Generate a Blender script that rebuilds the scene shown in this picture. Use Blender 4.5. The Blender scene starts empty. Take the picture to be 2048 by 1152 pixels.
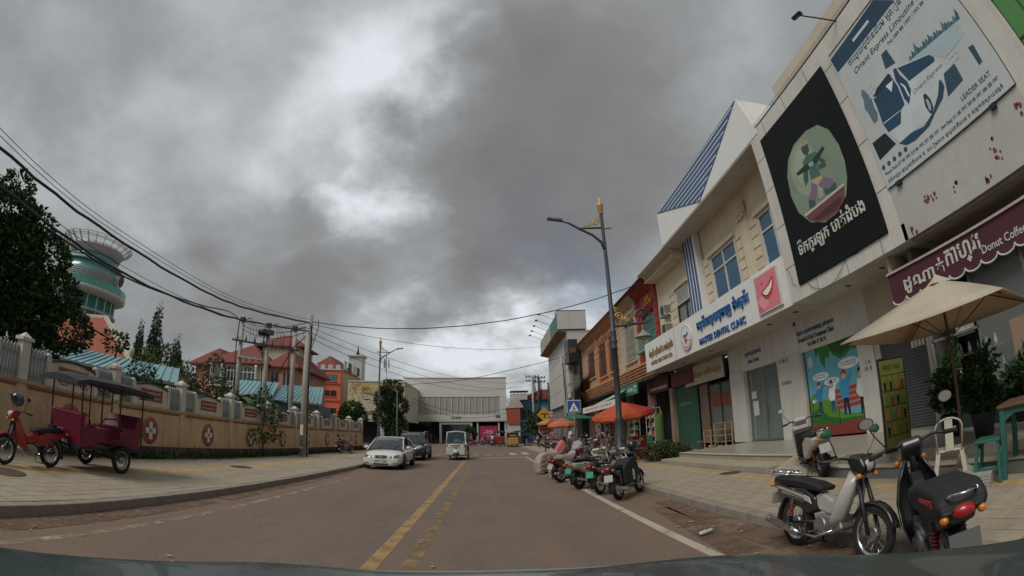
import bpy, bmesh, math, random
from math import sin, cos, pi, radians as R
from mathutils import Matrix, Vector, noise
random.seed(7)
sc = bpy.context.scene
col = sc.collection

# ---------------------------------------------------------------- camera
cd = bpy.data.cameras.new('camera'); cam = bpy.data.objects.new('camera', cd); col.objects.link(cam); sc.camera = cam
PITCH, ROLL, YAW = R(18.25), R(-1.68), R(-3.5)
cp, sp, cr, sr, cy, sy = cos(PITCH), sin(PITCH), cos(ROLL), sin(ROLL), cos(YAW), sin(YAW)
Rr = Matrix(((cr, -sr, 0), (sr, cr, 0), (0, 0, 1)))
Rp = Matrix(((1, 0, 0), (0, -sp, cp), (0, cp, sp)))
Ry = Matrix(((cy, -sy, 0), (sy, cy, 0), (0, 0, 1)))
MM = Ry @ Rp @ Rr
cam.matrix_world = Matrix(((MM[0][0], MM[0][1], -MM[0][2], 0), (MM[1][0], MM[1][1], -MM[1][2], 0), (MM[2][0], MM[2][1], -MM[2][2], 1.6), (0, 0, 0, 1)))
cd.type = 'PANO'; cd.panorama_type = 'FISHEYE_LENS_POLYNOMIAL'
cd.sensor_width = 36; cd.sensor_fit = 'HORIZONTAL'; cd.fisheye_fov = R(179)
cd.fisheye_polynomial_k0 = 0; cd.fisheye_polynomial_k1 = -1 / (915 * 36 / 2048)
cd.fisheye_polynomial_k2 = cd.fisheye_polynomial_k3 = cd.fisheye_polynomial_k4 = 0
cd.clip_start = .05; cd.clip_end = 6000

# ---------------------------------------------------------------- sky and sun
SUN_EL, SUN_AZ = R(50), R(228)      # azimuth clockwise from +y
w = bpy.data.worlds.new('World'); sc.world = w; w.use_nodes = True
nt = w.node_tree; N = nt.nodes; L = nt.links
for n in list(N): N.remove(n)
def nd(t, **k):
    n = N.new(t)
    for a, b in k.items(): setattr(n, a, b)
    return n
def mth(op, a, b=None, c=None, clamp=False):
    n = nd('ShaderNodeMath', operation=op, use_clamp=clamp)
    for i, v in enumerate((a, b, c)):
        if v is None: continue
        if isinstance(v, (int, float)): n.inputs[i].default_value = v
        else: L.new(v, n.inputs[i])
    return n.outputs[0]
tc = nd('ShaderNodeTexCoord'); sep = nd('ShaderNodeSeparateXYZ'); L.new(tc.outputs['Generated'], sep.inputs[0])
zz = mth('ADD', mth('MAXIMUM', sep.outputs[2], 0.0), .42)
cmb = nd('ShaderNodeCombineXYZ'); L.new(mth('DIVIDE', sep.outputs[0], zz), cmb.inputs[0]); L.new(mth('DIVIDE', sep.outputs[1], zz), cmb.inputs[1])
def nz(scale, det=6, rough=.55, off=(0, 0, 0), dist=0.0, src=None):
    mp = nd('ShaderNodeMapping'); mp.inputs['Location'].default_value = off; L.new(src or cmb.outputs[0], mp.inputs[0])
    n = nd('ShaderNodeTexNoise'); n.inputs['Scale'].default_value = scale; n.inputs['Detail'].default_value = det
    n.inputs['Roughness'].default_value = rough; n.inputs['Distortion'].default_value = dist; L.new(mp.outputs[0], n.inputs['Vector'])
    return n
# the cloud banks: soft masses in the direction sphere, edges broken up by noise
wn = nz(2.6, 8, .58, (3, 1, 0)); wv = nd('ShaderNodeVectorMath', operation='SUBTRACT'); L.new(wn.outputs['Color'], wv.inputs[0]); wv.inputs[1].default_value = (.5, .5, .5)
ws = nd('ShaderNodeVectorMath', operation='SCALE'); L.new(wv.outputs[0], ws.inputs[0]); ws.inputs['Scale'].default_value = .55
wd = nd('ShaderNodeVectorMath', operation='ADD'); L.new(tc.outputs['Generated'], wd.inputs[0]); L.new(ws.outputs[0], wd.inputs[1])
BANKS = [((-0.284, 0.728, 0.625), 0.28, 0.32), ((-0.217, 0.612, 0.76), 0.32, 0.24), ((-0.425, 0.704, 0.569), 0.22, 0.14), ((-0.247, 0.847, 0.47), 0.18, 0.32), ((-0.199, 0.673, 0.712), 0.2, 0.1), ((-0.224, 0.807, 0.546), 0.14, 0.16), ((-0.341, 0.825, 0.451), 0.13, -0.14), ((-0.394, 0.866, 0.309), 0.28, -0.2), ((-0.347, 0.754, 0.557), 0.13, -0.1), ((0.096, 0.769, 0.632), 0.42, -0.3), ((-0.011, 0.911, 0.412), 0.34, -0.24), ((0.227, 0.887, 0.401), 0.38, -0.22), ((0.288, 0.644, 0.709), 0.45, -0.14), ((0.462, 0.675, 0.575), 0.5, -0.12), ((0.031, 0.683, 0.729), 0.2, -0.08), ((-0.558, 0.507, 0.657), 0.4, 0.13), ((-0.738, 0.436, 0.515), 0.45, 0.1), ((-0.838, 0.496, 0.226), 0.4, -0.12), ((-0.64, 0.663, 0.388), 0.32, 0.13), ((-0.584, 0.782, 0.218), 0.3, -0.12), ((-0.709, 0.687, 0.16), 0.3, -0.1), ((-0.122, 0.976, 0.183), 0.2, 0.34), ((-0.293, 0.938, 0.185), 0.2, 0.14), ((0.096, 0.965, 0.245), 0.22, 0.34), ((0.226, 0.933, 0.279), 0.16, 0.36), ((-0.014, 0.99, 0.14), 0.2, 0.3), ((-0.105, 0.646, 0.756), 0.18, 0.08), ((-0.11, 0.938, 0.33), 0.12, 0.1), ((0.072, 0.988, 0.133), 0.2, 0.2)]
tot = None
for d, rad, amp in BANKS:
    ds = nd('ShaderNodeVectorMath', operation='DISTANCE'); L.new(wd.outputs[0], ds.inputs[0]); ds.inputs[1].default_value = d
    mr = nd('ShaderNodeMapRange', interpolation_type='SMOOTHERSTEP'); L.new(ds.outputs['Value'], mr.inputs[0])
    mr.inputs[1].default_value = rad; mr.inputs[2].default_value = 0; mr.inputs[3].default_value = 0; mr.inputs[4].default_value = amp
    tot = mr.outputs[0] if tot is None else mth('ADD', tot, mr.outputs[0])
n1 = nz(1.7, 8, .5, (8, 2, 0), .3); n2 = nz(5.5, 7, .55, (1, 7, 0), .4); n3 = nz(.45, 3, .5, (5, 5, 0))
v = mth('ADD', tot, mth('MULTIPLY', mth('SUBTRACT', n1.outputs[0], .5), .8))
v = mth('ADD', v, mth('MULTIPLY', mth('SUBTRACT', n2.outputs[0], .5), .34))
v = mth('ADD', v, mth('MULTIPLY', mth('SUBTRACT', n3.outputs[0], .5), .25))
v = mth('ADD', v, .5)
rampn = nd('ShaderNodeValToRGB'); L.new(v, rampn.inputs[0]); cr_ = rampn.color_ramp
cr_.elements[0].position = 0; cr_.elements[0].color = (.15, .15, .156, 1)
cr_.elements[1].position = 1; cr_.elements[1].color = (.6, .62, .66, 1)
for p, c in ((.25, (.185, .184, .19, 1)), (.48, (.25, .266, .272, 1)), (.72, (.385, .412, .428, 1))):
    e = cr_.elements.new(p); e.color = c
sky = nd('ShaderNodeTexSky', sky_type='NISHITA'); sky.sun_disc = False; sky.sun_elevation = SUN_EL; sky.sun_rotation = SUN_AZ
sky.air_density = 1; sky.dust_density = 2
bgs = nd('ShaderNodeBackground'); L.new(sky.outputs[0], bgs.inputs[0]); bgs.inputs[1].default_value = .06
bgc = nd('ShaderNodeBackground'); L.new(rampn.outputs[0], bgc.inputs[0]); bgc.inputs[1].default_value = 1.0
# blue gaps low over the street
gn = nz(1.9, 7, .6, (11, 4, 0), .2)
gd = nd('ShaderNodeVectorMath', operation='DISTANCE'); L.new(wd.outputs[0], gd.inputs[0]); gd.inputs[1].default_value = (0.21, 0.937, 0.28)
gm = nd('ShaderNodeMapRange', interpolation_type='SMOOTHSTEP'); L.new(gd.outputs['Value'], gm.inputs[0]); gm.inputs[1].default_value = .26; gm.inputs[2].default_value = .0
gf = mth('MULTIPLY', gm.outputs[0], mth('MULTIPLY', mth('SUBTRACT', gn.outputs[0], .44), 5, clamp=True), clamp=True)
gf = mth('MULTIPLY', gf, .75)
mx = nd('ShaderNodeMixShader'); L.new(gf, mx.inputs[0]); L.new(bgc.outputs[0], mx.inputs[1]); L.new(bgs.outputs[0], mx.inputs[2])
ow = nd('ShaderNodeOutputWorld'); L.new(mx.outputs[0], ow.inputs[0])
sl = bpy.data.lights.new('sun', 'SUN'); so = bpy.data.objects.new('sun', sl); col.objects.link(so)
sl.energy = 1.5; sl.angle = R(28); sl.color = (1, .955, .89)
sdir = Vector((sin(SUN_AZ) * cos(SUN_EL), cos(SUN_AZ) * cos(SUN_EL), sin(SUN_EL)))
so.rotation_euler = sdir.to_track_quat('Z', 'Y').to_euler()
sc.view_settings.view_transform = 'Standard'; sc.view_settings.look = 'None'; sc.view_settings.gamma = 1
sc.view_settings.exposure = .34; sc.view_settings.use_curve_mapping = False
sc.render.engine = 'CYCLES'
sc.cycles.max_bounces = 5; sc.cycles.diffuse_bounces = 3; sc.cycles.use_denoising = True; sc.cycles.transparent_max_bounces = 6

# ---------------------------------------------------------------- materials
def lin(h):
    h = h.lstrip('#'); o = []
    for i in (0, 2, 4):
        c = int(h[i:i + 2], 16) / 255
        o.append(c / 12.92 if c <= .04045 else ((c + .055) / 1.055) ** 2.4)
    return o
MATS = {}
def mat(name, c, rough=.65, var=.18, scale=2.5, bump=.15, bscale=None, metal=0, stain=0, stain_c=(.05, .045, .035), streak=0, spec=.5, emit=0, alpha=1, coat=0):
    """colour with broad and fine variation, optional stains or rain streaks, fine relief"""
    if name in MATS: return MATS[name]
    if isinstance(c, str): c = lin(c)
    m = bpy.data.materials.new(name); m.use_nodes = True; MATS[name] = m
    t = m.node_tree; b = t.nodes['Principled BSDF']; k = t.links
    b.inputs['Roughness'].default_value = rough; b.inputs['Metallic'].default_value = metal
    b.inputs['Specular IOR Level'].default_value = spec; b.inputs['Coat Weight'].default_value = coat
    b.inputs['Alpha'].default_value = alpha
    tx = t.nodes.new('ShaderNodeTexCoord')
    def noi(s, d=4, r=.6, vec=None, stretch=None):
        n = t.nodes.new('ShaderNodeTexNoise'); n.inputs['Scale'].default_value = s; n.inputs['Detail'].default_value = d; n.inputs['Roughness'].default_value = r
        if stretch:
            mp = t.nodes.new('ShaderNodeMapping'); mp.inputs['Scale'].default_value = stretch; k.new(tx.outputs['Object'], mp.inputs[0]); k.new(mp.outputs[0], n.inputs['Vector'])
        else: k.new(tx.outputs['Object'], n.inputs['Vector'])
        return n.outputs[0]
    def mp(x, a, bb, lo, hi):
        n = t.nodes.new('ShaderNodeMapRange'); k.new(x, n.inputs[0])
        for i, q in enumerate((a, bb, lo, hi)): n.inputs[i + 1].default_value = q
        return n.outputs[0]
    cur = None
    if var > 0:
        hs = t.nodes.new('ShaderNodeHueSaturation'); hs.inputs['Color'].default_value = (*c, 1)
        a = mp(noi(scale, 6), .3, .7, 1 - var, 1 + var); bq = mp(noi(scale * 9, 3), .3, .7, 1 - var * .5, 1 + var * .5)
        mu = t.nodes.new('ShaderNodeMath'); mu.operation = 'MULTIPLY'; k.new(a, mu.inputs[0]); k.new(bq, mu.inputs[1]); k.new(mu.outputs[0], hs.inputs['Value'])
        cur = hs.outputs[0]
    def over(cur, fac, cc):
        x = t.nodes.new('ShaderNodeMix'); x.data_type = 'RGBA'; k.new(fac, x.inputs[0])
        if cur is None: x.inputs[6].default_value = (*c, 1)
        else: k.new(cur, x.inputs[6])
        x.inputs[7].default_value = (*cc, 1); return x.outputs[2]
    if streak: cur = over(cur, mp(noi(1.0, 5, .7, stretch=(5, 5, .35)), .5, .8, 0, streak), stain_c)
    if stain: cur = over(cur, mp(noi(.8, 8, .7), .54, .75, 0, stain), stain_c)
    if cur is None: b.inputs['Base Color'].default_value = (*c, 1)
    else: k.new(cur, b.inputs['Base Color'])
    if rough < .98 and var > 0: k.new(mp(noi(scale * 2), .3, .7, max(0, rough - .08), min(1, rough + .08)), b.inputs['Roughness'])
    if bump:
        bn = t.nodes.new('ShaderNodeBump'); bn.inputs['Strength'].default_value = bump; bn.inputs['Distance'].default_value = .02
        k.new(noi(bscale or scale * 14, 5, .65), bn.inputs['Height']); k.new(bn.outputs[0], b.inputs['Normal'])
    if emit: b.inputs['Emission Color'].default_value = (*c, 1); b.inputs['Emission Strength'].default_value = emit
    return m
def paint(name, c, **k): return mat(name, c, rough=k.pop('rough', .28), var=k.pop('var', .06), bump=0, coat=.5, **k)
white_wall = mat('white_render', (.64, .63, .59), .7, .08, 1, .06, streak=.5, stain_c=(.3, .28, .24))
cream_wall = mat('cream_render', (.66, .57, .42), .8, .1, 1.2, .12, streak=.45, stain_c=(.28, .24, .18))
black_m = mat('black_plastic', (.012, .012, .013), .45, .2, 6, 0)
rubber = mat('tyre_rubber', (.016, .016, .016), .85, .25, 8, .3)
chrome = mat('chrome', (.55, .55, .56), .22, .1, 6, 0, metal=1)
steel = mat('galvanised_steel', (.32, .32, .32), .45, .2, 5, .05, metal=.8)
dark_steel = mat('dark_steel', (.04, .04, .045), .5, .2, 5, .05, metal=.6)
glass = mat('dark_glass', (.018, .022, .025), .08, .0, 1, 0, spec=.9)
blue_glass = mat('blue_window_glass', (.035, .11, .2), .07, .0, 1, 0, spec=.9)
green_glass = mat('green_window_glass', (.02, .14, .115), .1, .08, .3, 0, spec=.8)
red_lens = paint('red_lens', (.35, .012, .012)); amber = paint('amber_lens', (.6, .2, .02)); clear_lens = mat('clear_lens', (.5, .5, .48), .12, .0, 1, 0, spec=.8)
gold = mat('gold_paint', (.52, .37, .12), .38, .18, 6, .1, metal=.35)
iron = mat('lamp_post_iron', (.035, .042, .052), .5, .15, 3, .05)
wood = mat('pale_wood', (.38, .25, .13), .75, .25, 4, .2)
brown_wood = mat('brown_wood', (.13, .07, .04), .7, .25, 4, .2)
mirror_m = mat('mirror_glass', (.8, .8, .82), .06, 0, 1, 0, metal=1)
skin_m = mat('skin', (.28, .15, .09), .6, .06, 8, 0)
hair_m = mat('black_hair', (.012, .01, .01), .6, .1, 8, .2)

def see_light(m, c, f=.35):
    """thin cloth that lets daylight through"""
    t = m.node_tree; b = t.nodes['Principled BSDF']; o = t.nodes['Material Output']; tr = t.nodes.new('ShaderNodeBsdfTranslucent'); tr.inputs[0].default_value = (*c, 1)
    x = t.nodes.new('ShaderNodeMixShader'); x.inputs[0].default_value = f; t.links.new(b.outputs[0], x.inputs[1]); t.links.new(tr.outputs[0], x.inputs[2]); t.links.new(x.outputs[0], o.inputs[0]); return m
# ---------------------------------------------------------------- mesh building
class MB:
    def __init__(s): s.v = []; s.f = []; s.m = []; s.T = None; s.mi = 0; s.sm = []; s.smooth = False
    def add(s, vs, fs):
        n = len(s.v)
        s.v += [tuple(s.T @ Vector(p)) if s.T else tuple(p) for p in vs]
        s.f += [[n + i for i in f] for f in fs]; s.m += [s.mi] * len(fs); s.sm += [s.smooth] * len(fs); return s
    def box(s, x0, x1, y0, y1, z0, z1):
        return s.add([(x, y, z) for z in (z0, z1) for y in (y0, y1) for x in (x0, x1)], [(0, 2, 3, 1), (4, 5, 7, 6), (0, 1, 5, 4), (2, 6, 7, 3), (0, 4, 6, 2), (1, 3, 7, 5)])
    def cbox(s, c, d, rot=None):
        a = [(x * d[0] / 2, y * d[1] / 2, z * d[2] / 2) for z in (-1, 1) for y in (-1, 1) for x in (-1, 1)]
        if rot:
            q = Matrix.Rotation(rot[2], 3, 'Z') @ Matrix.Rotation(rot[1], 3, 'Y') @ Matrix.Rotation(rot[0], 3, 'X'); a = [q @ Vector(p) for p in a]
        return s.add([(p[0] + c[0], p[1] + c[1], p[2] + c[2]) for p in a], [(0, 2, 3, 1), (4, 5, 7, 6), (0, 1, 5, 4), (2, 6, 7, 3), (0, 4, 6, 2), (1, 3, 7, 5)])
    def bar(s, p0, p1, a, b=None, up=(0, 0, 1)):
        p0, p1 = Vector(p0), Vector(p1); d = (p1 - p0).normalized(); b = b or a
        u = Vector(up) if abs(d.dot(Vector(up))) < .95 else Vector((1, 0, 0))
        x = d.cross(u).normalized() * a / 2; y = x.cross(d).normalized() * b / 2
        return s.add([p0 - x - y, p0 + x - y, p0 + x + y, p0 - x + y, p1 - x - y, p1 + x - y, p1 + x + y, p1 - x + y], [(0, 1, 2, 3), (7, 6, 5, 4), (0, 4, 5, 1), (1, 5, 6, 2), (2, 6, 7, 3), (3, 7, 4, 0)])
    def tube(s, pts, r, n=6, caps=True):
        pts = [Vector(p) for p in pts]; rs = r if isinstance(r, (list, tuple)) else [r] * len(pts); sm = s.smooth; s.smooth = n > 5
        vs = []; fs = []; pv = None
        for i, p in enumerate(pts):
            d = (pts[min(i + 1, len(pts) - 1)] - pts[max(i - 1, 0)]).normalized()
            if pv is None: a = d.cross(Vector((0, 0, 1)) if abs(d.z) < .9 else Vector((1, 0, 0))).normalized()
            else: a = (pv - d * pv.dot(d)).normalized()
            pv = a; b = d.cross(a)
            vs += [p + (a * cos(2 * pi * k / n) + b * sin(2 * pi * k / n)) * rs[i] for k in range(n)]
        for i in range(len(pts) - 1): fs += [(i * n + k, i * n + (k + 1) % n, (i + 1) * n + (k + 1) % n, (i + 1) * n + k) for k in range(n)]
        s.add(vs, fs)
        if caps: s.smooth = False; m = len(s.v) - len(vs); s.f += [[m + k for k in range(n)][::-1], [m + (len(pts) - 1) * n + k for k in range(n)]]; s.m += [s.mi] * 2; s.sm += [False] * 2
        s.smooth = sm; return s
    def lathe(s, c, prof, n=12, axis='z', cap=True, sq=1):
        vs = []; fs = []; sm = s.smooth; s.smooth = n > 7
        for r, h in prof:
            for k in range(n):
                a = 2 * pi * (k + .5) / n; x, y = r * cos(a), r * sin(a) * sq
                vs.append({'z': (c[0] + x, c[1] + y, c[2] + h), 'x': (c[0] + h, c[1] + x, c[2] + y), 'y': (c[0] + x, c[1] + h, c[2] + y)}[axis])
        for i in range(len(prof) - 1): fs += [(i * n + k, i * n + (k + 1) % n, (i + 1) * n + (k + 1) % n, (i + 1) * n + k) for k in range(n)]
        s.add(vs, fs)
        if cap:
            m = len(s.v) - len(vs); s.f += [[m + k for k in range(n)][::-1], [m + (len(prof) - 1) * n + k for k in range(n)]]; s.m += [s.mi] * 2; s.sm += [False] * 2
        s.smooth = sm; return s
    def ell(s, c, r, n=12, m=8):
        vs = [(c[0], c[1], c[2] - r[2])]; fs = []; sm = s.smooth; s.smooth = True
        for j in range(1, m):
            t = -pi / 2 + pi * j / m
            vs += [(c[0] + r[0] * cos(t) * cos(2 * pi * k / n), c[1] + r[1] * cos(t) * sin(2 * pi * k / n), c[2] + r[2] * sin(t)) for k in range(n)]
        vs.append((c[0], c[1], c[2] + r[2]))
        fs += [(0, 1 + (k + 1) % n, 1 + k) for k in range(n)]
        for j in range(m - 2): fs += [(1 + j * n + k, 1 + j * n + (k + 1) % n, 1 + (j + 1) * n + (k + 1) % n, 1 + (j + 1) * n + k) for k in range(n)]
        q = 1 + (m - 2) * n; fs += [(q + k, q + (k + 1) % n, len(vs) - 1) for k in range(n)]
        s.add(vs, fs); s.smooth = sm; return s
    def loft(s, rings, cap=True, closed=True):
        n = len(rings[0]); vs = [p for r in rings for p in r]; fs = []
        for i in range(len(rings) - 1): fs += [(i * n + k, i * n + (k + 1) % n, (i + 1) * n + (k + 1) % n, (i + 1) * n + k) for k in range(n if closed else n - 1)]
        if cap: fs += [list(range(n))[::-1], [(len(rings) - 1) * n + k for k in range(n)]]
        return s.add(vs, fs)
    def prism(s, pts, e):
        """closed outline pts (3-D) pushed along vector e"""
        n = len(pts); e = Vector(e); a = [Vector(p) for p in pts]
        return s.add(a + [p + e for p in a], [list(range(n))[::-1], list(range(n, 2 * n))] + [(k, (k + 1) % n, n + (k + 1) % n, n + k) for k in range(n)])
    def out(s, name, m, parent=None, bevel=0, sub=0, fix=True, smooth=None, ang=None):
        me = bpy.data.meshes.new(name); me.from_pydata(s.v, [], s.f)
        for q in (m if isinstance(m, (list, tuple)) else [m]): me.materials.append(q)
        me.polygons.foreach_set('material_index', s.m)
        if smooth is not None: me.polygons.foreach_set('use_smooth', [smooth] * len(s.f))
        else: me.polygons.foreach_set('use_smooth', s.sm)
        if fix:
            b = bmesh.new(); b.from_mesh(me); bmesh.ops.recalc_face_normals(b, faces=b.faces); b.to_mesh(me); b.free()
        o = bpy.data.objects.new(name, me); col.objects.link(o)
        if parent: o.parent = parent
        if bevel:
            q = o.modifiers.new('b', 'BEVEL'); q.width = bevel; q.segments = 2; q.limit_method = 'ANGLE'
        if sub:
            q = o.modifiers.new('s', 'SUBSURF'); q.levels = q.render_levels = sub
        return o
def box(name, m, x0, x1, y0, y1, z0, z1, parent=None, bevel=0, **k): return MB().box(x0, x1, y0, y1, z0, z1).out(name, m, parent, bevel, **k)
def tag(o, label=None, cat=None, group=None, kind=None):
    if label: o['label'] = label
    if cat: o['category'] = cat
    if group: o['group'] = group
    if kind: o['kind'] = kind
    return o
def thing(name, label, cat, loc=(0, 0, 0), rz=0, group=None):
    o = bpy.data.objects.new(name, None); col.objects.link(o); o.location = loc; o.rotation_euler = (0, 0, rz); o.empty_display_size = .2
    return tag(o, label, cat, group)
def copy_tree(o, parent=None):
    c = o.copy(); col.objects.link(c)
    if parent: c.parent = parent
    for ch in list(o.children): copy_tree(ch, c)
    return c
def link_copy(o, parent, loc):
    c = o.copy(); col.objects.link(c); c.parent = parent; c.location = loc; return c
FACE = {'R': ((0, -1, 0), (-1, 0, 0)), 'L': ((0, 1, 0), (1, 0, 0)), 'F': ((1, 0, 0), (0, -1, 0))}   # text direction, normal
def text(body, m, at, w, h, face, depth=.02, parent=None, name='lettering', shear=0, tilt=None, wide=True, bold=0):
    """real extruded lettering: AT is the middle of the text, W x H its size in metres, read by someone facing the wall"""
    c = bpy.data.curves.new(name, 'FONT'); c.body = body; c.align_x = 'CENTER'; c.shear = shear; c.extrude = .5; c.resolution_u = 2; c.offset = bold
    o = bpy.data.objects.new(name, c); col.objects.link(o)
    dg = bpy.context.evaluated_depsgraph_get(); me = bpy.data.meshes.new_from_object(o.evaluated_get(dg)); bpy.data.objects.remove(o)
    if not len(me.vertices): return None
    xs = [v.co.x for v in me.vertices]; ys = [v.co.y for v in me.vertices]
    x0, x1, y0, y1 = min(xs), max(xs), min(ys), max(ys)
    xa, na = (Vector(FACE[face][0]), Vector(FACE[face][1])) if isinstance(face, str) else (Vector(face[0]), Vector(face[1]))
    za = na.cross(xa).normalized()
    if tilt: q = Matrix.Rotation(tilt, 3, na); xa, za = q @ xa, q @ za
    at = Vector(at)
    for v in me.vertices:
        a = (v.co.x - (x0 + x1) / 2) / (x1 - x0) * w; b = (v.co.y - (y0 + y1) / 2) / (y1 - y0) * h
        v.co = at + xa * a + za * b + na * ((v.co.z + .5) * depth)
    me.materials.clear(); me.materials.append(m)
    ob = bpy.data.objects.new(name, me); col.objects.link(ob)
    if parent: ob.parent = parent
    return ob
def shape(name, m, pts, face, at, parent=None, depth=.006):
    """flat print: outline in metres (across, up) from AT on a wall"""
    xa, na = Vector(FACE[face][0]), Vector(FACE[face][1]); za = na.cross(xa); at = Vector(at)
    return MB().prism([at + xa * a + za * b for a, b in pts], na * depth).out(name, m, parent)
def oval(a, b, rx, ry, n=24): return [(a + rx * cos(2 * pi * k / n), b + ry * sin(2 * pi * k / n)) for k in range(n)]
def catenary(p0, p1, sag, n=24):
    p0, p1 = Vector(p0), Vector(p1)
    return [p0.lerp(p1, k / n) - Vector((0, 0, sag * 4 * (k / n) * (1 - k / n))) for k in range(n + 1)]

# ================================================================ GROUND, ROAD, PAVEMENTS
def road_material(name, base):
    m = mat(name, base, .88, .14, .5, .35, bscale=60)
    t = m.node_tree; k = t.links; b = t.nodes['Principled BSDF']; src = b.inputs['Base Color'].links[0].from_socket
    tx = [n for n in t.nodes if n.type == 'TEX_COORD'][0]
    sp = t.nodes.new('ShaderNodeSeparateXYZ'); k.new(tx.outputs['Object'], sp.inputs[0])
    def noise_(s, d, st=(1, 1, 1), r=.6):
        mp = t.nodes.new('ShaderNodeMapping'); mp.inputs['Scale'].default_value = st; k.new(tx.outputs['Object'], mp.inputs[0])
        n = t.nodes.new('ShaderNodeTexNoise'); n.inputs['Scale'].default_value = s; n.inputs['Detail'].default_value = d; n.inputs['Roughness'].default_value = r; k.new(mp.outputs[0], n.inputs[0]); return n.outputs[0]
    def mr(x, a, c, lo=0, hi=1):
        n = t.nodes.new('ShaderNodeMapRange'); n.interpolation_type = 'SMOOTHSTEP'; k.new(x, n.inputs[0])
        for i, q in enumerate((a, c, lo, hi)): n.inputs[i + 1].default_value = q
        return n.outputs[0]
    def ma(op, a, c):
        n = t.nodes.new('ShaderNodeMath'); n.operation = op
        for i, q in enumerate((a, c)):
            if isinstance(q, (int, float)): n.inputs[i].default_value = q
            else: k.new(q, n.inputs[i])
        return n.outputs[0]
    # red dust blown towards both kerbs and lying in long tracks
    wob = ma('MULTIPLY', ma('SUBTRACT', noise_(.7, 6), .5), 2.6)
    ex = ma('ADD', ma('ABSOLUTE', ma('ADD', sp.outputs[0], 1.05), 0), wob)
    dust = ma('MULTIPLY', mr(ex, 1.6, 4.8), .75)
    trk = ma('MULTIPLY', mr(noise_(1.3, 6, (1, .1, 1)), .42, .66), .55)
    dust = ma('MAXIMUM', dust, trk)
    x = t.nodes.new('ShaderNodeMix'); x.data_type = 'RGBA'; k.new(dust, x.inputs[0]); k.new(src, x.inputs[6]); x.inputs[7].default_value = (.215, .138, .092, 1)
    # fine grit
    g = mr(noise_(45, 3, r=.7), .35, .75, .66, 1.38); hv = t.nodes.new('ShaderNodeHueSaturation'); k.new(x.outputs[2], hv.inputs['Color']); k.new(g, hv.inputs['Value'])
    # hairline cracks in a few areas, and old tar patches
    vo = t.nodes.new('ShaderNodeTexVoronoi'); vo.feature = 'DISTANCE_TO_EDGE'; vo.inputs['Scale'].default_value = .55
    wm = t.nodes.new('ShaderNodeMix'); wm.data_type = 'VECTOR'; wm.inputs[0].default_value = .12; k.new(tx.outputs['Object'], wm.inputs[4])
    nn_ = t.nodes.new('ShaderNodeTexNoise'); nn_.inputs['Scale'].default_value = 2.5; nn_.inputs['Detail'].default_value = 6; k.new(tx.outputs['Object'], nn_.inputs[0]); k.new(nn_.outputs['Color'], wm.inputs[5]); k.new(wm.outputs[1], vo.inputs['Vector'])
    ck = ma('MULTIPLY', mr(vo.outputs[0], .012, .002), mr(noise_(.35, 3), .5, .62)); ck = ma('MULTIPLY', ck, .55)
    sp_ = ma('MULTIPLY', mr(noise_(1.7, 7, r=.75), .6, .72), .35); ck = ma('MAXIMUM', ck, sp_)
    dk_ = t.nodes.new('ShaderNodeMix'); dk_.data_type = 'RGBA'; k.new(ck, dk_.inputs[0]); k.new(hv.outputs[0], dk_.inputs[6]); dk_.inputs[7].default_value = (.07, .055, .045, 1)
    k.new(dk_.outputs[2], b.inputs['Base Color'])
    return m
asphalt = road_material('dusty_asphalt', (.165, .124, .098))
earth = mat('bare_earth', (.22, .15, .1), .95, .25, .6, .4)
far_green = mat('far_ground', (.14, .13, .09), .95, .3, .3, .3)
tag(box('ground', far_green, -900, 900, -300, 1600, -.5, -.03), 'dusty ground spreading out to the horizon beneath the town', kind='structure')
g = MB()
g.add([(-5.72, -12, 0), (3.66, -12, 0), (3.66, 53, 0), (-5.72, 53, 0)], [(0, 1, 2, 3)])
tag(g.out('road', asphalt, fix=False), 'dusty brown asphalt street running to the white building', kind='structure')
g = MB(); g.add([(-90, 53, -.004), (90, 53, -.004), (90, 84, -.004), (-90, 84, -.004)], [(0, 1, 2, 3)])
g.add([(-90, 41, -.008), (-5.6, 41, -.008), (-5.6, 54, -.008), (-90, 54, -.008)], [(0, 1, 2, 3)])
tag(g.out('crossing_road', asphalt, fix=False), 'cross street at the far junction', kind='structure')

def worn(name, c, lo, hi, sc_=3):
    m = mat(name, c, .8, .12, 3, .2)
    t = m.node_tree; b = t.nodes['Principled BSDF']; tx = [n for n in t.nodes if n.type == 'TEX_COORD'][0]
    n = t.nodes.new('ShaderNodeTexNoise'); n.inputs['Scale'].default_value = sc_; n.inputs['Detail'].default_value = 9; n.inputs['Roughness'].default_value = .75; t.links.new(tx.outputs['Object'], n.inputs[0])
    r = t.nodes.new('ShaderNodeMapRange'); t.links.new(n.outputs[0], r.inputs[0]); r.inputs[1].default_value = lo; r.inputs[2].default_value = hi
    t.links.new(r.outputs[0], b.inputs['Alpha']); return m
white_line = worn('worn_white_line', (.42, .36, .29), .28, .46); faint_line = worn('faint_white_line', (.34, .27, .21), .4, .6)
yellow_line = worn('worn_yellow_line', (.33, .21, .09), .22, .52); ghost_line = worn('faded_yellow_line', (.27, .185, .095), .36, .62)
def sheet(name, m, quads, z, label):
    g = MB()
    for q in quads: g.add([(x, y, z) for x, y in q], [(0, 1, 2, 3)])
    return tag(g.out(name, m, fix=False), label, kind='structure')
def strip(x0, x1, y0, y1): return [(x0, y0), (x1, y0), (x1, y1), (x0, y1)]
sheet('edge_line', white_line, [strip(2.42, 2.57, -4, 31.2)], .004, 'worn white line along the parked motorcycles')
sheet('edge_line', faint_line, [strip(-4.84, -4.7, 1, 17.5)], .004, 'faint white line along the other kerb')
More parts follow.
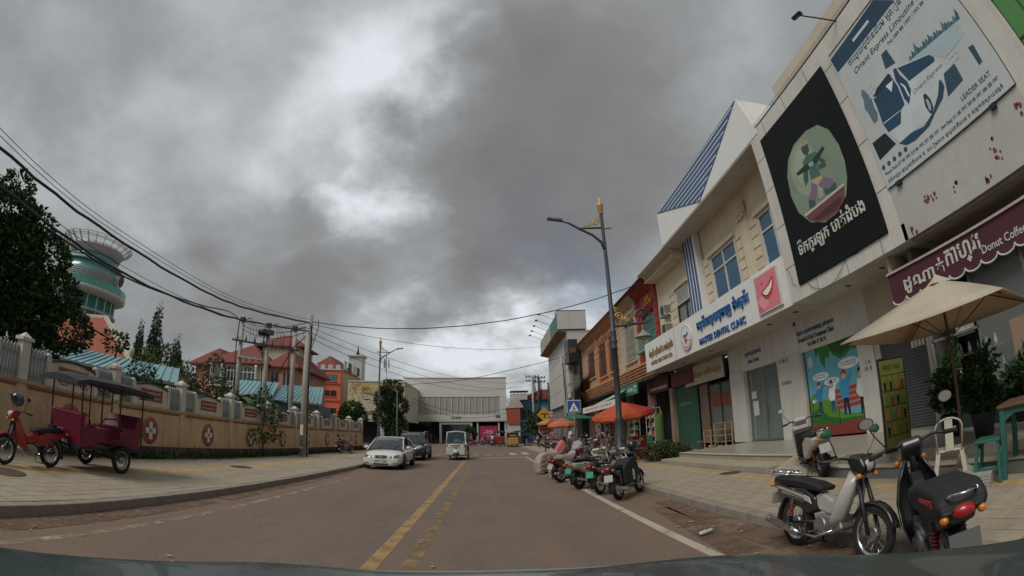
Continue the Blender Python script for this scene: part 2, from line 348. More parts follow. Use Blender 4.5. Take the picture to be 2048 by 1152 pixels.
sheet('centre_line', yellow_line, [strip(-1.49, -1.3, -4, 27)], .004, 'worn yellow centre line')
sheet('centre_line', ghost_line, [strip(-1.04, -.85, -4, 24)], .004, 'nearly worn away second yellow line')
sheet('stop_line', white_line, [strip(-.8, 2.42, 30.7, 31.1)], .004, 'white stop line across the lane')
sheet('crosswalk', white_line, [strip(-5 + .95 * i, -4.5 + .95 * i, 34.5, 38.2) for i in (7, 8)], .004, 'worn zebra crossing bars')
sheet('crosswalk', faint_line, [strip(-5 + .95 * i, -4.5 + .95 * i, 34.5, 38.2) for i in (0, 1, 2, 4, 5, 6)], .004, 'worn away zebra crossing bars')
mud = worn('dried_mud', (.14, .085, .055), .44, .54, .9)
sheet('road_mud', mud, [[(3.0, 1.5), (3.66, 1.5), (3.66, 9), (3.25, 9)], [(2.55, 4.3), (3.0, 4.1), (3.3, 8.2), (3.0, 8.4)]], .006, 'dark damp mud lying along the kerb')
sheet('road_mud', mud, [[(-5.7, 3), (-5.15, 3), (-5.35, 19), (-5.7, 19)]], .006, 'dark damp dirt along the opposite gutter')

tile_m = mat('paving_tile', (.32, .272, .2), .85, .16, 1.6, .25, stain=.6, stain_c=(.19, .15, .11))
tile_d = mat('paving_tile_dark', (.305, .258, .19), .85, .14, 1.6, .25, stain=.35, stain_c=(.17, .14, .1))
tact_m = mat('tactile_tile', (.4, .275, .13), .85, .25, 2, .25, stain=.7, stain_c=(.28, .22, .15))
kerb_m = mat('kerb_stone', (.24, .205, .17), .85, .2, 2.5, .3, stain=.5, stain_c=(.08, .06, .05))
joint_m = mat('sand_bed', (.2, .165, .125), .95, .2, 5, .3)
def tile_mesh(name, m, sx, sy, studs=False):
    g = MB().box(0, sx - .012, 0, sy - .012, 0, .03)
    return g, m
def pavement(name, x0, x1, ya, yb, ynear, tactx, label):
    """bed sheet, then tiles: the near ones one by one, the rest joined"""
    base = tag(box(name, joint_m, min(x0, x1), max(x0, x1), ya, yb, -.02, .128), label, kind='structure')
    W_, L_ = .3, .6; s = 1 if x1 > x0 else -1; nrow = int(abs(x1 - x0) / W_ + .5); w_ = abs(x1 - x0) / nrow
    protos = {}
    rest = MB(); restt = MB(); cnt = 0; rr = random.Random(3)
    for j in range(int((yb - ya) / L_)):
        for i in range(nrow):
            yy = ya + j * L_ + (i % 2) * L_ / 2
            if yy + L_ > yb + .01: continue
            xx = min(x0 + s * i * w_, x0 + s * (i + 1) * w_)
            tact = abs(xx + w_ / 2 - tactx) < w_ * .55
            dz = rr.uniform(-.002, .003)
            if ynear[0] <= yy < ynear[1] and cnt < 298:
                key = (tact, rr.random() < .35)
                if key not in protos:
                    o = MB().box(0, w_ - .012, 0, L_ - .012, 0, .022).out('tactile_tile' if tact else 'paving_tile', tact_m if tact else (tile_d if key[1] else tile_m), base); protos[key] = o
                    o.location = (xx, yy, .127 + dz)
                else: link_copy(protos[key], base, (xx, yy, .127 + dz))
                cnt += 1
            else: (restt if tact else rest).box(xx, xx + w_ - .012, yy, yy + L_ - .012, .127, .149 + dz)
    tag(rest.out('paving', tile_m, base, fix=False), kind='stuff'); tag(restt.out('tactile_paving', tact_m, base, fix=False), kind='stuff')
    return base
pavement('left_pavement', -5.9, -10.4, -3, 40.2, (2.4, 14), -8.3, 'tiled pavement along the tan wall')
pavement('right_pavement', 3.84, 6.24, -3, 52, (2.4, 22), 5.8, 'tiled pavement along the shops')
def kerb(x0, x1, ya, yb, label, n=40):
    base = tag(box('kerb', kerb_m, x0 + .01, x1 - .01, ya, yb, -.02, .12), label, kind='structure'); pr = None; y = ya; i = 0
    g = MB()
    while y < yb - .01:
        if y > 1.5 and i < n:
            if pr is None: pr = MB().box(x0, x1, 0, .985, 0, .16).out('kerb_stone', kerb_m, base, bevel=.015); pr.location = (0, y, -.01); i += 1
            else: link_copy(pr, base, (random.uniform(-.006, .006), y, -.01 + random.uniform(-.004, .004))); i += 1
        else: g.box(x0, x1, y, y + .985, -.01, .15)
        y += 1
    tag(g.out('kerb_stones', kerb_m, base, fix=False), kind='stuff')
kerb(-5.9, -5.7, -3, 41, 'dark kerb of the pavement by the tan wall'); kerb(3.64, 3.84, -3, 52, 'kerb of the pavement by the shops')
tag(MB().box(-11, -10.4, -3, 40, -.02, .14).out('verge', earth), 'earth strip at the foot of the wall', kind='structure')
tag(MB().box(6.26, 10.6, 16.6, 52, -.02, .145).out('shop_forecourt', mat('forecourt_concrete', (.27, .24, .2), .85, .15, 1.2, .2, stain=.4)), 'concrete forecourt in front of the far shops', kind='structure')
tag(MB().box(3.84, 6.3, 52, 53, -.02, .14).out('pavement_end', tile_m), 'end of the tiled pavement', kind='structure')
for x, y, r, lb in ((-7.95, 4.75, .42, 'round iron manhole cover in the pavement near the red tuk-tuk'), (-8.25, 14.1, .4, 'rusty manhole cover further along the wall pavement'), (6.0, 10.6, .3, 'small rusty manhole cover beside the clinic steps')):
    t = thing('manhole_cover', lb, 'manhole cover', (x, y, .15))
    MB().lathe((0, 0, -.01), [(r, 0), (r, .018), (r - .04, .018)], 28).out('cover_plate', mat('rusty_iron', (.09, .065, .05), .8, .3, 5, .4), t)
    gg = MB()
    for i in range(-4, 5): gg.box(-math.sqrt(max(0, (r * .85) ** 2 - (i * r / 5) ** 2)), math.sqrt(max(0, (r * .85) ** 2 - (i * r / 5) ** 2)), i * r / 5 - .012, i * r / 5 + .012, .0085, .015)
    gg.out('raised_ribs', mat('rusty_iron', ''), t)

# ================================================================ TAN BOUNDARY WALL
tan = mat('tan_render', (.54, .37, .22), .8, .16, .7, .15, streak=.65, stain_c=(.23, .15, .09), stain=.55)
wall_white = mat('weathered_white', (.55, .52, .45), .75, .1, 1.5, .12, streak=.75, stain_c=(.09, .09, .07))
moss = mat('black_moss', (.04, .045, .03), .95, .4, 6, .6)
red_brown = mat('red_brown_paint', (.19, .065, .04), .7, .15, 3, .1)
picket_m = mat('grey_picket_paint', (.23, .26, .26), .55, .25, 3, .1, stain=.4)
WT = thing('boundary_wall', 'long tan wall with white panels, pickets and red cross medallions', 'wall', (-11, 18, 0))
def wl(g, name, m, **k):
    g.T = Matrix.Translation((11, -18, 0)) @ Matrix.Identity(4) if False else None
    o = g.out(name, m, WT, **k); o.location = (11, -18, 0); return o
wl(MB().box(-11.25, -11, -3.2, 39.85, 0, 1.72), 'wall_body', tan)
wl(MB().box(-11.0, -10.975, -3.2, 39.85, .12, .5), 'damp_plinth', mat('damp_plinth', (.07, .06, .05), .95, .35, 3, .5, stain=.6, stain_c=(.2, .14, .09)))
wl(MB().box(-11.28, -10.93, -3.2, 39.87, 1.72, 1.8), 'coping', mat('tan_coping', (.4, .27, .15), .8, .15, 1.5, .2, streak=.5))
N_BAY = range(-3, 8)
P0, PW = 10.6, 3.63
pk = None; pn = 0
pierp = None
for k in range(-3, 9):
    y = P0 + PW * k
    if pierp is None:
        pierp = wl(MB().box(-11.27, -10.95, -.14, .14, 0, .92).loft([[(-11.11 + a * .21, b * .2, z) for a, b in ((-1, -1), (1, -1), (1, 1), (-1, 1))] for z in (.92, 1.0)]).loft([[(-11.11 + a * s, b * s, z) for a, b in ((-1, -1), (1, -1), (1, 1), (-1, 1))] for s, z in ((.16, 1.0), (.015, 1.12))]), 'pier', wall_white); pierp.location = (11, y - 18, 1.8)
        strp = wl(MB().box(-11, -10.965, -.15, .15, .5, 1.72), 'pilaster', tan); strp.location = (11, y - 18, 0)
    else: link_copy(pierp, WT, (11, y - 18, 1.8)); link_copy(strp, WT, (11, y - 18, 0))
panelp = None
yy_cross = mat('white_cross_paint', (.6, .56, .5), .7, .12, 5, .1, stain=.3)
for k in N_BAY:
    yc = P0 + PW * (k + .5); O = (11, yc - 18, 0)
    if panelp is None:
        arc = [(-.87, 1.8), (.87, 1.8), (.87, 2.4)] + [(.87 - 1.74 * i / 8, 2.4 + .12 * sin(pi * i / 8)) for i in range(1, 8)] + [(-.87, 2.4)]
        a1 = wl(MB().prism([(-11.2, y, z) for y, z in arc], (.18, 0, 0)), 'panel', wall_white)
        a2 = wl(MB().prism([(-11.24, y, z + .002) for y, z in arc[2:]] + [(-11.24, y, z + .05) for y, z in reversed(arc[2:])], (.26, 0, 0)), 'panel_cap', moss)
        a3 = [wl(MB().box(-11.22, -10.98, s * .94 - .065, s * .94 + .065, 1.8, 2.5).lathe((-11.1, s * .94, 2.5), [(.115, 0), (.1, .06), (.06, .1), (.01, .115)], 10), 'panel_post', wall_white) for s in (-1, 1)]
        a4 = wl(MB().box(-11.02, -11.008, -.56, .58, 1.98, 2.34), 'plaque', mat('maroon_plaque', (.2, .05, .035), .6, .15, 4, .1)); a4b = wl(MB().box(-11.02, -11.014, -.6, .62, 1.95, 2.37), 'plaque_border', mat('pale_red_border', (.45, .25, .2), .7))
        a5 = [text(s, yy_cross, (-11.006, .01, z), .95, .1, 'L', .006, WT) for s, z in (('ក្រុមហ៊ុនពាណិជ្ជកម្ម', 2.235), ('សូមអរគុណដល់អ្នក', 2.075))]
        a6 = wl(MB().lathe((-11.003, 0, 1.02), [(.44, 0), (.44, .02), (.35, .035)], 30, axis='x'), 'medallion', mat('faded_red_ring', (.3, .1, .08), .8, .25, 6, .15, stain=.3, stain_c=(.4, .25, .14)))
        a6b = wl(MB().lathe((-10.972, 0, 1.02), [(.33, 0), (.33, .008)], 30, axis='x'), 'medallion_disc', mat('brown_red_disc', (.2, .07, .05), .8, .2, 6, .1))
        a7 = wl(MB().box(-10.966, -10.95, -.085, .085, .73, 1.31).box(-10.965, -10.949, -.26, .26, .93, 1.11), 'cross', yy_cross)
        a8 = text('N', black_m, (-10.948, 0, 1.02), .13, .14, 'L', .008, WT)
        allp = [a1, a2, a4, a4b, a6, a6b, a7] + a3
        for o in allp: o.location = O
        for o in a5 + [a8]: o.location = O
        allp += a5 + [a8]; panelp = allp
        rails = wl(MB().box(-11.14, -11.1, -1.68, -1.0, 1.93, 1.97).box(-11.14, -11.1, 1.0, 1.68, 1.93, 1.97).box(-11.14, -11.1, -1.68, -1.0, 2.38, 2.42).box(-11.14, -11.1, 1.0, 1.68, 2.38, 2.42), 'picket_rail', picket_m); rails.location = O; panelp.append(rails)
        mo = wl(MB().box(-10.999, -10.982, -1.62, 1.62, 1.62, 1.665), 'moulding_line', red_brown); mo.location = O; panelp.append(mo)
    else:
        for o in panelp: link_copy(o, WT, O)
    for s in (-1, 1):
        for i in range(6):
            y = yc + s * (1.06 + i * .112); loc = (11, y - 18, 0)
            if pk is None:
                pk = wl(MB().box(-11.16, -11.08, -.032, .032, 1.8, 2.55).loft([[(-11.12 + a * q, b * q * .8, z) for a, b in ((-1, -1), (1, -1), (1, 1), (-1, 1))] for q, z in ((.04, 2.55), (.004, 2.63))]), 'picket', picket_m); pk.location = loc
            else: link_copy(pk, WT, loc)
# the lane of weeds at the wall foot
def leaf_mass(name, m, pts, size, n, parent=None, seed=1, shape_='blade', up=.0, fold=True):
    """many small bent leaves spread through volumes: pts = [(centre, radii)]"""
    rr = random.Random(seed); vs = []; fs = []; mi = []
    tot_ = sum(p[1][0] * p[1][1] * p[1][2] for p in pts) ** 1.0
    for c, r in pts:
        k = max(6, int(n * (r[0] * r[1] * r[2]) / tot_))
        for _ in range(k):
            while True:
                q = Vector((rr.uniform(-1, 1), rr.uniform(-1, 1), rr.uniform(-1, 1)))
                if .25 < q.length < 1: break
            q = q.normalized() * (q.length ** .5)
            p = Vector((c[0] + q.x * r[0], c[1] + q.y * r[1], c[2] + q.z * r[2]))
            d = (Vector((q.x, q.y, q.z * .5 + up)) + Vector((rr.gauss(0, .6), rr.gauss(0, .6), rr.gauss(0, .5)))).normalized()
            sd = d.cross(Vector((rr.gauss(0, 1), rr.gauss(0, 1), rr.gauss(0, 1)))).normalized(); s = size * rr.uniform(.4, 1.6)
            nn = d.cross(sd); b = len(vs)
            vs += [p, p + d * s * .5 + sd * s * .28 + nn * s * .08, p + d * s + nn * -s * .1, p + d * s * .5 - sd * s * .28 + nn * s * .08]
            fs += [(b, b + 1, b + 2), (b, b + 2, b + 3)]; j = 0 if rr.random() < .5 else (1 if rr.random() < .7 else 2); mi += [j, j]
    me = bpy.data.meshes.new(name); me.from_pydata([tuple(v) for v in vs], [], fs)
    for q in (m if isinstance(m, (list, tuple)) else [m]): me.materials.append(q)
    if isinstance(m, (list, tuple)): me.polygons.foreach_set('material_index', [min(x, len(m) - 1) for x in mi])
    o = bpy.data.objects.new(name, me); col.objects.link(o)
    if parent: o.parent = parent
    return o
def leafm(name, c): return mat(name, c, .55, .3, 4, 0, spec=.3)
L1, L2, L3 = leafm('leaf_green', (.045, .085, .02)), leafm('leaf_deep_green', (.02, .045, .014)), leafm('leaf_light_green', (.09, .15, .03))
LB = leafm('leaf_bronze', (.12, .055, .03)); LY = leafm('leaf_yellow', (.2, .17, .04))
rw_ = random.Random(5)
pts = []
for i in range(150):
    y = rw_.uniform(7.5, 39.5); pts.append(((-10.75 + rw_.uniform(-.2, .25), y, .18), (.2, .35, rw_.uniform(.05, .22))))
tag(leaf_mass('weeds', [L2, L1, L3], pts, .09, 9000, seed=4, up=.7), 'low weeds and grass at the foot of the tan wall', kind='stuff')
gr = MB(); 
for i in range(1800):
    x, y = rw_.uniform(-11, -10.35), rw_.uniform(7, 39.5); a = rw_.uniform(0, 6.28); h = rw_.uniform(.05, .2)
    gr.add([(x, y, .13), (x + .012 * cos(a), y + .012 * sin(a), .13), (x + .05 * sin(a * 3), y + .05 * cos(a * 5), .13 + h)], [(0, 1, 2)])
tag(gr.out('grass', L1, fix=False), 'sparse grass blades along the wall foot', kind='stuff')

# ================================================================ DENTAL CLINIC BUILDING (right)
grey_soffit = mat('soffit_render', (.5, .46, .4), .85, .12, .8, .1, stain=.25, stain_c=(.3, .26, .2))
tile_white = mat('white_cladding', (.58, .56, .51), .45, .08, 1, .03, streak=.45, stain_c=(.33, .3, .24))
panel_w = mat('sign_panel_white', (.74, .74, .71), .4, .04, 1, 0, streak=.12, stain_c=(.4, .38, .33))
step_c = mat('step_concrete', (.33, .28, .21), .85, .15, 1.2, .2, stain=.4, stain_c=(.2, .17, .13))
step_g = mat('step_tile_grey', (.2, .195, .175), .7, .2, 2, .15, stain=.3)
curtain = mat('green_curtain', (.03, .09, .075), .9, .2, 2, .1)
blue_letter = mat('blue_letter', (.03, .12, .32), .4, .08, 3, 0); gold_letter = mat('gold_brown_letter', (.28, .17, .06), .45, .1, 3, 0)
grey_letter = mat('dark_grey_letter', (.05, .06, .07), .5, .1, 3, 0); maroon_letter = mat('maroon_letter', (.2, .03, .03), .5, .1, 3, 0)
blk = mat('black_board', (.011, .013, .014), .75, .1, 2, .03, spec=.15)
st = thing('clinic_steps', 'long beige concrete steps and landing before the dental clinic', 'steps', (7, 12, 0))
def rel(o, root): o.location = Vector(o.location) - root.location; return o
rel(box('lower_step', step_c, 6.3, 7.12, 9.3, 16.3, 0, .30, st, .012), st)
rel(box('landing', step_c, 7.1, 10.62, 2, 16.9, 0, .452, st, .012), st)
rel(box('step_nosing', mat('pale_nosing', (.42, .37, .29), .8), 7.07, 7.3, 9.3, 16.9, .446, .458, st), st)
rel(MB().prism([(6.3, 9.28, .15), (7.1, 9.28, .452), (7.1, 9.28, .15)], (0, -1.9, 0)).out('ramp', step_c, st), st)
rel(box('side_step', step_g, 6.45, 7.12, 2, 7.36, 0, .30, st, .01), st); rel(box('side_step_nosing', mat('pale_nosing', ''), 6.42, 6.75, 2, 7.36, .296, .306, st), st)
rel(MB().box(7.13, 10.6, 2, 16.9, .4525, .4535).out('floor_tiles', mat('landing_tile', (.31, .285, .235), .35, .1, 1.5, .05), st, fix=False), st)

B = thing('dental_clinic_building', 'white two storey dental clinic with blue striped gable and long fascia sign', 'building', (11, 17, 0))
def P(o, r=None):
    r = r or B
    for q in (o if isinstance(o, list) else [o]):
        if q is not None: q.parent = r; q.location = Vector(q.location) - r.location
    return o
def sub(o, par):
    """sub-part: same world place, child of a part"""
    for q in (o if isinstance(o, list) else [o]):
        if q is not None: q.parent = par
    return o
X = 10.6
# ground floor: piers, lintel, recesses (openings stay open)
piers = [(9.35, 10.02), (12.84, 14.36), (16.88, 18.06)]
for a, b in piers: P(box('pillar', tile_white, X - .06, 11.1, a, b, .45, 3.42, bevel=.01))
P(box('lintel', white_wall, X, 11.1, 9.35, 18.1, 3.4, 4.62)); P(box('lintel', white_wall, X + .05, 11.1, 18.1, 24.3, 4.45, 4.62))
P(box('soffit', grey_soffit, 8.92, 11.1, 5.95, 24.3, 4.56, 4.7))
for y in (13.2, 17.9, 21.0, 9.0, 7.6, 11.6): P(box('ceiling_light', dark_steel, 9.55, 9.75, y, y + .07, 4.535, 4.562))
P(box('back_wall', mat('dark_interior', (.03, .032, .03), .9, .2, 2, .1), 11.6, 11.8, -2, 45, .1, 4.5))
# doors and windows of the ground floor
def glazed(name, y0, y1, z0, z1, m, back=None, n=2, fm=steel, label=None):
    f = MB()
    f.box(X + .12, X + .2, y0, y1, z1 - .07, z1).box(X + .12, X + .2, y0, y1, z0, z0 + .09)
    for i in range(n + 1):
        y = y0 + (y1 - y0 - .07) * i / n; f.box(X + .121, X + .199, y, y + .07, z0 + .09, z1 - .07)
    o = P(f.out(name, fm)); 
    for i in range(n):
        ya = y0 + (y1 - y0 - .07) * i / n + .07; yb = y0 + (y1 - y0 - .07) * (i + 1) / n
        sub(box('pane', m, X + .15, X + .165, ya, yb, z0 + .09, z1 - .07), o)
    if back:
        g = MB(); k = int((y1 - y0) / .09)
        for i in range(k):
            y = y0 + i * (y1 - y0) / k; g.add([(X + .3 + .05 * (i % 2), y, z0), (X + .3 + .05 * ((i + 1) % 2), y + (y1 - y0) / k, z0), (X + .3 + .05 * ((i + 1) % 2), y + (y1 - y0) / k, z1), (X + .3 + .05 * (i % 2), y, z1)], [(0, 1, 2, 3)])
        sub(g.out('curtain', back), o)
    if label: o['label'] = label
    return o
cg = mat('clear_shop_glass', (.6, .65, .63), .04, 0, 1, 0, spec=.6, alpha=.14)
d1 = glazed('door', 14.4, 16.85, .45, 3.4, cg, curtain, 2, label='green curtained glass door')
sub([box('handle', chrome, X + .08, X + .11, 15.5, 15.53, 1.2, 1.9), box('notice', white_wall, X + .14, X + .149, 16.2, 16.6, 1.5, 2.1), box('notice', white_wall, X + .14, X + .149, 16.3, 16.65, 2.2, 2.5)], d1)
d2 = glazed('door', 18.1, 20.6, .45, 3.3, cg, mat('dark_curtain', (.05, .045, .035), .9, .2, 2, .1), 2, brown_wood and dark_steel, label='dark glass door below the gold lettered sign')
sub(box('poster', mat('red_brown_poster', (.22, .06, .03), .6, .3, 3), X + .14, X + .148, 18.4, 20.3, 2.2, 2.75), d2)
for y0, y1 in ((20.6, 21.5),): P(box('shutter_wall', mat('brown_infill', (.2, .13, .09), .8, .2, 2), X + .06, X + .2, y0, y1, .45, 3.4))
gs = P(box('hanging_sign', mat('cream_sign', (.5, .45, .34), .6, .08, 1, 0), X - .2, X - .12, 18.25, 22.6, 3.42, 4.36)); sub(box('sign_border', dark_steel, X - .2, X - .1, 18.2, 18.26, 3.4, 4.38), gs)
sub(text('ហាងលក់ទឹកក្រូច ហើយដឹកជញ្ជូន', gold_letter, (X - .2, 20.45, 3.9), 3.9, .42, 'R', .012), gs)
# mural poster
mu = P(box('mural_poster', mat('mural_sky_blue', (.13, .4, .5), .6, .12, 1, 0), X + .1, X + .13, 10.05, 12.8, .5, 3.4)); P(box('mural_frame', dark_steel, X + .08, X + .14, 12.8, 12.86, .45, 3.42))
yo = 12.8   # across = metres from the left edge
def ms(name, c, pts, d): return sub(shape(name, mat('print_' + c.strip('#'), lin(c), .7, .12, 2, 0), pts, 'R', (X + .1, yo, .5), None, d), mu)
ms('printed_grass', '#5f8f2f', [(0, .35), (0, 1.25), (.3, 1.45), (.6, 1.2), (1.0, 1.15), (1.3, .8), (1.9, .62), (2.75, .6), (2.75, .3)], .003)
ms('printed_grass', '#2f6b30', [(0, .3), (0, .8), (.5, .95), (.9, .62), (1.6, .5), (2.75, .5), (2.75, .3)], .004)
ms('printed_path', '#8a3b34', [(0, 0), (0, .38), (1.4, .36), (2.75, .45), (2.75, 0)], .005)
ms('printed_tree', '#3a7a35', [(.55, 2.9), (.6, 2.6), (.75, 2.75), (.85, 2.35), (1.0, 2.2), (1.1, 2.55), (1.25, 2.45), (1.35, 2.7), (1.5, 2.5), (1.8, 2.35), (2.1, 2.4), (2.35, 2.55), (2.6, 2.5), (2.75, 2.6), (2.75, 2.9)], .004)
ms('printed_tree', '#245c2a', [(1.3, 2.9), (1.45, 2.62), (1.9, 2.48), (2.3, 2.6), (2.75, 2.72), (2.75, 2.9)], .005)
for a, b, rx, ry in ((.72, 1.95, .42, .13), (1.25, 1.72, .38, .12), (2.15, 2.15, .5, .17)):
    ms('speech_bubble', '#e8ecec', oval(a, b, rx, ry), .004)
    for q in (.04, -.04): sub(text('សុខភាពធ្មេញល្អ', blue_letter, (X + .096, yo - a, .5 + b + q), rx * 1.4, .055, 'R', .003), mu)
for a, h, c1, c2, hair in ((.55, .75, '#3a86b8', '#27405a', '#7a2020'), (1.2, .72, '#e8e8e8', '#28506a', '#3a1c1c'), (1.85, .6, '#3f97cc', '#15203a', '#b0282c'), (2.62, .55, '#dcdcdc', '#1c2030', '#2a2020')):
    s = 1.0 if a < 1.5 else 1.35
    ms('printed_figure', c2, [(a - .1 * s, h), (a - .04 * s, h), (a, h + .3 * s), (a + .06 * s, h - .02), (a + .12 * s, h - .02), (a + .09 * s, h + .4 * s), (a - .09 * s, h + .4 * s)], .006)
    ms('printed_figure', c1, [(a - .1 * s, h + .38 * s), (a + .1 * s, h + .38 * s), (a + .16 * s, h + .72 * s), (a + .3 * s, h + .95 * s), (a + .27 * s, h + 1.0 * s), (a + .06 * s, h + .8 * s), (a - .12 * s, h + .78 * s), (a - .2 * s, h + .5 * s)], .007)
    ms('printed_figure', '#d8a888', oval(a, h + .9 * s, .07 * s, .09 * s, 14), .0075); ms('printed_figure', hair, [(a - .08 * s, h + .9 * s), (a - .07 * s, h + 1.0 * s), (a, h + 1.05 * s), (a + .08 * s, h + 1.0 * s), (a + .08 * s, h + .9 * s), (a, h + .96 * s)], .008)
for i in range(4): ms('printed_bench', '#b5402a', [(1.35, .78 + i * .17), (2.7, .86 + i * .17), (2.7, .98 + i * .17), (1.35, .9 + i * .17)], .0055)
for i in (1.45, 2.6): ms('printed_bench', '#1c1c1c', [(i, .3), (i + .03, .3), (i + .03, .8), (i, .8)], .0056)
ms('printed_badge', '#b8c8cc', oval(.25, 2.5, .14, .2), .004)
# writing on the lintel and pillars
for s_, m_, yc, zc, w_, h_ in (('សូមស្វាគមន៍', blue_letter, 16.0, 4.06, 1.25, .3), ('WELCOME', grey_letter, 16.02, 3.72, .86, .13), ('ពិគ្រោះ ព្យាបាលធ្មេញ គ្រប់ប្រភេទ', blue_letter, 11.93, 4.07, 2.05, .22), ('Dental & Oral Treatment Clinic', grey_letter, 11.93, 3.83, 1.95, .16), ('Tel: 078 77 78 73', grey_letter, 11.93, 3.6, 1.0, .13), ('៣', grey_letter, 13.0, 4.45, .12, .14)):
    P(text(s_, m_, (X, yc, zc), w_, h_, 'R', .02))
P(text('21 08 23', maroon_letter, (X - .06, 13.9, 3.02 + .3), .62, .13, 'R', .01)); P(text('21 08 08 A', maroon_letter, (X - .06, 13.85, 2.52), .62, .13, 'R', .01))
P(text('1 0\n01 0', grey_letter, (X - .06, 9.65, 2.4), .3, .3, 'R', .01))
# fascia
fa = P(box('fascia', panel_w, 8.9, 9.05, 10.72, 24.3, 4.562, 6.15)); sub(box('fascia_joint', dark_steel, 8.897, 8.91, 20.02, 20.04, 4.58, 6.13), fa); sub(box('fascia_edge', tile_white, 8.9, 10.0, 24.3, 24.34, 4.562, 6.15), fa)
for s_, m_, yc, zc, w_, h_, d_ in (('មន្ទីរពេទ្យធ្មេញ ម៉ាស្ទ័រ', blue_letter, 15.3, 5.56, 4.3, .62, .06), ('MASTER DENTAL CLINIC', blue_letter, 15.45, 4.86, 3.8, .26, .05), ('ម៉ាស្ទ័រ ស្គីនឃែរ & ខាត់ស្បែក', gold_letter, 21.98, 5.45, 3.4, .5, .04), ('MASTER SKIN CARE & DR.', gold_letter, 21.95, 4.95, 3.0, .2, .03)):
    sub(text(s_, m_, (8.9, yc, zc), w_, h_, 'R', d_, bold=.006), fa)
lg = P(MB().lathe((8.89, 18.62, 5.32), [(.56, 0), (.56, -.06)], 32, axis='x').out('logo_disc', panel_w)); lgm = mat('logo_red', (.45, .1, .12), .5, .1, 3, 0)
g = MB()
for k in range(32):
    a, b = 2 * pi * k / 32, 2 * pi * (k + 1) / 32
    for r0, r1 in ((.53, .555),): g.add([(8.822, 18.62 + r * cos(t), 5.32 + r * sin(t)) for r, t in ((r0, a), (r1, a), (r1, b), (r0, b))], [(0, 1, 2, 3)])
sub(g.out('logo_ring', mat('logo_pink', (.5, .25, .28), .5)), lg)
sub([shape('logo_mark', blue_letter, [(-.25, .1), (-.1, .2), (.05, .12), (.22, .25), (.28, .18), (.1, .03), (-.1, .08), (-.22, .02)], 'R', (8.82, 18.62, 5.32), None, .01), shape('logo_mark', lgm, [(-.1, -.3), (.0, -.1), (.08, -.3), (.16, -.05), (.05, .0), (-.15, -.02)], 'R', (8.82, 18.62, 5.32), None, .01)], lg)
for k in range(9):
    a = pi + .35 + k * .3
    sub(text('MASTERCLI'[k], lgm, (8.82, 18.62 - .44 * cos(a), 5.32 + .44 * sin(a)), .07, .09, 'R', .008, tilt=None), lg)
sm = P(box('smile_poster', mat('poster_border', (.6, .57, .57), .5), 8.82, 8.9, 11.22, 12.6, 4.72, 5.98))
def sp_(c, pts, d, n='printed_smile'): return sub(shape(n, mat('print_' + c.strip('#'), lin(c), .6, .05, 2, 0), pts, 'R', (8.82, 12.55, 4.76), None, d), sm)
sp_('#d98088', [(0, 0), (1.28, 0), (1.28, 1.18), (0, 1.18)], .003); sp_('#e49aa0', oval(.35, .3, .3, .22), .004); sp_('#c96a74', [(0, 0), (.35, 0), (.1, .3), (0, .34)], .0045)
sp_('#c2404e', [(.28, .62), (.45, .7), (.62, .72), (.78, .8), (1.12, .98), (1.08, .7), (.9, .42), (.65, .3), (.45, .38)], .005)
sp_('#3a0c12', [(.32, .62), (.5, .66), (.8, .74), (1.08, .92), (1.0, .68), (.82, .5), (.62, .42), (.46, .48)], .006)
sp_('#f3efe9', [(.38, .6), (.5, .645), (.8, .72), (1.05, .87), (.96, .66), (.8, .53), (.62, .46), (.48, .51)], .007)
for q in range(5): sp_('#b9a9a5', [(.5 + q * .11, .5 + q * .035), (.505 + q * .11, .5 + q * .035), (.505 + q * .11, .68 + q * .035), (.5 + q * .11, .67 + q * .035)], .0075)
sp_('#b9646d', oval(.42, .9, .1, .05, 12), .004)
# upper floor wall with its windows
U = 10.0
segs = [(10.9, 11.35), (13.15, 15.0), (17.35, 19.45), (21.6, 24.3)]
for a, b in segs: P(box('upper_wall', cream_wall, U, 10.4, a, b, 6.5, 8.6))
P(box('upper_wall', cream_wall, U - .002, 10.4, 9, 24.3, 8.6, 10.16)); P(box('upper_wall', cream_wall, U - .002, 10.4, 10.9, 24.3, 4.7, 6.5))
P(box('roof_slab', white_wall, 9.0, 16, 1.9, 24.3, 10.3, 10.4))
def awindow(y0, y1, z0, z1, gm, fm, cross=.68, name='window', wx=U, par=None, depth=.0):
    f = MB(); t = .07; x0, x1 = wx - .015, wx + .12
    f.box(x0, x1, y0, y1, z1 - t, z1).box(x0, x1, y0, y1, z0, z0 + t).box(x0, x1, y0, y0 + t, z0 + t, z1 - t).box(x0, x1, y1 - t, y1, z0 + t, z1 - t)
    ym = (y0 + y1) / 2; zm = z0 + (z1 - z0) * cross
    f.box(x0 + .01, x1 - .01, ym - t / 2, ym + t / 2, z0 + t, z1 - t).box(x0 + .015, x1 - .015, y0 + t, y1 - t, zm - t / 2, zm + t / 2)
    o = P(f.out(name, fm), par)
    for a, b in ((y0 + t, ym - t / 2), (ym + t / 2, y1 - t)):
        for c, d in ((z0 + t, zm - t / 2), (zm + t / 2, z1 - t)): sub(box('pane', gm, wx + .05, wx + .06, a, b, c, d), o)
    return o
wf = mat('white_window_frame', (.62, .62, .6), .4, .05, 2, 0)
awindow(15.04, 17.32, 6.5, 8.6, blue_glass, wf); awindow(11.38, 13.12, 6.5, 8.6, blue_glass, wf)
wb = awindow(19.48, 21.58, 6.5, 7.6, mat('pale_blind_glass', (.2, .22, .2), .15, .2, 4, 0), dark_steel, cross=.99)
lv = MB(); lv.box(U - .02, U + .02, 19.45, 21.6, 7.62, 7.68).box(U - .02, U + .02, 19.45, 21.6, 8.32, 8.38)
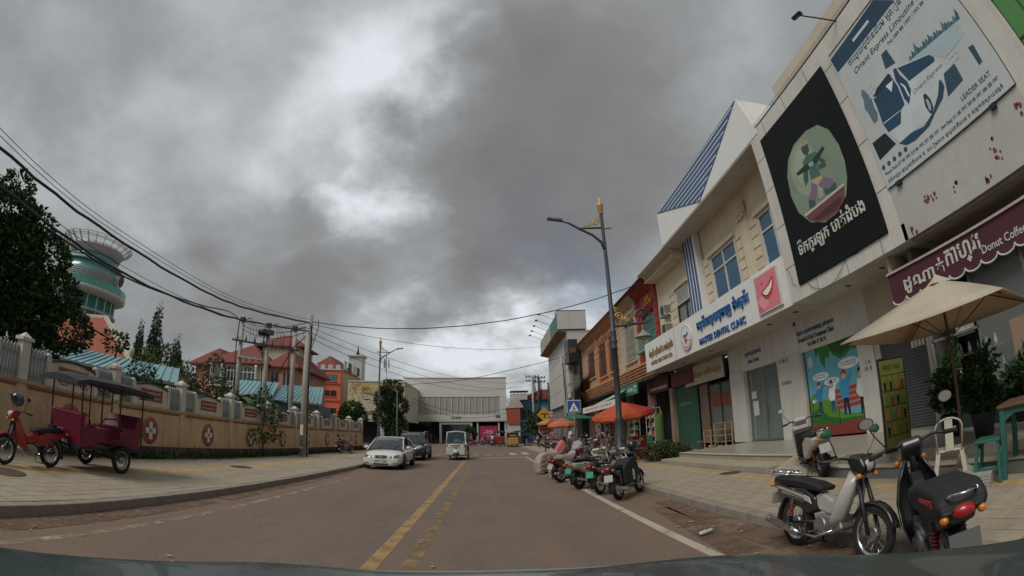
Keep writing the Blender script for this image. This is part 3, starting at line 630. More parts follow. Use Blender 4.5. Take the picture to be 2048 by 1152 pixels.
for i in range(8): lv.box(U - .01, U + .03, 19.5, 21.55, 7.71 + i * .076, 7.745 + i * .076)
for y in (19.45, 20.0, 21.55): lv.box(U - .02, U + .02, y, y + .06, 7.62, 8.38)
P(lv.out('louvre_vent', wf)); P(box('louvre_back', mat('dark_interior', ''), U + .05, U + .1, 19.45, 21.6, 7.6, 8.45)); P(box('upper_wall', cream_wall, U, 10.4, 19.45, 21.6, 8.4, 8.62))
groove = mat('groove_shadow_paint', (.35, .29, .2), .9)
trim = MB()
for a, b in ((10.95, 11.25), (13.25, 14.95 - .05), (17.5, 18.0), (18.95, 19.35), (21.7, 22.6)):
    if b - a > 1.2: rng = [(a, a + .55), (b - .55, b)]
    else: rng = [(a, b)]
    for c, d in rng:
        for z in (6.3, 6.72, 7.14, 7.56, 7.98, 8.4): trim.box(U - .045, U, c, d, z, z + .37)
P(trim.out('quoin_blocks', cream_wall, bevel=.012))
for y0, y1 in ((15.04, 17.32), (11.38, 13.12), (19.48, 21.58)):
    g = MB(); z = 8.66 if y0 != 19.48 else 8.5
    for i, q in enumerate((.1, .07, .04)): g.box(U - .13 + i * .035, U, y0 - q - .05, y1 + q + .05, z + .09 * i, z + .075 + .09 * i)
    for y in (y0 - .1, y1): g.box(U - .05, U, y, y + .1, 6.3, z)
    P(g.out('window_surround', cream_wall))
pil = P(MB().box(U - .07, U, 13.75, 14.4, 6.2, 9.2).out('pilaster', cream_wall)); g = MB()
for i in range(5): g.box(U - .12 - .012 * i, U - .07, 13.68 - i * .01, 14.47 + i * .01, 9.2 + i * .09, 9.27 + i * .09)
for i in range(7): g.ell((U - .14, 13.85 + .08 * i, 9.05 + .06 * sin(i * 2)), (.05, .05, .07), 6, 4)
sub(g.out('carved_capital', cream_wall), pil)
bp = P(box('striped_pilaster', panel_w, U - .3, U, 18.05, 19.4, 6.1, 10.22))
for i in range(4): sub(box('blue_stripe', mat('stripe_blue', (.03, .09, .24), .5, .1, 2, 0), U - .33, U - .3, 18.28 + i * .3, 18.42 + i * .3, 6.1, 10.21), bp)
P(MB().tube([(U - .02, 17.95, 10.2), (U - .03, 17.93, 9), (U - .02, 17.9, 8.2), (U - .02, 17.96, 7.2), (U - .02, 17.92, 6.1)], .015, 5).out('cable', black_m))
# striped parapet
gp = P(MB().prism([(8.785, 10.75, 12.12), (8.785, 19.8, 12.06), (8.785, 19.8, 10.225), (8.785, 10.2, 10.225)], (.2, 0, 0)).prism([(9.0, 10.75, 12.12), (9.0, 10.2, 10.225), (9.0, 10.45, 10.225), (9.0, 10.95, 12.12)], (4, 0, 0)).prism([(9.0, 10.96, 12.12), (13, 10.96, 12.12), (13, 19.8, 12.05), (9.0, 19.8, 12.05)], (0, 0, -.1)).box(9.0, 13, 19.65, 19.8, 10.22, 11.94).out('parapet', panel_w)); pass
P(box('parapet_soffit', grey_soffit, 8.8, 10.3, 10.73, 24.2, 10.16, 10.22)); 
# triangular field of blue ribs on the parapet face
ribs = P(MB().prism([(8.784, 10.78, 12.1), (8.784, 19.72, 12.04), (8.784, 15.15, 10.26)], (-.02, 0, 0)).out('blue_ribbed_panel', mat('roof_blue', (.035, .11, .26), .45, .08, 1, 0)))
for i in range(9):
    f = (i + .5) / 9; a = Vector((0, 10.78, 12.1)).lerp(Vector((0, 15.15, 10.26)), f); b = Vector((0, 19.72, 12.04)).lerp(Vector((0, 15.15, 10.26)), f)
    sub(box('rib', panel_w, 8.75, 8.766, a.y + .05, b.y - .05, a.z - .022, a.z + .022), ribs)
cor = MB()
for i in range(5): cor.box(9.35 - i * .06, 10.0, 19.82, 24.3, 9.9 + i * .1, 9.98 + i * .1)
P(cor.out('cornice', cream_wall)); P(box('cornice_soffit', cream_wall, 9.3, 10, 19.82, 24.3, 9.8, 9.9))
# air conditioners
def aircon(x, y, z, label):
    t = thing('air_conditioner', label, 'air conditioner', (x, y, z))
    MB().box(-.4, 0, -.42, .42, 0, .6).out('casing', mat('aircon_case', (.5, .47, .4), .6, .12, 3, .05, stain=.4, stain_c=(.2, .16, .1)), t, bevel=.02)
    g = MB().lathe((-.405, -.08, .3), [(.25, 0), (.25, -.012)], 20, axis='x'); g.out('fan_guard', dark_steel, t)
    g = MB()
    for i in range(-4, 5): g.box(-.43, -.418, -.33, .17, .3 + i * .055 - .006, .3 + i * .055 + .006)
    g.box(-.41, -.0, -.432, -.42, .1, .5); g.out('grille', steel, t)
    MB().box(-.5, .02, -.4, -.35, -.05, 0).box(-.5, .02, .35, .4, -.05, 0).out('bracket', steel, t)
    MB().tube([(-.1, -.42, .1), (-.05, -.55, -.1), (-.02, -.6, -.5), (.0, -.55, -.9)], .02, 5).out('hose', white_wall, t)
aircon(9.98, 22.9, 7.45, 'upper air conditioner on the cream wall beside the louvre vent'); aircon(9.98, 22.9, 6.42, 'lower air conditioner on the cream wall beside the louvre vent')
# ---------------- framed box carrying the black billboard and the bus billboard
FB = thing('billboard_frame', 'white clad box frame projecting over the coffee shop with a spiked top', 'sign frame', (9, 6, 4.5))
for a, b in ((10.17, 10.72), (6.06, 6.47), (1.4, 1.98)): P(box('frame_post', tile_white, 8.8, 9.9, a, b, 4.94, 9.88), FB)
P(box('frame_sill', tile_white, 8.8, 9.9, 5.95, 10.72, 4.555, 4.94), FB); P(box('frame_top', tile_white, 8.8, 9.9, 1.4, 10.72, 9.88, 10.42), FB)
jj = MB()
for z in (5.6, 6.9, 8.2, 9.3): jj.box(8.796, 8.801, 10.19, 10.7, z, z + .015); jj.box(8.796, 8.801, 6.08, 6.45, z + .3, z + .315)
for y in (9.4, 8.1, 6.8): jj.box(8.796, 8.801, y, y + .015, 4.56, 4.92); jj.box(8.796, 8.801, y + .4, y + .415, 9.9, 10.4)
P(jj.out('cladding_joint', dark_steel, fix=False), FB)
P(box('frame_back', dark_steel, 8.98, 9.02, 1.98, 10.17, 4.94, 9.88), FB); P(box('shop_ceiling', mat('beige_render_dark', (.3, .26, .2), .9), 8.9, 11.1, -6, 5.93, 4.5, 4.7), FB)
rail = MB(); rail.box(8.86, 8.9, 1.4, 10.5, 10.5, 10.54)
P(rail.out('spike_rail', dark_steel), FB); sk = None
for i in range(150):
    y = 10.45 - i * .06
    if sk is None: sk = P(MB().tube([(8.84, y, 10.42), (8.8, y, 10.62)], .008, 4).out('spike', dark_steel), FB)
    else: c = sk.copy(); col.objects.link(c); c.location = Vector(sk.location) - Vector((0, i * .06, 0))
for i in range(7): P(MB().tube([(8.9 + .03 * i, 1.5, 10.5 + .02 * i), (8.88 + .03 * i, 10.5, 10.47 + .025 * (i % 3))], .014, 5).out('cable', black_m), FB)
# wires looping below
P(MB().tube([(8.79, 10.6, 5.6), (8.77, 10.45, 5.3), (8.78, 10.5, 5.1), (8.77, 10.3, 5.0)], .007, 4).out('cable', black_m), FB)
P(MB().tube([(8.79, 9.8, 4.9)] + [(8.77, 9.8 - 1.6 * k / 10, 4.9 - .38 * sin(pi * k / 10) ** .7) for k in range(1, 10)] + [(8.78, 8.1, 4.95), (8.78, 7.6, 4.92), (8.78, 7.2, 5.1)], .007, 4).out('cable', black_m), FB)
bb = P(box('black_billboard', blk, 8.75, 8.8, 6.48, 10.16, 4.95, 9.85)); bb.parent = None; bb.location = (0, 0, 0); bb.name = 'black_billboard'
tag(bb, 'black billboard with an oval picture of a green musician and white lettering', 'billboard')
def bs(c, pts, d, n='printed_picture', o_=(8.75, 10.16, 4.95), par=None, m=None):
    q = shape(n, m or mat('print_' + c.strip('#'), lin(c), .7, .1, 1.5, 0), pts, 'R', o_, None, d); q.parent = par or bb; return q
FIG = [('#4a6a60', [(1.82, 3.18), (2.25, 3.03), (2.32, 2.83), (2.08, 2.62), (2.12, 2.36), (1.68, 2.46), (1.71, 2.76), (1.56, 3.01), (1.61, 3.11)]),
 ('#3a5850', [(1.6, 3.03), (1.69, 2.77), (1.58, 2.51), (1.4, 2.41), (1.38, 2.63)]),
 ('#3a5850', [(2.3, 2.84), (2.46, 2.63), (2.42, 2.45), (2.1, 2.53), (2.14, 2.66), (2.29, 2.61), (2.23, 2.77)]),
 ('#3a5850', [(2.32, 2.05), (2.57, 1.88), (2.52, 1.72), (2.06, 1.78), (2.03, 1.95)]),
 ('#3a5850', [(1.35, 2.05), (1.59, 1.92), (1.55, 1.71), (1.25, 1.79)]),
 ('#7a6a80', [(1.68, 2.46), (2.12, 2.34), (2.48, 2.04), (2.53, 1.9), (2.23, 1.88), (2.02, 2.04), (1.77, 2.02), (1.58, 1.89), (1.33, 2.02), (1.57, 2.24)]),
 ('#b0a57a', [(1.67, 2.44), (2.12, 2.34), (2.16, 2.26), (1.88, 2.19), (1.69, 2.35)]),
 ('#a8a890', [(1.88, 2.19), (2.0, 2.01), (1.96, 1.8), (1.79, 1.82), (1.77, 1.98)]),
 ('#2f4c44', [(1.76, 3.52), (2.04, 3.42), (2.01, 3.23), (1.89, 3.16), (1.75, 3.23), (1.7, 3.39)]),
 ('#9a9478', [(1.75, 3.57), (1.75, 3.64), (1.84, 3.66), (1.92, 3.71), (1.93, 3.62), (2.05, 3.52), (2.05, 3.41), (1.77, 3.49)]),
 ('#1f342f', [(1.16, 2.96), (1.57, 2.97), (1.99, 2.91), (2.55, 3.0), (2.6, 2.91), (2.17, 2.76), (1.67, 2.79), (1.21, 2.87)]),
 ('#8fa596', [(1.77, 2.92), (1.99, 2.9), (2.0, 2.75), (1.8, 2.79)]),
 ('#6e4448', [(1.0, 1.72), (2.83, 1.7), (2.66, 1.33), (2.29, 1.2), (1.83, 1.19), (1.47, 1.27), (1.14, 1.48)]),
 ('#c4bdb0', [(0.99, 1.73), (2.83, 1.72), (2.82, 1.66), (1.02, 1.66)]),
 ('#512c30', [(1.25, 1.46), (2.54, 1.5), (2.62, 1.38), (2.31, 1.26), (1.76, 1.28), (1.44, 1.34)])]
OVAL = [(2.68, 3.62), (2.14, 3.78), (1.47, 3.76), (1.01, 3.53), (0.73, 3.09), (0.64, 2.5), (0.76, 1.91), (1.17, 1.41), (1.71, 1.16), (2.27, 1.17), (2.77, 1.41), (3.0, 1.78), (3.12, 2.18), (3.13, 2.67), (3.0, 3.23)]
bs('#7f8f7c', OVAL, .004, 'oval_background'); bs('#92a28a', oval(1.55, 2.9, .62, .8, 30), .0045, 'oval_glow'); bs('#9eab92', oval(1.5, 3.0, .38, .5, 24), .005, 'oval_glow')
for i, (c_, p_) in enumerate(FIG): bs(c_, p_, .0055 + .0005 * i, 'printed_figure')
lw = mat('pale_lettering', (.55, .56, .5), .6, .05, 3, 0)
q = text('ទឹកក្រឡុក បាត់ដំបង', lw, (8.75, 8.35, 5.86), 2.9, .55, 'R', .03, bold=.01); q.parent = bb
# bus billboard
BW = mat('bus_banner_white', (.5, .54, .54), .6, .07, .8, .05, streak=.12, stain_c=(.3, .33, .32))
b2 = tag(box('bus_billboard', BW, 8.75, 8.8, 2.0, 6.05, 5.82, 9.78), 'pale blue billboard advertising a limousine bus, torn top corner', 'billboard')
O2 = (8.75, 6.05, 5.82)
def b2s(c, pts, d, n='printed_bus'): return bs(c, pts, d, n, O2, b2)
NB = '#1f4560'; N2 = '#3d5c70'
BUS = [('#c3cdd0', [(0.71, 2.05), (1.43, 2.21), (1.66, 2.19), (2.68, 1.77), (2.74, 1.58), (2.82, 1.21), (2.54, 0.97), (2.29, 0.74), (1.84, 0.63), (1.39, 0.68), (0.86, 0.69), (0.65, 1.09), (0.62, 1.35)], 0.0045),
 ('#1f4560', [(0.69, 2.03), (0.8, 1.99), (1.46, 2.15), (1.5, 1.78), (1.44, 1.32), (1.27, 1.28), (1.1, 1.03), (0.67, 1.08), (0.62, 1.35), (0.68, 1.81)], 0.006),
 ('#16303f', [(0.72, 2.06), (0.92, 2.16), (1.43, 2.21), (1.48, 2.13), (1.39, 2.05), (0.8, 2.0)], 0.0062),
 ('#1f4560', [(1.74, 2.12), (2.67, 1.75), (2.74, 1.61), (2.7, 1.54), (1.85, 1.66)], 0.006),
 ('#1f4560', [(1.61, 2.18), (1.71, 2.15), (1.71, 1.95), (1.8, 1.69), (1.78, 1.47), (1.55, 1.24), (1.5, 1.43), (1.54, 1.75), (1.53, 1.94)], 0.0061),
 ('#dfe5e5', [(1.19, 2.02), (1.46, 1.99), (1.27, 1.79)], 0.0066),
 ('#dfe5e5', [(1.62, 1.79), (1.69, 1.64), (1.67, 1.38), (1.63, 1.39), (1.64, 1.64), (1.6, 1.77)], 0.0067),
 ('#e4e8e8', [(0.65, 1.35), (1.26, 1.29), (1.24, 1.28), (0.64, 1.33)], 0.0068),
 ('#22303a', [(2.0, 1.17), (2.08, 1.15), (2.12, 0.98), (2.09, 0.78), (1.99, 0.69), (1.94, 0.74), (1.91, 0.93)], 0.0066),
 ('#aab4b8', [(2.0, 1.04), (2.06, 1.03), (2.06, 0.86), (2.0, 0.76), (1.96, 0.81)], 0.007),
 ('#1d4663', [(0.82, 0.69), (1.27, 0.69), (1.65, 0.6), (2.02, 0.71), (2.34, 0.92), (2.55, 1.15), (2.6, 1.12), (2.59, 0.97), (2.42, 0.8), (2.07, 0.67), (1.77, 0.53), (1.28, 0.49), (1.0, 0.54)], 0.0065),
 ('#5a7480', [(0.5, 2.47), (0.56, 2.36), (0.64, 2.06), (0.59, 1.84), (0.61, 1.68), (0.53, 1.52), (0.38, 1.52), (0.35, 1.87), (0.31, 2.01), (0.4, 2.21), (0.4, 2.37)], 0.004),
 ('#2d4a5c', [(1.53, 2.71), (1.74, 2.7), (1.77, 2.26), (1.43, 2.35)], 0.0048),
 ('#2d4a5c', [(2.73, 1.18), (3.09, 1.17), (3.07, 0.78), (2.55, 0.74)], 0.0072),
 ('#2d4a5c', [(3.58, 1.2), (3.72, 1.17), (3.69, 0.77), (3.58, 0.76)], 0.0048),
 ('#a9bcc2', [(2.09, 2.04), (3.71, 1.84), (3.69, 1.47), (2.97, 1.4), (2.77, 1.65)], 0.0035)]
SKY_ = [[(2.14, 2.01), (2.27, 1.99), (2.25, 2.05), (2.2, 2.1), (2.16, 2.07)], [(2.24, 2.0), (2.36, 1.98), (2.36, 2.07), (2.32, 2.16), (2.28, 2.08)], [(2.33, 1.99), (2.46, 1.97), (2.5, 2.11), (2.47, 2.26), (2.4, 2.11)], [(2.43, 1.97), (2.55, 1.95), (2.55, 2.04), (2.51, 2.11), (2.46, 2.05)], [(2.52, 1.96), (2.65, 1.94), (2.63, 2.01), (2.59, 2.07), (2.55, 2.03)], [(2.61, 1.95), (2.74, 1.93), (2.75, 2.03), (2.71, 2.12), (2.66, 2.04)], [(2.71, 1.94), (2.83, 1.92), (2.84, 2.02), (2.8, 2.11), (2.75, 2.03)], [(2.8, 1.93), (2.92, 1.91), (2.95, 2.02), (2.91, 2.14), (2.86, 2.03)], [(2.89, 1.91), (3.02, 1.89), (3.01, 1.97), (2.97, 2.04), (2.93, 1.99)], [(2.98, 1.9), (3.11, 1.88), (3.12, 1.98), (3.08, 2.07), (3.03, 1.99)], [(3.07, 1.89), (3.2, 1.87), (3.2, 1.96), (3.17, 2.05), (3.12, 1.97)], [(3.16, 1.88), (3.29, 1.86), (3.27, 1.93), (3.23, 1.97), (3.19, 1.94)], [(3.25, 1.87), (3.38, 1.85), (3.41, 1.96), (3.38, 2.09), (3.32, 1.97)], [(3.34, 1.85), (3.46, 1.83), (3.48, 1.93), (3.45, 2.02), (3.39, 1.94)], [(3.43, 1.84), (3.55, 1.82), (3.56, 1.91), (3.52, 1.98), (3.48, 1.92)], [(3.52, 1.83), (3.64, 1.81), (3.62, 1.87), (3.59, 1.91), (3.55, 1.89)], [(3.61, 1.82), (3.73, 1.8), (3.74, 1.88), (3.7, 1.96), (3.65, 1.89)], [(3.7, 1.8), (3.82, 1.79), (3.86, 1.91), (3.84, 2.05), (3.77, 1.91)]]
DARKC = [(0.08, 1.16), (0.56, 1.14), (0.73, 0.74), (0.1, 0.69)]
BAND = [(0.03, 3.86), (2.23, 3.94), (2.72, 3.41), (0.05, 3.39)]
for c_, p_, d_ in BUS: b2s(c_, p_, d_)
for i, p_ in enumerate(SKY_): b2s(['#4f7383', '#3c5f70'][i % 2], p_, .004 + .0001 * i, 'printed_skyline')
b2s('#101c26', DARKC, .0052, 'printed_road'); b2s('#1c3f58', BAND, .003, 'printed_band'); b2s('#c8d4d8', [(1.0, 3.62), (1.75, 3.62), (1.75, 3.7), (1.0, 3.7)], .004, 'printed_bar')
for a_, b_ in ((.62, 2.35), (3.05, 1.45)):
    for i in range(9): b2s('#b8c4c8', oval(a_ + .1 * (i % 3) + .02 * sin(i * 3), b_ - .12 * (i // 3), .032, .02, 6), .0078, 'printed_ornament')
navy = mat('navy_print', (.02, .05, .09), .6, .05, 3, 0)
for s_, yy, zz_, w_, h_, sh in (('ថេយ្យដ្ឋានដេីរម អូរៀន អ៊ិច ប្រេស', 3.9, 9.12, 3.3, .3, 0), ('Orient Express Limousine Bus', 4.0, 8.78, 3.0, .2, .3), ('Tel: 089 88 1997 / 093 88 1997', 3.3, 8.58, 1.8, .08, 0), ('Orient Express', 3.75, 7.18, 1.0, .13, .3), ('LEADER SEAT', 2.8, 6.32, .9, .1, 0), ('Phnom Penh: 077 88 1997, 010 88 1997, 097 288 1997   Siem Reap: 011 88 1997, 069 88 1997, 088 288 1997', 4.1, 6.12, 3.7, .1, 0), ('ភ្នំពេញ៖ ផ្លូវជាតិលេខ ៥  សៀមរាប៖ ផ្លូវជាតិលេខ ៦ សង្កាត់ស្វាយដង្គំ', 4.1, 5.95, 3.7, .12, 0)):
    q = text(s_, navy, (8.75, yy, zz_), w_, h_, 'R', .006, shear=sh); q.parent = b2
for i in range(5): b2s('#33505f', oval(.12 + i * .2, .5 - .0 * i + (-.02), .055, .055, 12), .0079, 'printed_icon')
pb = tag(box('blank_sign_panel', mat('stained_panel', (.46, .46, .43), .65, .08, .8, .1, stain=.25, stain_c=(.25, .1, .07)), 8.8, 8.86, 1.98, 6.06, 4.56, 5.8), 'stained blank grey panel with rusty scabs under the bus billboard', 'sign panel')
rr_ = random.Random(8)
for cy_, cz_ in ((3.1, 5.2), (3.05, 4.95), (4.3, 4.95), (4.9, 5.0), (5.1, 5.15), (5.75, 4.7), (2.2, 5.4), (3.5, 4.75)):
    for _ in range(4):
        a = rr_.uniform(-.1, .1), rr_.uniform(-.12, .12); s_ = rr_.uniform(.02, .05)
        q = shape('rust_scab', mat('rust', (.2, .06, .035), .9, .3, 9, .3), [(s_ * cos(t) * rr_.uniform(.6, 1.3), s_ * 1.4 * sin(t) * rr_.uniform(.6, 1.3)) for t in [k * pi / 4 for k in range(8)]], 'R', (8.8, cy_ + a[0], cz_ + a[1]), None, .006); q.parent = pb
P(MB().box(8.72, 8.8, 5.6, 5.75, 5.72, 5.82).box(8.72, 8.8, 2.6, 2.75, 5.72, 5.82).out('clip', dark_steel), FB)
# rooftop storey behind the billboard, flood lamps
t = thing('rooftop_storey', 'beige upper storey set back above the billboards', 'building', (12, 6, 10.4))
P(box('wall', mat('beige_render', (.5, .44, .35), .8, .08, .6, .1, streak=.3, stain_c=(.3, .25, .2)), 11.3, 16, -6, 11.2, 10.42, 13.6), t)
P(MB().box(11.22, 11.3, 5.2, 5.9, 12.0, 12.5).out('vent_panel', steel), t); P(MB().box(11.25, 11.3, 8, 8.12, 11.6, 11.75).box(11.25, 11.3, 9, 9.1, 11.9, 12).box(11.25, 11.3, 7, 7.1, 12.4, 12.5).out('wall_hook', dark_steel), t)
t = thing('flood_lamp', 'black flood lamp on a long arm above the bus billboard', 'lamp', (8.8, 5.2, 10.4))
MB().tube([(0, 0, 0), (-.9, .35, .25)], .022, 6).out('arm', dark_steel, t); MB().cbox((-1.0, .4, .26), (.2, .32, .09), (0, -.5, .3)).out('lamp_head', dark_steel, t, bevel=.015)
# ---------------- coffee shop
CF = thing('coffee_shop', 'dark coffee shop front with a maroon lettered awning', 'shop', (10, 5, .4))
mar = mat('maroon_awning', (.075, .018, .03), .75, .12, 2, .08)
P(MB().box(9.0, 9.06, -1, 7.02, 3.5, 4.1).out('awning_board', mar), CF)
g = MB()
for i in range(18):
    yc = 6.8 - i * .44; g.prism([(9.0, yc + .22 * cos(pi + k * pi / 8), 3.5 + .12 * sin(pi + k * pi / 8)) for k in range(9)], (.03, 0, 0))
P(g.out('scallop', mar), CF)
g = MB()
for i in range(18):
    yc = 6.8 - i * .44; ps = [(8.995, yc + .22 * cos(pi + k * pi / 8), 3.5 + .12 * sin(pi + k * pi / 8)) for k in range(9)]
    g.tube(ps, .022, 5)
P(g.out('scallop_edge', lw), CF); P(box('awning_rail', mat('pale_pink_rail', (.5, .4, .38), .6), 8.96, 9.08, -1, 7.04, 4.1, 4.15), CF)
for s_, yy, zz_, w_, h_, bd in (('ដូណាត់', 5.95, 3.74, 1.25, .42, .02), ('កាហ្វេ', 4.75, 3.8, 1.0, .46, .02), ('Donut Coffee', 3.72, 3.66, 1.15, .16, .01)): P(text(s_, lw, (9.0, yy, zz_), w_, h_, 'R', .012, bold=bd), CF)
P(box('awning_bracket', mat('beige_render', ''), 9.05, 10.6, 6.9, 7.0, 3.55, 4.56), CF)
shm = mat('grey_shutter', (.085, .092, .095), .6, .12, 2, .05, stain=.3)
sh = P(box('roller_shutter', shm, X + .05, X + .1, 6.55, 9.12, .45, 3.5), CF)
g = MB().box(X + .028, X + .05, 6.6, 9.08, .5, .56)
sl_ = None
for i in range(38):
    if sl_ is None: sl_ = sub(box('slat', shm, X + .03, X + .05, 6.6, 9.08, .5, .555), sh)
    else: c = sl_.copy(); col.objects.link(c); c.location = (0, 0, i * .077)
P(MB().box(X - .02, X + .1, 6.45, 6.55, .45, 3.5).box(X - .02, X + .1, 9.12, 9.34, .45, 3.5).box(X - .05, X + .1, 6.4, 9.35, 3.42, 4.6).out('shutter_frame', mat('beige_render', '')), CF)
for i in range(4): sub(MB().box(X - .0, X + .025, 7.85 - i * .13, 7.94 - i * .13, 2.5, 2.8).out('paper_slip', white_wall), sh)
nb = sub(box('notice_sheet', panel_w, X, X + .02, 6.62, 7.02, 2.05, 2.6), sh)
for i in range(5): sub(text('០៩២ ៨៨៨ ២២', grey_letter, (X - .001, 6.82, 2.5 - i * .1), .32, .05, 'R', .003), sh) if i < 4 else None
P(MB().box(9.3, 10.6, 6.36, 6.5, .45, 4.56).out('side_wall', mat('dark_side_wall', (.16, .145, .12), .8, .2, 2, .1)), CF)
g = MB()
for a in (2.2, 3.55, 4.95, 6.3): g.box(9.25, 9.33, a - .04, a + .04, 1.35, 3.5)
g.box(9.25, 9.33, 1, 6.36, 1.3, 1.37).box(9.25, 9.33, 4.95, 6.3, 2.35, 2.4)
P(g.out('window_frame', steel), CF); P(box('counter_wall', mat('counter_green', (.03, .05, .042), .7, .2, 2, .1), 9.27, 9.4, -1, 6.36, .45, 1.3), CF); P(box('counter_top', mat('pale_ledge', (.4, .42, .38), .5), 9.0, 9.45, -1, 5.4, 1.26, 1.31), CF)
for a, b in ((2.24, 3.51), (3.59, 4.91)): P(box('pane', cg, 9.285, 9.295, a, b, 1.37, 3.5), CF)
P(box('orange_board', mat('orange_board', (.35, .13, .04), .7, .15, 2), 9.5, 9.55, 3.0, 4.3, 1.45, 2.3), CF); P(box('window_poster', mat('poster_cream', (.35, .36, .3), .7, .4, 8), 9.3, 9.31, 5.1, 5.6, 2.3, 3.2), CF)
g = MB(); g.box(9.6, 9.9, 4.6, 6.2, 1.9, 1.95).box(9.6, 9.9, 4.6, 6.2, 1.4, 1.45); P(g.out('shelf', brown_wood), CF)
rr_ = random.Random(4)
for i in range(12):
    y = 4.7 + i * .12; z = 1.95 if i % 2 else 1.45
    P(MB().lathe((9.7, y, z), [(.04, 0), (.045, .1), (.02, .16), (.018, .22)], 8).out('jar', [steel, white_wall, green_glass][i % 3]), CF)
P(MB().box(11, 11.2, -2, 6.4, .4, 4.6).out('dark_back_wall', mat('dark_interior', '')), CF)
# green shop beyond the bus billboard
t = thing('green_shophouse', 'bright green shophouse front with window boxes at the picture edge', 'building', (9, 0, 4.5))
gw = mat('green_cladding', (.07, .24, .06), .6, .1, 1, .03)
P(box('wall', gw, 8.85, 10, -6, 1.38, 4.6, 10.4), t)
g = MB()
for i in range(5): g.box(8.83, 8.85, -6, 1.38, 5.4 + i, 5.43 + i)
for i in range(5): g.box(8.83, 8.85, .9 - i * 1.2, .93 - i * 1.2, 4.6, 10.4)
P(g.out('cladding_joint', mat('dark_green', (.02, .07, .02), .7), fix=False), t); P(MB().box(8.5, 8.85, -1.2, .3, 7.4, 8.6).out('wall_unit', dark_steel, bevel=.03), t)

# ================================================================ SHOPHOUSES FURTHER DOWN THE RIGHT SIDE
def house(name, label, y0, y1, c, trimc, wins, roofc=None, wx=10.0, ztop=10.3, lowz=4.5):
    t = thing(name, label, 'shophouse', (11, (y0 + y1) / 2, 0))
    m = mat(name + '_render_' + label[:3], c, .8, .12, 1, .1, streak=.45, stain_c=(.14, .09, .07)); tm = mat(name + '_trim_' + label[:3], trimc, .75, .12, 1.5, .1, streak=.35, stain_c=(.14, .1, .08))
    ys = sorted([y0] + [v for w_ in wins for v in w_[:2]] + [y1])
    z0, z1 = wins[0][2], wins[0][3]
    P(box('upper_wall', m, wx, 10.6, y0, y1, z1, ztop - .4), t); P(box('upper_wall', m, wx, 10.6, y0, y1, lowz, z0), t)
    for i in range(0, len(ys), 2): P(box('upper_wall', m, wx, 10.6, ys[i], ys[i + 1], z0, z1), t)
    P(box('back_wall', MATS['dark_interior'], 10.6, 10.7, y0, y1, z0, z1), t)
    g = MB()
    for i in range(6): g.box(wx - .12 - .09 * i, 10.6, y0 + .002 * i, y1 - .002 * i, ztop - .45 + i * .09, ztop - .375 + i * .09)
    P(g.out('cornice', tm), t)
    if roofc: P(MB().prism([(9.2, y0, ztop + .1), (9.35, y0, ztop + .02), (13, y0, ztop + 1.0), (13, y0, ztop + 1.15)], (0, y1 - y0 - .01, 0)).out('roof', mat('roof_' + roofc[0], roofc[1], .8, .15, 2, .2)), t)
    g = MB()
    for y in (y0 + .02, y1 - .4):
        g.box(wx - .09, wx, y, y + .38, lowz, ztop - .45)
        for i in range(5): g.box(wx - .13 - .01 * i, wx, y - .02, y + .4, ztop - .95 + i * .1, ztop - .87 + i * .1)
        for i in range(int((ztop - 1 - lowz) / .5)): g.box(wx - .12, wx - .09, y + .03, y + .35, lowz + i * .5, lowz + i * .5 + .42)
    P(g.out('pilaster', tm), t)
    for wn_ in wins:
        a, b, c0, c1 = wn_[:4]
        g = MB()
        for y in (a - .16, b): g.box(wx - .07, wx, y, y + .16, c0 - .1, c1 + .1)
        for i in range(4): g.box(wx - .08 - .04 * i, wx, a - .2 - .04 * i, b + .2 + .04 * i, c1 + .1 + .1 * i, c1 + .18 + .1 * i)
        g.box(wx - .15, wx, a - .22, b + .22, c0 - .2, c0 - .1)
        if len(wn_) > 5 and wn_[5]: g.prism([(wx - .07, a - .1, c1 + .5), (wx - .07, (a + b) / 2, c1 + .95), (wx - .07, b + .1, c1 + .5)], (.07, 0, 0))
        P(g.out('window_surround', tm), t)
        gm = wn_[4]; w_ = P(box('window', mat('window_dark', (.03, .03, .028), .25, .3, 4, 0), wx + .08, wx + .1, a, b, c0, c1), t)
        f = MB().box(wx + .02, wx + .08, a, b, (c0 + c1) / 2 + .5, (c0 + c1) / 2 + .56).box(wx + .02, wx + .08, (a + b) / 2 - .03, (a + b) / 2 + .03, c0, c1)
        sub(f.out('window_frame', brown_wood), w_)
        n = max(5, int((b - a) / .17)); g = MB()
        for i in range(n + 1): y = a + (b - a) * i / n; g.tube([(wx - .06, y, c0), (wx - .1, y, c0 + .3), (wx - .06, y, c1 - .3)], .014, 4)
        for z in (c0 + .1, c0 + .6, c0 + 1.1, c1 - .5): g.box(wx - .075, wx - .055, a, b, z, z + .03)
        sub(g.out('window_grille', gm), w_)
    return t, m, tm
wgr = mat('white_grille', (.5, .48, .43), .6, .1, 3, 0); ggr = mat('green_grille', (.12, .36, .3), .6, .1, 3, 0); bgr = mat('brown_grille', (.12, .05, .04), .6, .1, 3, 0)
red_t, m_, tm_ = house('red_shophouse', 'deep red shophouse with a green barred window and gold letters', 24.36, 28.2, (.3, .035, .02), (.33, .045, .028), [(25.0, 27.3, 6.3, 8.5, ggr)], ('maroon', (.12, .02, .018)))
P(text('សុខ\nសុវត្ថិ', mat('yellow_letter', (.55, .36, .04), .5), (9.97, 26.0, 9.15), 1.3, .8, 'R', .04), red_t)
P(box('green_balcony', ggr, 9.4, 9.9, 24.9, 27.4, 6.1, 6.22), red_t); g = MB()
for i in range(12): g.tube([(9.42, 25 + i * .2, 6.2), (9.42, 25 + i * .2, 6.95)], .02, 4)
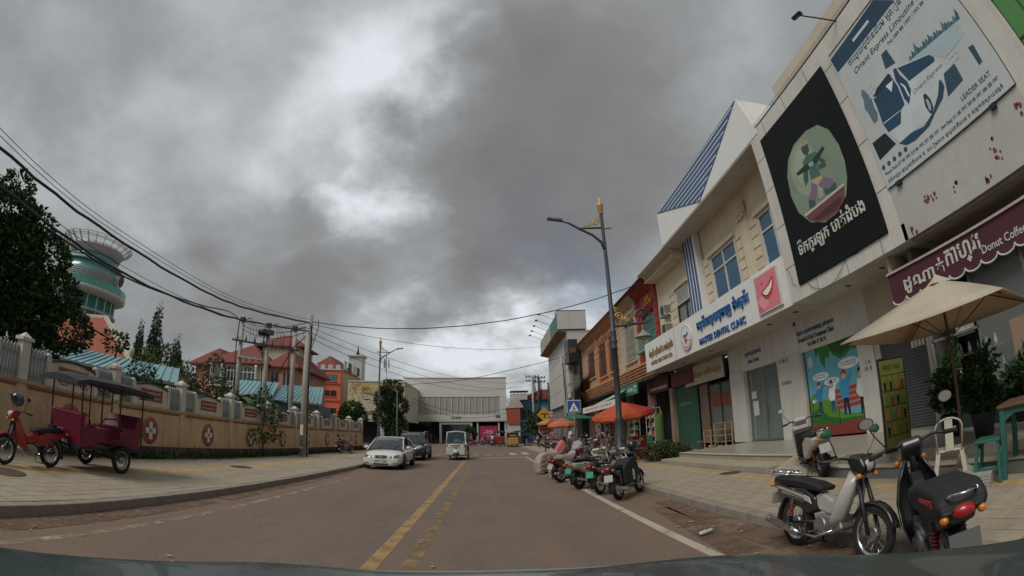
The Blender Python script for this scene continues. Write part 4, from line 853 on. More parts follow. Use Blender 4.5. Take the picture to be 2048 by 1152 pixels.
g.tube([(9.42, 24.95, 6.95), (9.42, 27.35, 6.95)], .03, 5); P(g.out('balcony_railing', ggr), red_t)
ch_, _, _ = house('cream_shophouse', 'cream shophouse with a tall white grille window behind the near street lamp', 28.22, 33.0, (.5, .4, .28), (.5, .38, .26), [(28.9, 31.3, 6.2, 8.9, wgr, 1)], ('maroon', (.12, .02, .018)))
o1, _, ot = house('orange_shophouse', 'orange shophouse with two dark barred windows', 33.02, 40.0, (.5, .22, .09), (.54, .27, .13), [(33.9, 35.7, 6.2, 8.9, bgr, 1), (36.8, 39.2, 6.2, 8.9, bgr, 1)], ('tan', (.3, .16, .09)))
o2, _, _ = house('orange_shophouse', 'pale orange shophouse next to the black fronted shop', 40.02, 46.3, (.45, .3, .2), (.5, .28, .16), [(41, 43.6, 6.6, 8.9, bgr)], ('tan', (.3, .16, .09)))
# projecting ledge below the upper windows
g = MB()
for i in range(6): g.box(9.9 - .07 * i, 10.6, 24.36, 46.2, 4.5 + .17 * i, 4.64 + .17 * i)
t = tag(g.out('shop_ledge', mat('orange_ledge', (.5, .24, .11), .75, .2, 1, .15, streak=.5, stain_c=(.1, .07, .05))), 'orange moulded ledge running along the shophouses above their shops', 'ledge')
# ground floor of those shops: columns, shutters, goods
SG = thing('shop_row', 'dark open ground floor shops under the orange ledge', 'shop', (10.6, 35, 0))
colm = mat('shop_column', (.3, .2, .14), .8, .2, 1.5, .1, streak=.4)
for y in (24.5, 28.2, 32.9, 36.5, 40, 43.5, 46.1): P(box('column', colm, 10.3, 10.75, y - .2, y + .2, .14, 4.5), SG)
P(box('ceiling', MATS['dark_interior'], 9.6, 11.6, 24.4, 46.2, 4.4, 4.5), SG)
gsh = mat('green_shutter', (.035, .12, .075), .6, .2, 3, .05, stain=.3)
s1 = P(box('green_shutter', gsh, 10.55, 10.6, 21.55, 24.3, .15, 3.6), SG); g = MB()
for i in range(30): sub(box('slat', gsh, 10.52, 10.55, 21.65, 24.25, .2 + i * .11, .28 + i * .11), s1)
P(box('transom', mat('maroon_transom', (.14, .04, .035), .7, .2, 3), 10.3, 10.6, 21.5, 28, 3.6, 4.4), SG)
g = MB()
for i in range(14): g.box(10.27, 10.3, 25 + i * .2, 25.14 + i * .2, 3.75, 3.9)
P(g.out('vent_holes', wgr), SG)
P(text('កន្លែងកាត់ដេរ', mat('pale_green_letter', (.2, .35, .25), .6), (10.51, 23, 2.6), 1.6, .3, 'R', .01), SG)
s2 = P(box('green_sign', mat('sign_green', (.02, .17, .1), .5, .1, 2, 0), 9.25, 9.32, 27.3, 31.2, 3.68, 4.42), SG); sub(text('RENTAL ផ្ទះជួល', white_wall, (9.25, 29.5, 4.02), 2.6, .32, 'R', .01), s2); sub(text('012 88\n097 77', white_wall, (9.25, 27.75, 4.02), .6, .45, 'R', .01), s2)
aw = MB().add([(8.5, 29.5, 3.75), (8.5, 40.5, 3.3), (10.2, 40.5, 4.2), (10.2, 29.5, 4.75)], [(0, 1, 2, 3)]).add([(8.5, 29.5, 3.72), (8.5, 40.5, 3.27), (10.2, 40.5, 4.17), (10.2, 29.5, 4.72)], [(3, 2, 1, 0)])
P(aw.out('awning', mat('pale_green_awning', (.33, .4, .33), .7, .15, 2, .1), fix=False), SG)
awf = P(box('awning_valance', panel_w, 8.47, 8.5, 29.4, 40.5, 3.1, 3.6), SG); sub(text('កាហ្វេ ភេសជ្ជៈ ត្រជាក់ - COLD DRINKS', mat('red_letter', (.4, .05, .03), .5), (8.47, 35, 3.36), 8.5, .26, 'R', .006), awf)
rr_ = random.Random(11)
gc = [mat('goods_' + str(i), c, .7, .2, 5, 0) for i, c in enumerate([(.4, .38, .34), (.3, .06, .05), (.05, .12, .22), (.35, .25, .05), (.05, .2, .1), (.25, .12, .2), (.02, .02, .025), (.4, .2, .1)])]
for y0, z1, name, lb in ((26.4, 2.6, 'goods_rack', 'white rack of goods nearest the green shutter'), (30.4, 2.4, 'goods_rack', 'low rack of mixed goods in the shop behind the near lamp'), (33.6, 2.6, 'goods_rack', 'rack of goods below the pale green awning'), (37.0, 2.6, 'goods_rack', 'far rack of goods below the end of the awning')):
    t = thing(name, lb, 'rack', (9.9, y0, .15), group=None)
    f = MB()
    for x in (0, .4):
        for y in (0, 1.5): f.box(x, x + .03, y, y + .03, 0, z1)
    for k in range(5): f.box(0, .43, 0, 1.53, .2 + k * (z1 - .3) / 4, .23 + k * (z1 - .3) / 4)
    f.out('frame', wgr, t)
    for k in range(5):
        for j in range(6):
            h = rr_.uniform(.12, .34); MB().cbox((.2, .12 + j * .25, .24 + k * (z1 - .3) / 4 + h / 2), (rr_.uniform(.15, .3), rr_.uniform(.1, .2), h), (0, 0, rr_.uniform(-.3, .3))).out('goods', rr_.choice(gc), t, bevel=.02)
# black fronted shop and its canopy
BK = thing('black_shopfront', 'black clad shopfront with gold letters on a projecting dark box', 'building', (10, 50, 0))
bkm = mat('black_cladding', (.018, .02, .024), .45, .2, 1, 0); P(box('wall', bkm, 9.6, 14, 46.4, 49.4, .1, 10.6), BK); P(box('sign_box', bkm, 8.6, 9.6, 46.8, 49.3, 8.9, 11.3), BK); P(text('BAR', gold_letter, (8.6, 48.0, 10.2), 1.4, .6, 'R', .05), BK); P(text('BAR', gold_letter, (9.1, 46.8, 10.1), .7, .6, 'F', .05), BK)
P(MB().box(8.9, 9.6, 46.4, 47.6, 4.2, 7.4).out('grey_side_panel', mat('weathered_grey', (.2, .19, .18), .8, .2, 1, .1, streak=.6)), BK); P(text('BEER HOUSE', gold_letter, (9.2, 46.4, 5.8), .6, .5, 'F', .03), BK)
for i in range(3): P(MB().tube([(8.6, 46.6 + i, 6.6 + .05 * i), (9.6, 46.6 + i, 6.6)], .03, 4).out('stay', steel), BK)
g = MB().add([(9.9, 43.2, 7.2), (8.3, 43.2, 5.6), (8.3, 46.3, 5.2), (9.9, 46.3, 7.0)], [(0, 1, 2, 3)]).add([(9.9, 43.2, 7.17), (8.3, 43.2, 5.57), (8.3, 46.3, 5.17), (9.9, 46.3, 6.97)], [(3, 2, 1, 0)])
P(g.out('dark_canopy', bkm, fix=False), BK); P(MB().box(8.25, 8.32, 43.2, 46.3, 4.2, 5.5).out('canopy_board', mat('brown_board', (.1, .085, .08), .7, .15, 2)), BK); P(box('blue_board', mat('pale_blue_board', (.15, .32, .42), .7, .2, 2), 8.3, 8.36, 43.4, 45.2, 3.1, 4.18), BK)
P(box('canopy_white', panel_w, 8.24, 8.25, 44.8, 46.28, 5.0, 5.45), BK)
# tall white clad building
WB = thing('white_clad_building', 'tall white clad building with a green and timber parapet and roof lamps', 'building', (9, 57, 0))
clad = mat('light_cladding', (.48, .47, .44), .5, .06, .6, .03, streak=.2)
P(box('wall', clad, 9.0, 22, 49.5, 65.5, 4.8, 12.9), WB); P(box('lower_wall', mat('weathered_grey', ''), 9.3, 22, 49.5, 65.5, 0, 4.8), WB)
g = MB()
for z in (6.6, 8.5, 10.4): g.box(8.992, 9.0, 49.5, 65.5, z, z + .05); g.box(9, 22, 49.49, 49.5, z, z + .05)
P(g.out('cladding_joint', mat('weathered_grey', '')), WB)
P(MB().prism([(9.0, 49.6, 12.6), (8.0, 49.6, 12.9), (8.0, 49.6, 14.9), (9.0, 49.6, 14.9)], (0, 16.5, 0)).out('parapet_band', mat('beige_band', (.36, .36, .3), .6, .08, 1, 0)), WB)
P(box('green_band', mat('parapet_green', (.04, .17, .12), .5, .1, 1, 0), 7.95, 8.0, 49.6, 55, 13.0, 14.8), WB); P(MB().prism([(9.0, 49.55, 12.55), (7.9, 49.55, 12.8), (7.9, 49.55, 12.95), (9.0, 49.55, 12.7)], (0, 16.5, 0)).out('timber_soffit', mat('timber_soffit', (.22, .12, .07), .7, .15, 1)), WB)
P(box('parapet_end', clad, 8.0, 11.3, 49.3, 51, 13.0, 15.1), WB); P(MB().box(7.98, 11.32, 49.28, 51.02, 15.1, 15.2).box(9.4, 9.43, 49.29, 49.3, 13.0, 15.1).out('end_trim', mat('weathered_grey', '')), WB)
for i in range(5):
    y = 51.5 + i * 2.9
    t = thing('flood_lamp', ['nearest', 'second', 'third', 'fourth', 'farthest'][i] + ' of the five thin lamps leaning out from the parapet of the white clad building', 'lamp', (8.0, y, 14.6), group='lamps along the white parapet')
    MB().tube([(0, 0, 0), (-1.7, 0, .75)], .03, 5).out('arm', steel, t); MB().cbox((-1.8, 0, .72), (.3, .35, .12)).out('lamp_head', dark_steel, t)
# ---------------- far side of the junction: little blue and red houses, banner
t = thing('blue_house', 'bright blue two storey house with red roof beyond the junction', 'house', (8, 80, 0))
blu = mat('blue_paint', (.06, .24, .38), .75, .15, .5, .1, streak=.3); P(box('wall', blu, 5.4, 16, 78, 88, 0, 7.4), t)
P(MB().prism([(5, 77.5, 7.3), (16.5, 77.5, 7.3), (13, 77.5, 9.0), (9, 77.5, 9.0)], (0, 11, 0)).out('roof', mat('roof_red_far', (.26, .06, .06), .8, .2, .6, .2)), t)
for i in range(4): f = P(box('window', mat('window_dark', ''), 6 + i * 2.4, 7.3 + i * 2.4, 77.94, 78, 4.2, 5.6), t); sub(box('window_frame', wgr, 6.6 + i * 2.4, 6.68 + i * 2.4, 77.9, 77.94, 4.2, 5.6), f)
P(box('chimney', clad, 10.9, 12.3, 79, 80, 8.2, 9.9), t); P(box('balcony', wgr, 5.4, 16, 77.2, 78, 3.6, 3.75), t)
t = thing('red_gabled_house', 'small red fronted house with white gable left of the blue house', 'house', (4.5, 76, 0))
P(box('wall', mat('red_front', (.33, .07, .035), .75, .15, 1), 3.3, 5.3, 75, 80, 3.2, 5.8), t); P(box('lower_wall', clad, 3.3, 5.3, 75.2, 80, 0, 3.2), t); P(MB().prism([(3.0, 74.9, 5.8), (5.9, 74.9, 5.9), (5.0, 74.9, 7.6), (4.4, 74.9, 7.6)], (0, 5, 0)).out('gable', mat('cream_far', (.45, .4, .33), .8, .15, 1)), t)
P(MB().box(3.9, 6.6, 75.2, 78, 7.2, 8.2).out('roof_terrace', clad), t); g = MB().box(3.8, 6.8, 75.1, 78.2, 8.6, 8.68)
for i in range(6): g.box(3.85 + i * .56, 3.9 + i * .56, 75.1, 75.15, 8.1, 8.6)
P(g.out('terrace_roof', brown_wood), t)
t = thing('striped_banner', 'long banner striped in blue, white and pink beneath the white clad building', 'banner', (10.5, 70, 4))
for i, c in enumerate(((.05, .14, .35), (.5, .5, .52), (.35, .07, .22), (.5, .5, .52))): P(box('stripe', mat('banner_' + str(i), c, .6), 8.9, 12.5, 69.95, 70, 3.75 + .27 * i, 4.02 + .27 * i), t)
P(box('backing', steel, 8.9, 12.5, 70, 70.1, 3.7, 4.85), t); P(MB().box(9, 9.1, 70, 70.1, 0, 3.7).box(12.3, 12.4, 70, 70.1, 0, 3.7).out('post', steel), t)
# ================================================================ WHITE MALL AT THE END
ML = thing('white_store', 'wide pale two storey store with louvred band closing the street', 'building', (-6, 85, 0))
stone = mat('store_stone', (.56, .545, .5), .75, .05, .2, .05, streak=.15, stain_c=(.3, .27, .22))
P(box('upper_block', stone, -15.6, 3.55, 85, 110, 8.6, 12.1), ML); P(box('upper_block', stone, -15.6, 3.55, 85, 110, 4.15, 5.3), ML); P(MB().box(-15.6, -14.4, 85, 86, 5.3, 8.6).box(2.3, 3.55, 85, 86, 5.3, 8.6).out('end_block', stone), ML)
P(box('top_coping', clad, -15.7, 3.65, 84.9, 110, 12.1, 12.25), ML); P(box('louvre_back', mat('louvre_grey', (.4, .385, .35), .6, .1, .6, 0), -14.4, 2.3, 85.14, 85.3, 5.3, 8.6), ML)
lp = None
for i in range(15):
    x = -14.4 + 16.7 * i / 15
    if lp is None: lp = P(box('fin', stone, x, x + .1, 84.97, 85.14, 5.3, 8.6), ML)
    else: c = lp.copy(); col.objects.link(c); c.location = Vector(lp.location) + Vector((16.7 * i / 15, 0, 0))
lv = MB()
for i in range(110): x = -14.35 + 16.6 * i / 110; lv.box(x, x + .045, 85.09, 85.14, 5.3, 8.6)
tag(P(lv.out('louvres', mat('louvre_light', (.5, .48, .44), .6)), ML), kind='stuff')
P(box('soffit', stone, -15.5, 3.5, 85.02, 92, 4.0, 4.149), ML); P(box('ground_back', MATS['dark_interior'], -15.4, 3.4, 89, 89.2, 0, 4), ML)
P(MB().box(-8.9, -8.5, 85.2, 86, 0, 4).box(-3.2, -2.8, 85.2, 86, 0, 4).box(-8.5, -3.2, 85.21, 86, 3.5, 4).out('entrance_frame', clad), ML); P(box('entrance_glass', glass, -8.5, -3.2, 86, 86.05, 0, 3.5), ML)
for x in (-15.3, -2.0, 1.9, 3.1): P(box('column', clad, x, x + .3, 85.3, 85.7, 0, 4), ML)
for i in range(4): P(box('shop_pane', glass, -15 + 1.6 * i, -13.5 + 1.6 * i, 86.5, 86.55, 0, 3.9), ML)
pk_ = P(box('sale_poster', mat('sale_pink', (.42, .03, .1), .55, .06, 1, 0, emit=0), -1.6, 1.75, 85.6, 85.7, .1, 3.2), ML); sub([text('-70%', white_wall, (.1, 85.6, 2.0), 1.9, .7, 'F', .02, shear=.3), text('SALE', white_wall, (.15, 85.6, 1.3), .9, .2, 'F', .02)], pk_)
P(text('ហាងទំនើប', grey_letter, (-5.8, 85, 4.75), 1.9, .5, 'F', .05), ML)
g = MB()
for k in range(9): a = k * .7; g.tube([(1.9 + .5 * cos(a), 84.97, 4.9 + .3 * sin(a)), (2.1 + .2 * cos(a + 1), 84.95, 4.95 + .15 * sin(a))], .04, 4)
P(g.out('tree_emblem', grey_letter), ML)
# ================================================================ LEFT BACKGROUND
roof_m = mat('terracotta_roof', (.17, .035, .025), .75, .2, 1.2, .2, stain=.3, stain_c=(.1, .04, .03))
def hip(g, x0, x1, y0, y1, z0, z1, ov=.5, ridge=.3, top=None):
    x0 -= ov; x1 += ov; y0 -= ov; y1 += ov; w_ = (x1 - x0); d = (y1 - y0); i = min(w_, d) / 2 * (1 - .02); ym = (y0 + y1) / 2
    r0, r1 = (x0 + i, ym), (x1 - i, ym)
    if w_ < d: xm = (x0 + x1) / 2; r0, r1 = (xm, y0 + i), (xm, y1 - i)
    v = [(x0, y0, z0), (x1, y0, z0), (x1, y1, z0), (x0, y1, z0), (*r0, z1), (*r1, z1)]
    f = [(0, 1, 5, 4), (1, 2, 5), (2, 3, 4, 5), (3, 0, 4), (3, 2, 1, 0)] if w_ >= d else [(0, 1, 4), (1, 2, 5, 4), (2, 3, 5), (3, 0, 4, 5), (3, 2, 1, 0)]
    g.add(v, f)
    g.box(x0, x1, y0, y1, z0 - .18, z0 - .001); return g
VL = thing('red_roofed_villa', 'cream villa with dark red hipped roofs and big arched white windows', 'house', (-30, 53, 0))
vc = mat('villa_cream', (.5, .42, .33), .8, .12, .8, .1, streak=.3); vp = mat('villa_pink', (.4, .2, .13), .8, .12, .8, .1)
P(box('wall', vc, -34, -26.6, 50, 62, 0, 8.9), VL); P(box('side_wall', vp, -38, -34.02, 51.5, 62, 0, 8.7), VL); P(box('side_wing', vp, -26.58, -22.8, 51, 62, 0, 8.8), VL); P(box('roof_room', vc, -29.7, -24.2, 55, 60, 9.5, 12.1), VL)
P(hip(MB(), -34.5, -26.4, 50, 62, 9.0, 12.0).out('roof', roof_m), VL); P(hip(MB(), -38.6, -33.5, 51.5, 62, 8.8, 11.4).out('roof', roof_m), VL); P(hip(MB(), -26.3, -22.6, 51, 62, 8.9, 11.2).out('roof', roof_m), VL); P(hip(MB(), -30.2, -24, 55, 60, 12.2, 14.1).out('roof', roof_m), VL)
def arch_win(par, x0, x1, y, z0, z1, m=glass):
    n = 8; r = (x1 - x0) / 2; zc = z1 - r * .6; xm = (x0 + x1) / 2
    pts = [(x0, y, z0), (x1, y, z0)] + [(xm + r * cos(pi * k / n), y, zc + r * .6 * sin(pi * k / n)) for k in range(n + 1)]
    w_ = P(MB().prism(pts, (0, -.03, 0)).out('window', m), par)
    g = MB(); g.tube(pts + [pts[0]], .09, 5); g.box(x0, x1, y - .06, y - .02, zc - .05, zc + .04)
    for k in range(1, 4): x = x0 + (x1 - x0) * k / 4; g.box(x - .04, x + .04, y - .065, y - .025, z0, zc + r * .4)
    sub(g.out('window_frame', wf), w_)
for a, b in ((-32.3, -30.3), (-30.0, -27.6)): arch_win(VL, a, b, 49.98, 6.6, 8.6)
arch_win(VL, -33.8, -32.6, 49.98, 6.6, 8.5)
for x in (-34.1, -32.45, -30.15, -27.45): P(MB().lathe((x, 49.7, 5.6), [(.22, 0), (.18, .3), (.16, 2.8), (.24, 3.1)], 10).out('column', wf), VL)
g = MB(); g.box(-34.2, -26.5, 49.2, 50, 5.9, 6.1); P(g.out('balcony', wf), VL); g = MB()
for i in range(30): g.box(-34.1 + i * .25, -34.03 + i * .25, 49.22, 49.26, 6.1, 6.9)
g.box(-34.2, -26.5, 49.2, 49.28, 6.9, 6.98); P(g.out('balcony_railing', dark_steel), VL)
for x in (-25.9, -24.3): f = P(box('window', mat('window_dark', ''), x, x + .9, 50.95, 51, 6.7, 8.2), VL); sub(box('window_frame', wf, x + .42, x + .48, 50.9, 50.95, 6.7, 8.2), f)
HT = thing('orange_hotel', 'orange three storey hotel with teal glass bay and dark windows', 'building', (-32, 85, 0))
hm = mat('hotel_orange', (.55, .12, .06), .75, .08, .5, .08, streak=.15); hy = mat('hotel_side_tan', (.42, .33, .17), .8, .12, .4, .08, streak=.5)
P(box('front_wall', hm, -38.4, -26.4, 80, 81, 0, 12.7), HT); P(box('side_wall', hy, -38.4, -26.5, 81.01, 125, 0, 12.6), HT)
P(box('parapet', clad, -38.5, -26.3, 79.8, 80.2, 12.71, 12.95), HT)
for i in range(8): P(MB().box(-37.9 + i * 1.5, -37.05 + i * 1.5, 79.8, 80.0, 12.951, 13.7).out('parapet_block', clad), HT)
for z in (3.7, 7.0, 10.1): P(box('string_course', mat('hotel_band', (.33, .06, .04), .7), -38.45, -26.3, 79.85, 80, z, z + .2), HT)
for z0, z1 in ((4.6, 5.8), (7.9, 9.0), (10.7, 11.9), (1, 2.5)):
    for a, b in ((-36.2, -34.0), (-29.5, -27.2)):
        f = P(box('window', green_glass if z0 > 10 else glass, a, b, 79.93, 79.98, z0, z1), HT); sub(MB().box((a + b) / 2 - .05, (a + b) / 2 + .05, 79.88, 79.93, z0, z1).box(a - .12, b + .12, 79.86, 79.93, z0 - .14, z0).out('window_frame', hm), f)
P(MB().lathe((-31, 80.2, 7.6), [(1.25, 0), (1.25, 5.2)], 16).out('teal_bay', mat('teal_glass', (.02, .25, .22), .15, .05, 1, 0, spec=.8)), HT)
P(box('door_bay', MATS['teal_glass'], -32.1, -29.9, 79.85, 79.95, .2, 7.5), HT)
P(hip(MB(), -38, -34.4, 82, 95, 12.9, 15.3).out('roof', roof_m), HT); P(hip(MB(), -33.6, -27.4, 82, 95, 12.9, 16.2).out('roof', roof_m), HT)
P(box('white_turret', clad, -30.6, -27.6, 98, 101, 12.6, 18.4), HT); P(box('turret_cap', clad, -31, -27.2, 97.6, 101.4, 18.4, 18.7), HT); P(MB().lathe((-29, 99.5, 18.7), [(.5, 0), (.3, .8), (.25, 1), (.02, 2.6)], 8).out('spire', dark_steel), HT)
for i in range(5): P(MB().cbox((-26.9, 84 + i * 3, 14.2), (.2, 1.7, 1.7), (0, 0, 0)).tube([(-26.9, 84 + i * 3, 12.6), (-27.4, 84 + i * 3, 13.4)], .08, 4).out('sign_letter', [clad, dark_steel][i % 2]), HT)
YB = thing('yellow_tiled_building', 'low building faced with yellow and cream scales above Khmer lettering', 'building', (-17, 72, 0))
P(box('wall', mat('cream_far2', (.5, .46, .36), .8, .1, 1, .1), -21.9, -12.7, 70.1, 85, 3.6, 9.55), YB); P(box('top_coping', clad, -22, -12.6, 70, 85, 9.56, 9.8), YB); P(box('dark_front', MATS['dark_interior'], -21.5, -12.8, 72, 72.2, 0, 3.7), YB)
ysc = [mat('scale_' + str(i), c, .5, .12, 3, 0) for i, c in enumerate([(.5, .33, .05), (.42, .25, .04), (.5, .45, .32), (.3, .19, .08)])]
gs_ = [MB() for _ in ysc]; cnt = 0; rr_ = random.Random(2); pr = {}
for j in range(13):
    for i in range(22):
        x = -21.7 + i * .41 + (.2 if j % 2 else 0); z = 9.1 - j * .3
        if x > -13.1 or rr_.random() < max(0, (j - 5) * .1): continue
        k = 0 if rr_.random() < .6 - j * .04 else (2 if rr_.random() < .3 + j * .05 else rr_.choice((1, 3)))
        if k not in pr: o = P(MB().prism([(0, 0, .3), (.36, 0, .3), (.36, -.05, .1), (.18, -.06, 0), (0, -.05, .1)], (0, .03, 0)).out('scale', ysc[k]), YB); o.location = Vector((x, 70.1, z)) - YB.location; pr[k] = o; cnt += 1
        elif cnt < 290: link_copy(pr[k], YB, Vector((x, 70.1, z)) - YB.location); cnt += 1
P(text('ភោជនីយដ្ឋាន បុប្ផា', mat('brown_letter', (.08, .05, .03), .6), (-17.2, 70.05, 4.75), 5.0, .8, 'F', .05), YB); P(box('gate_beam', clad, -21.9, -15.9, 69.8, 70.09, 3.4, 3.95), YB); P(text('RESTAURANT & CAFE', grey_letter, (-18, 69.8, 3.66), 3, .22, 'F', .03), YB)
P(box('gate_post', clad, -16.5, -15.9, 69.8, 70.6, 0, 3.4), YB); P(shape('flower_emblem', clad, oval(0, 0, .9, 1.1, 14), 'F', (-15.0, 70.1, 6.0), None, .1), YB)
for i in range(5): P(shape('petal', brown_wood, oval(0, 0, .13, .34, 8), 'F', (-15.0 + .4 * cos(i * 1.25), 70.0, 6.0 + .5 * sin(i * 1.25)), None, .04), YB)
# sheds with pale blue sheet roofs behind the wall
bluetin = mat('blue_tin_roof', (.17, .31, .34), .5, .12, .7, .05, streak=.2, stain_c=(.2, .18, .15))
def shed(label, pts_lo, pts_hi, n, walls=True, dark=None, legs=0):
    """sheet roof between a lower and an upper edge, with raised ribs"""
    t = thing('blue_roofed_shed', label, 'shed', pts_lo[0])
    a0, a1 = [Vector(p) for p in pts_lo]; b0, b1 = [Vector(p) for p in pts_hi]; nn = (a1 - a0).cross(b0 - a0).normalized(); nn = nn if nn.z > 0 else -nn
    P(MB().prism([a0, a1, b1, b0], -nn * .04).out('roof_sheet', bluetin), t)
    for i in range(n + 1): f = i / n; P(MB().bar(a0.lerp(a1, f) + nn * .02, b0.lerp(b1, f) + nn * .02, .05, .05, nn).out('roof_rib', bluetin), t)
    if walls:
        d_ = (a1 - a0).normalized() * .4
        P(MB().prism([a0 + Vector((.3, .4, -.1)), a1 + Vector((-.3, .4, -.1)), Vector((a1.x - .3, a1.y + .4, 0)), Vector((a0.x + .3, a0.y + .4, 0))], (0, 2.4, 0)).out('wall', dark or mat('shed_wall', (.12, .15, .17), .8, .2, 1, .1, streak=.4)), t)
    return t
shed('smaller pale blue tin roofed shed standing left of the banana plants', [(-18.3, 29, 3.7), (-14.6, 29, 3.62)], [(-18.7, 31.5, 4.95), (-15.3, 31.5, 4.9)], 9)
shed('long pale blue tin roofed shed directly behind the concrete pole', [(-15.4, 29, 3.5), (-10.9, 29, 3.35)], [(-15.0, 32, 4.8), (-11.9, 32, 4.75)], 14)
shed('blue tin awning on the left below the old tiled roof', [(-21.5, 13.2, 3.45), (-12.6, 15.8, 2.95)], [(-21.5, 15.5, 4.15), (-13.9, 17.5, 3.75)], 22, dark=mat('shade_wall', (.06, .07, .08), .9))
OH = thing('old_tiled_house', 'old house with orange clay tile roof and white verge behind the big tree', 'house', (-25, 24, 0))
P(box('wall', vc, -30, -21.6, 22.2, 30, 0, 4.4), OH)
tr = P(MB().prism([(-33, 21.5, 4.5), (-21.2, 21.5, 4.4), (-25.6, 22.65, 7.2), (-33, 22.65, 7.3)], (0, .15, -.05)).out('roof', mat('clay_roof_base', (.14, .045, .03), .9, .2, 2)), OH)
ct = mat('clay_tile', (.42, .13, .08), .8, .3, 3, .2, stain=.3, stain_c=(.12, .05, .04)); pr = None; cnt = 0; rest = MB()
ea, eb, ec = Vector((-31.5, 21.5, 4.6)), Vector((1, 0, 0)), Vector((0, 2.1, 5.1)).normalized()
for j in range(10):
    L_ = 10.2 - j * .43
    for i in range(int(L_ / .33)):
        p = ea + eb * (i * .33) + ec * (j * .29)
        if cnt < 290 and p.x > -29:
            if pr is None: pr = sub(MB().prism([Vector((0, 0, 0)), Vector((.15, -.045, .01)), Vector((.31, 0, 0))], ec * .3 + Vector((0, -.03, 0))).out('roof_tile', ct), tr); pr.location = p - OH.location; 
            else: link_copy(pr, tr, p - OH.location)
            cnt += 1
        else: rest.prism([p, p + Vector((.15, -.045, .01)), p + Vector((.31, 0, 0))], ec * .3 + Vector((0, -.03, 0)))
q = sub(tag(rest.out('roof_tiles', ct, fix=False), kind='stuff'), tr)
for o in tr.children:
    if o.name.startswith('roof_tile') and not o.name.startswith('roof_tiles'): o.location = o.location - tr.location - Vector((0, 0, 0))
    else: o.location = -OH.location - tr.location
    o.location = o.location + (OH.location + tr.location) - Vector(tr.location) if False else o.location
P(MB().bar((-20.9, 21.4, 4.3), (-25.6, 22.7, 7.35), .3, .25).bar((-25.6, 22.7, 7.35), (-33, 22.7, 7.5), .3, .2).out('white_verge', wall_white), OH)
P(MB().ell((-21.2, 21.5, 5.0), (.2, .2, .34), 8, 6).out('finial', wall_white), OH)
# green glass tower far away
TW = thing('green_glass_tower', 'round green glass tower with a skeletal crown ring far behind the tree', 'tower', (-90.0, 72.0, 0))
tg = mat('tower_glass', (.05, .2, .18), .2, .12, .15, 0, spec=.8); tw = mat('tower_white', (.42, .42, .42), .5, .08, .5, 0)
MB().lathe((0, 0, 0), [(7.6, 0), (7.6, 27)], 40).out('glass_shaft', tg, TW); MB().lathe((0, 0, 0), [(7.6, 28.5), (7.6, 34.6)], 40).out('glass_drum', tg, TW); MB().lathe((0, 0, 0), [(6.4, 35), (6.4, 36.9)], 40).out('top_glass', tg, TW)
MB().lathe((0, 0, 0), [(8, 26.2), (9.9, 27), (10.1, 27.9), (9.6, 28), (7, 28)], 48).out('rim_slab', tw, TW); MB().lathe((0, 0, 0), [(9.9, 28), (9.9, 29.6)], 48, cap=False).out('rim_balustrade', mat('balustrade_green', (.1, .33, .28), .3, .1, 1, 0), TW)
MB().lathe((0, 0, 0), [(7.9, 34.5), (7.9, 35), (6.5, 35.1)], 40).out('upper_slab', tw, TW); MB().lathe((0, 0, 0), [(6.5, 36.9), (7.2, 39.2), (7.3, 39.3), (6.3, 37)], 40).out('crown_cone', tw, TW)
for k in range(6): MB().lathe((0, 0, 0), [(8.05, 30.2 + k * .42), (8.1, 30.25 + k * .42), (8.1, 30.4 + k * .42), (8.05, 30.42 + k * .42)], 40, cap=False).out('sun_louvre', tw, TW)
fin = None
for k in range(24):
    a = 2 * pi * k / 24
    if fin is None: fin = MB().bar((7.1, 0, 38.9), (9.2, 0, 40.8), .12, .45).out('crown_fin', tw, TW)
    else: c = fin.copy(); col.objects.link(c); c.rotation_euler = (0, 0, a)
for r, z in ((9.2, 40.8), (8.9, 40.3), (8.4, 40.1)):
    MB().tube([(r * cos(2 * pi * k / 40), r * sin(2 * pi * k / 40), z) for k in range(41)], .1, 5).out('crown_ring', tw, TW)
for k in range(20):
    a = 2 * pi * k / 20; c = MB().box(7.55, 7.75, -.15, .15, 0, 27).out('mullion', tw, TW) if k == 0 else None
    if c: mul = c
    else: c = mul.copy(); col.objects.link(c); c.rotation_euler = (0, 0, a)
for z in (22.5, 17.5, 13): MB().lathe((0, 0, 0), [(7.6, z), (8.3, z + .1), (8.3, z + .5), (7.6, z + .6)], 40).out('floor_band', tw, TW)
MB().tube([(8.6, 3, 28), (8.6, 3, 30.5)], .08, 5).lathe((8.6, 3, 31.9), [(.9, -.06), (.9, .06)], 16, axis='y', sq=1.6).out('roof_emblem', mat('emblem_brown', (.2, .1, .06), .6), TW)
tag(box('grey_tower_block', mat('grey_block', (.4, .41, .44), .7, .08, .1, 0), -118, -104, 74, 90, 0, 34), 'plain grey block showing between the tree and the round tower', 'building')
TW.scale = (1, 1, .9)
# far low line of roofs and trees closing the horizon

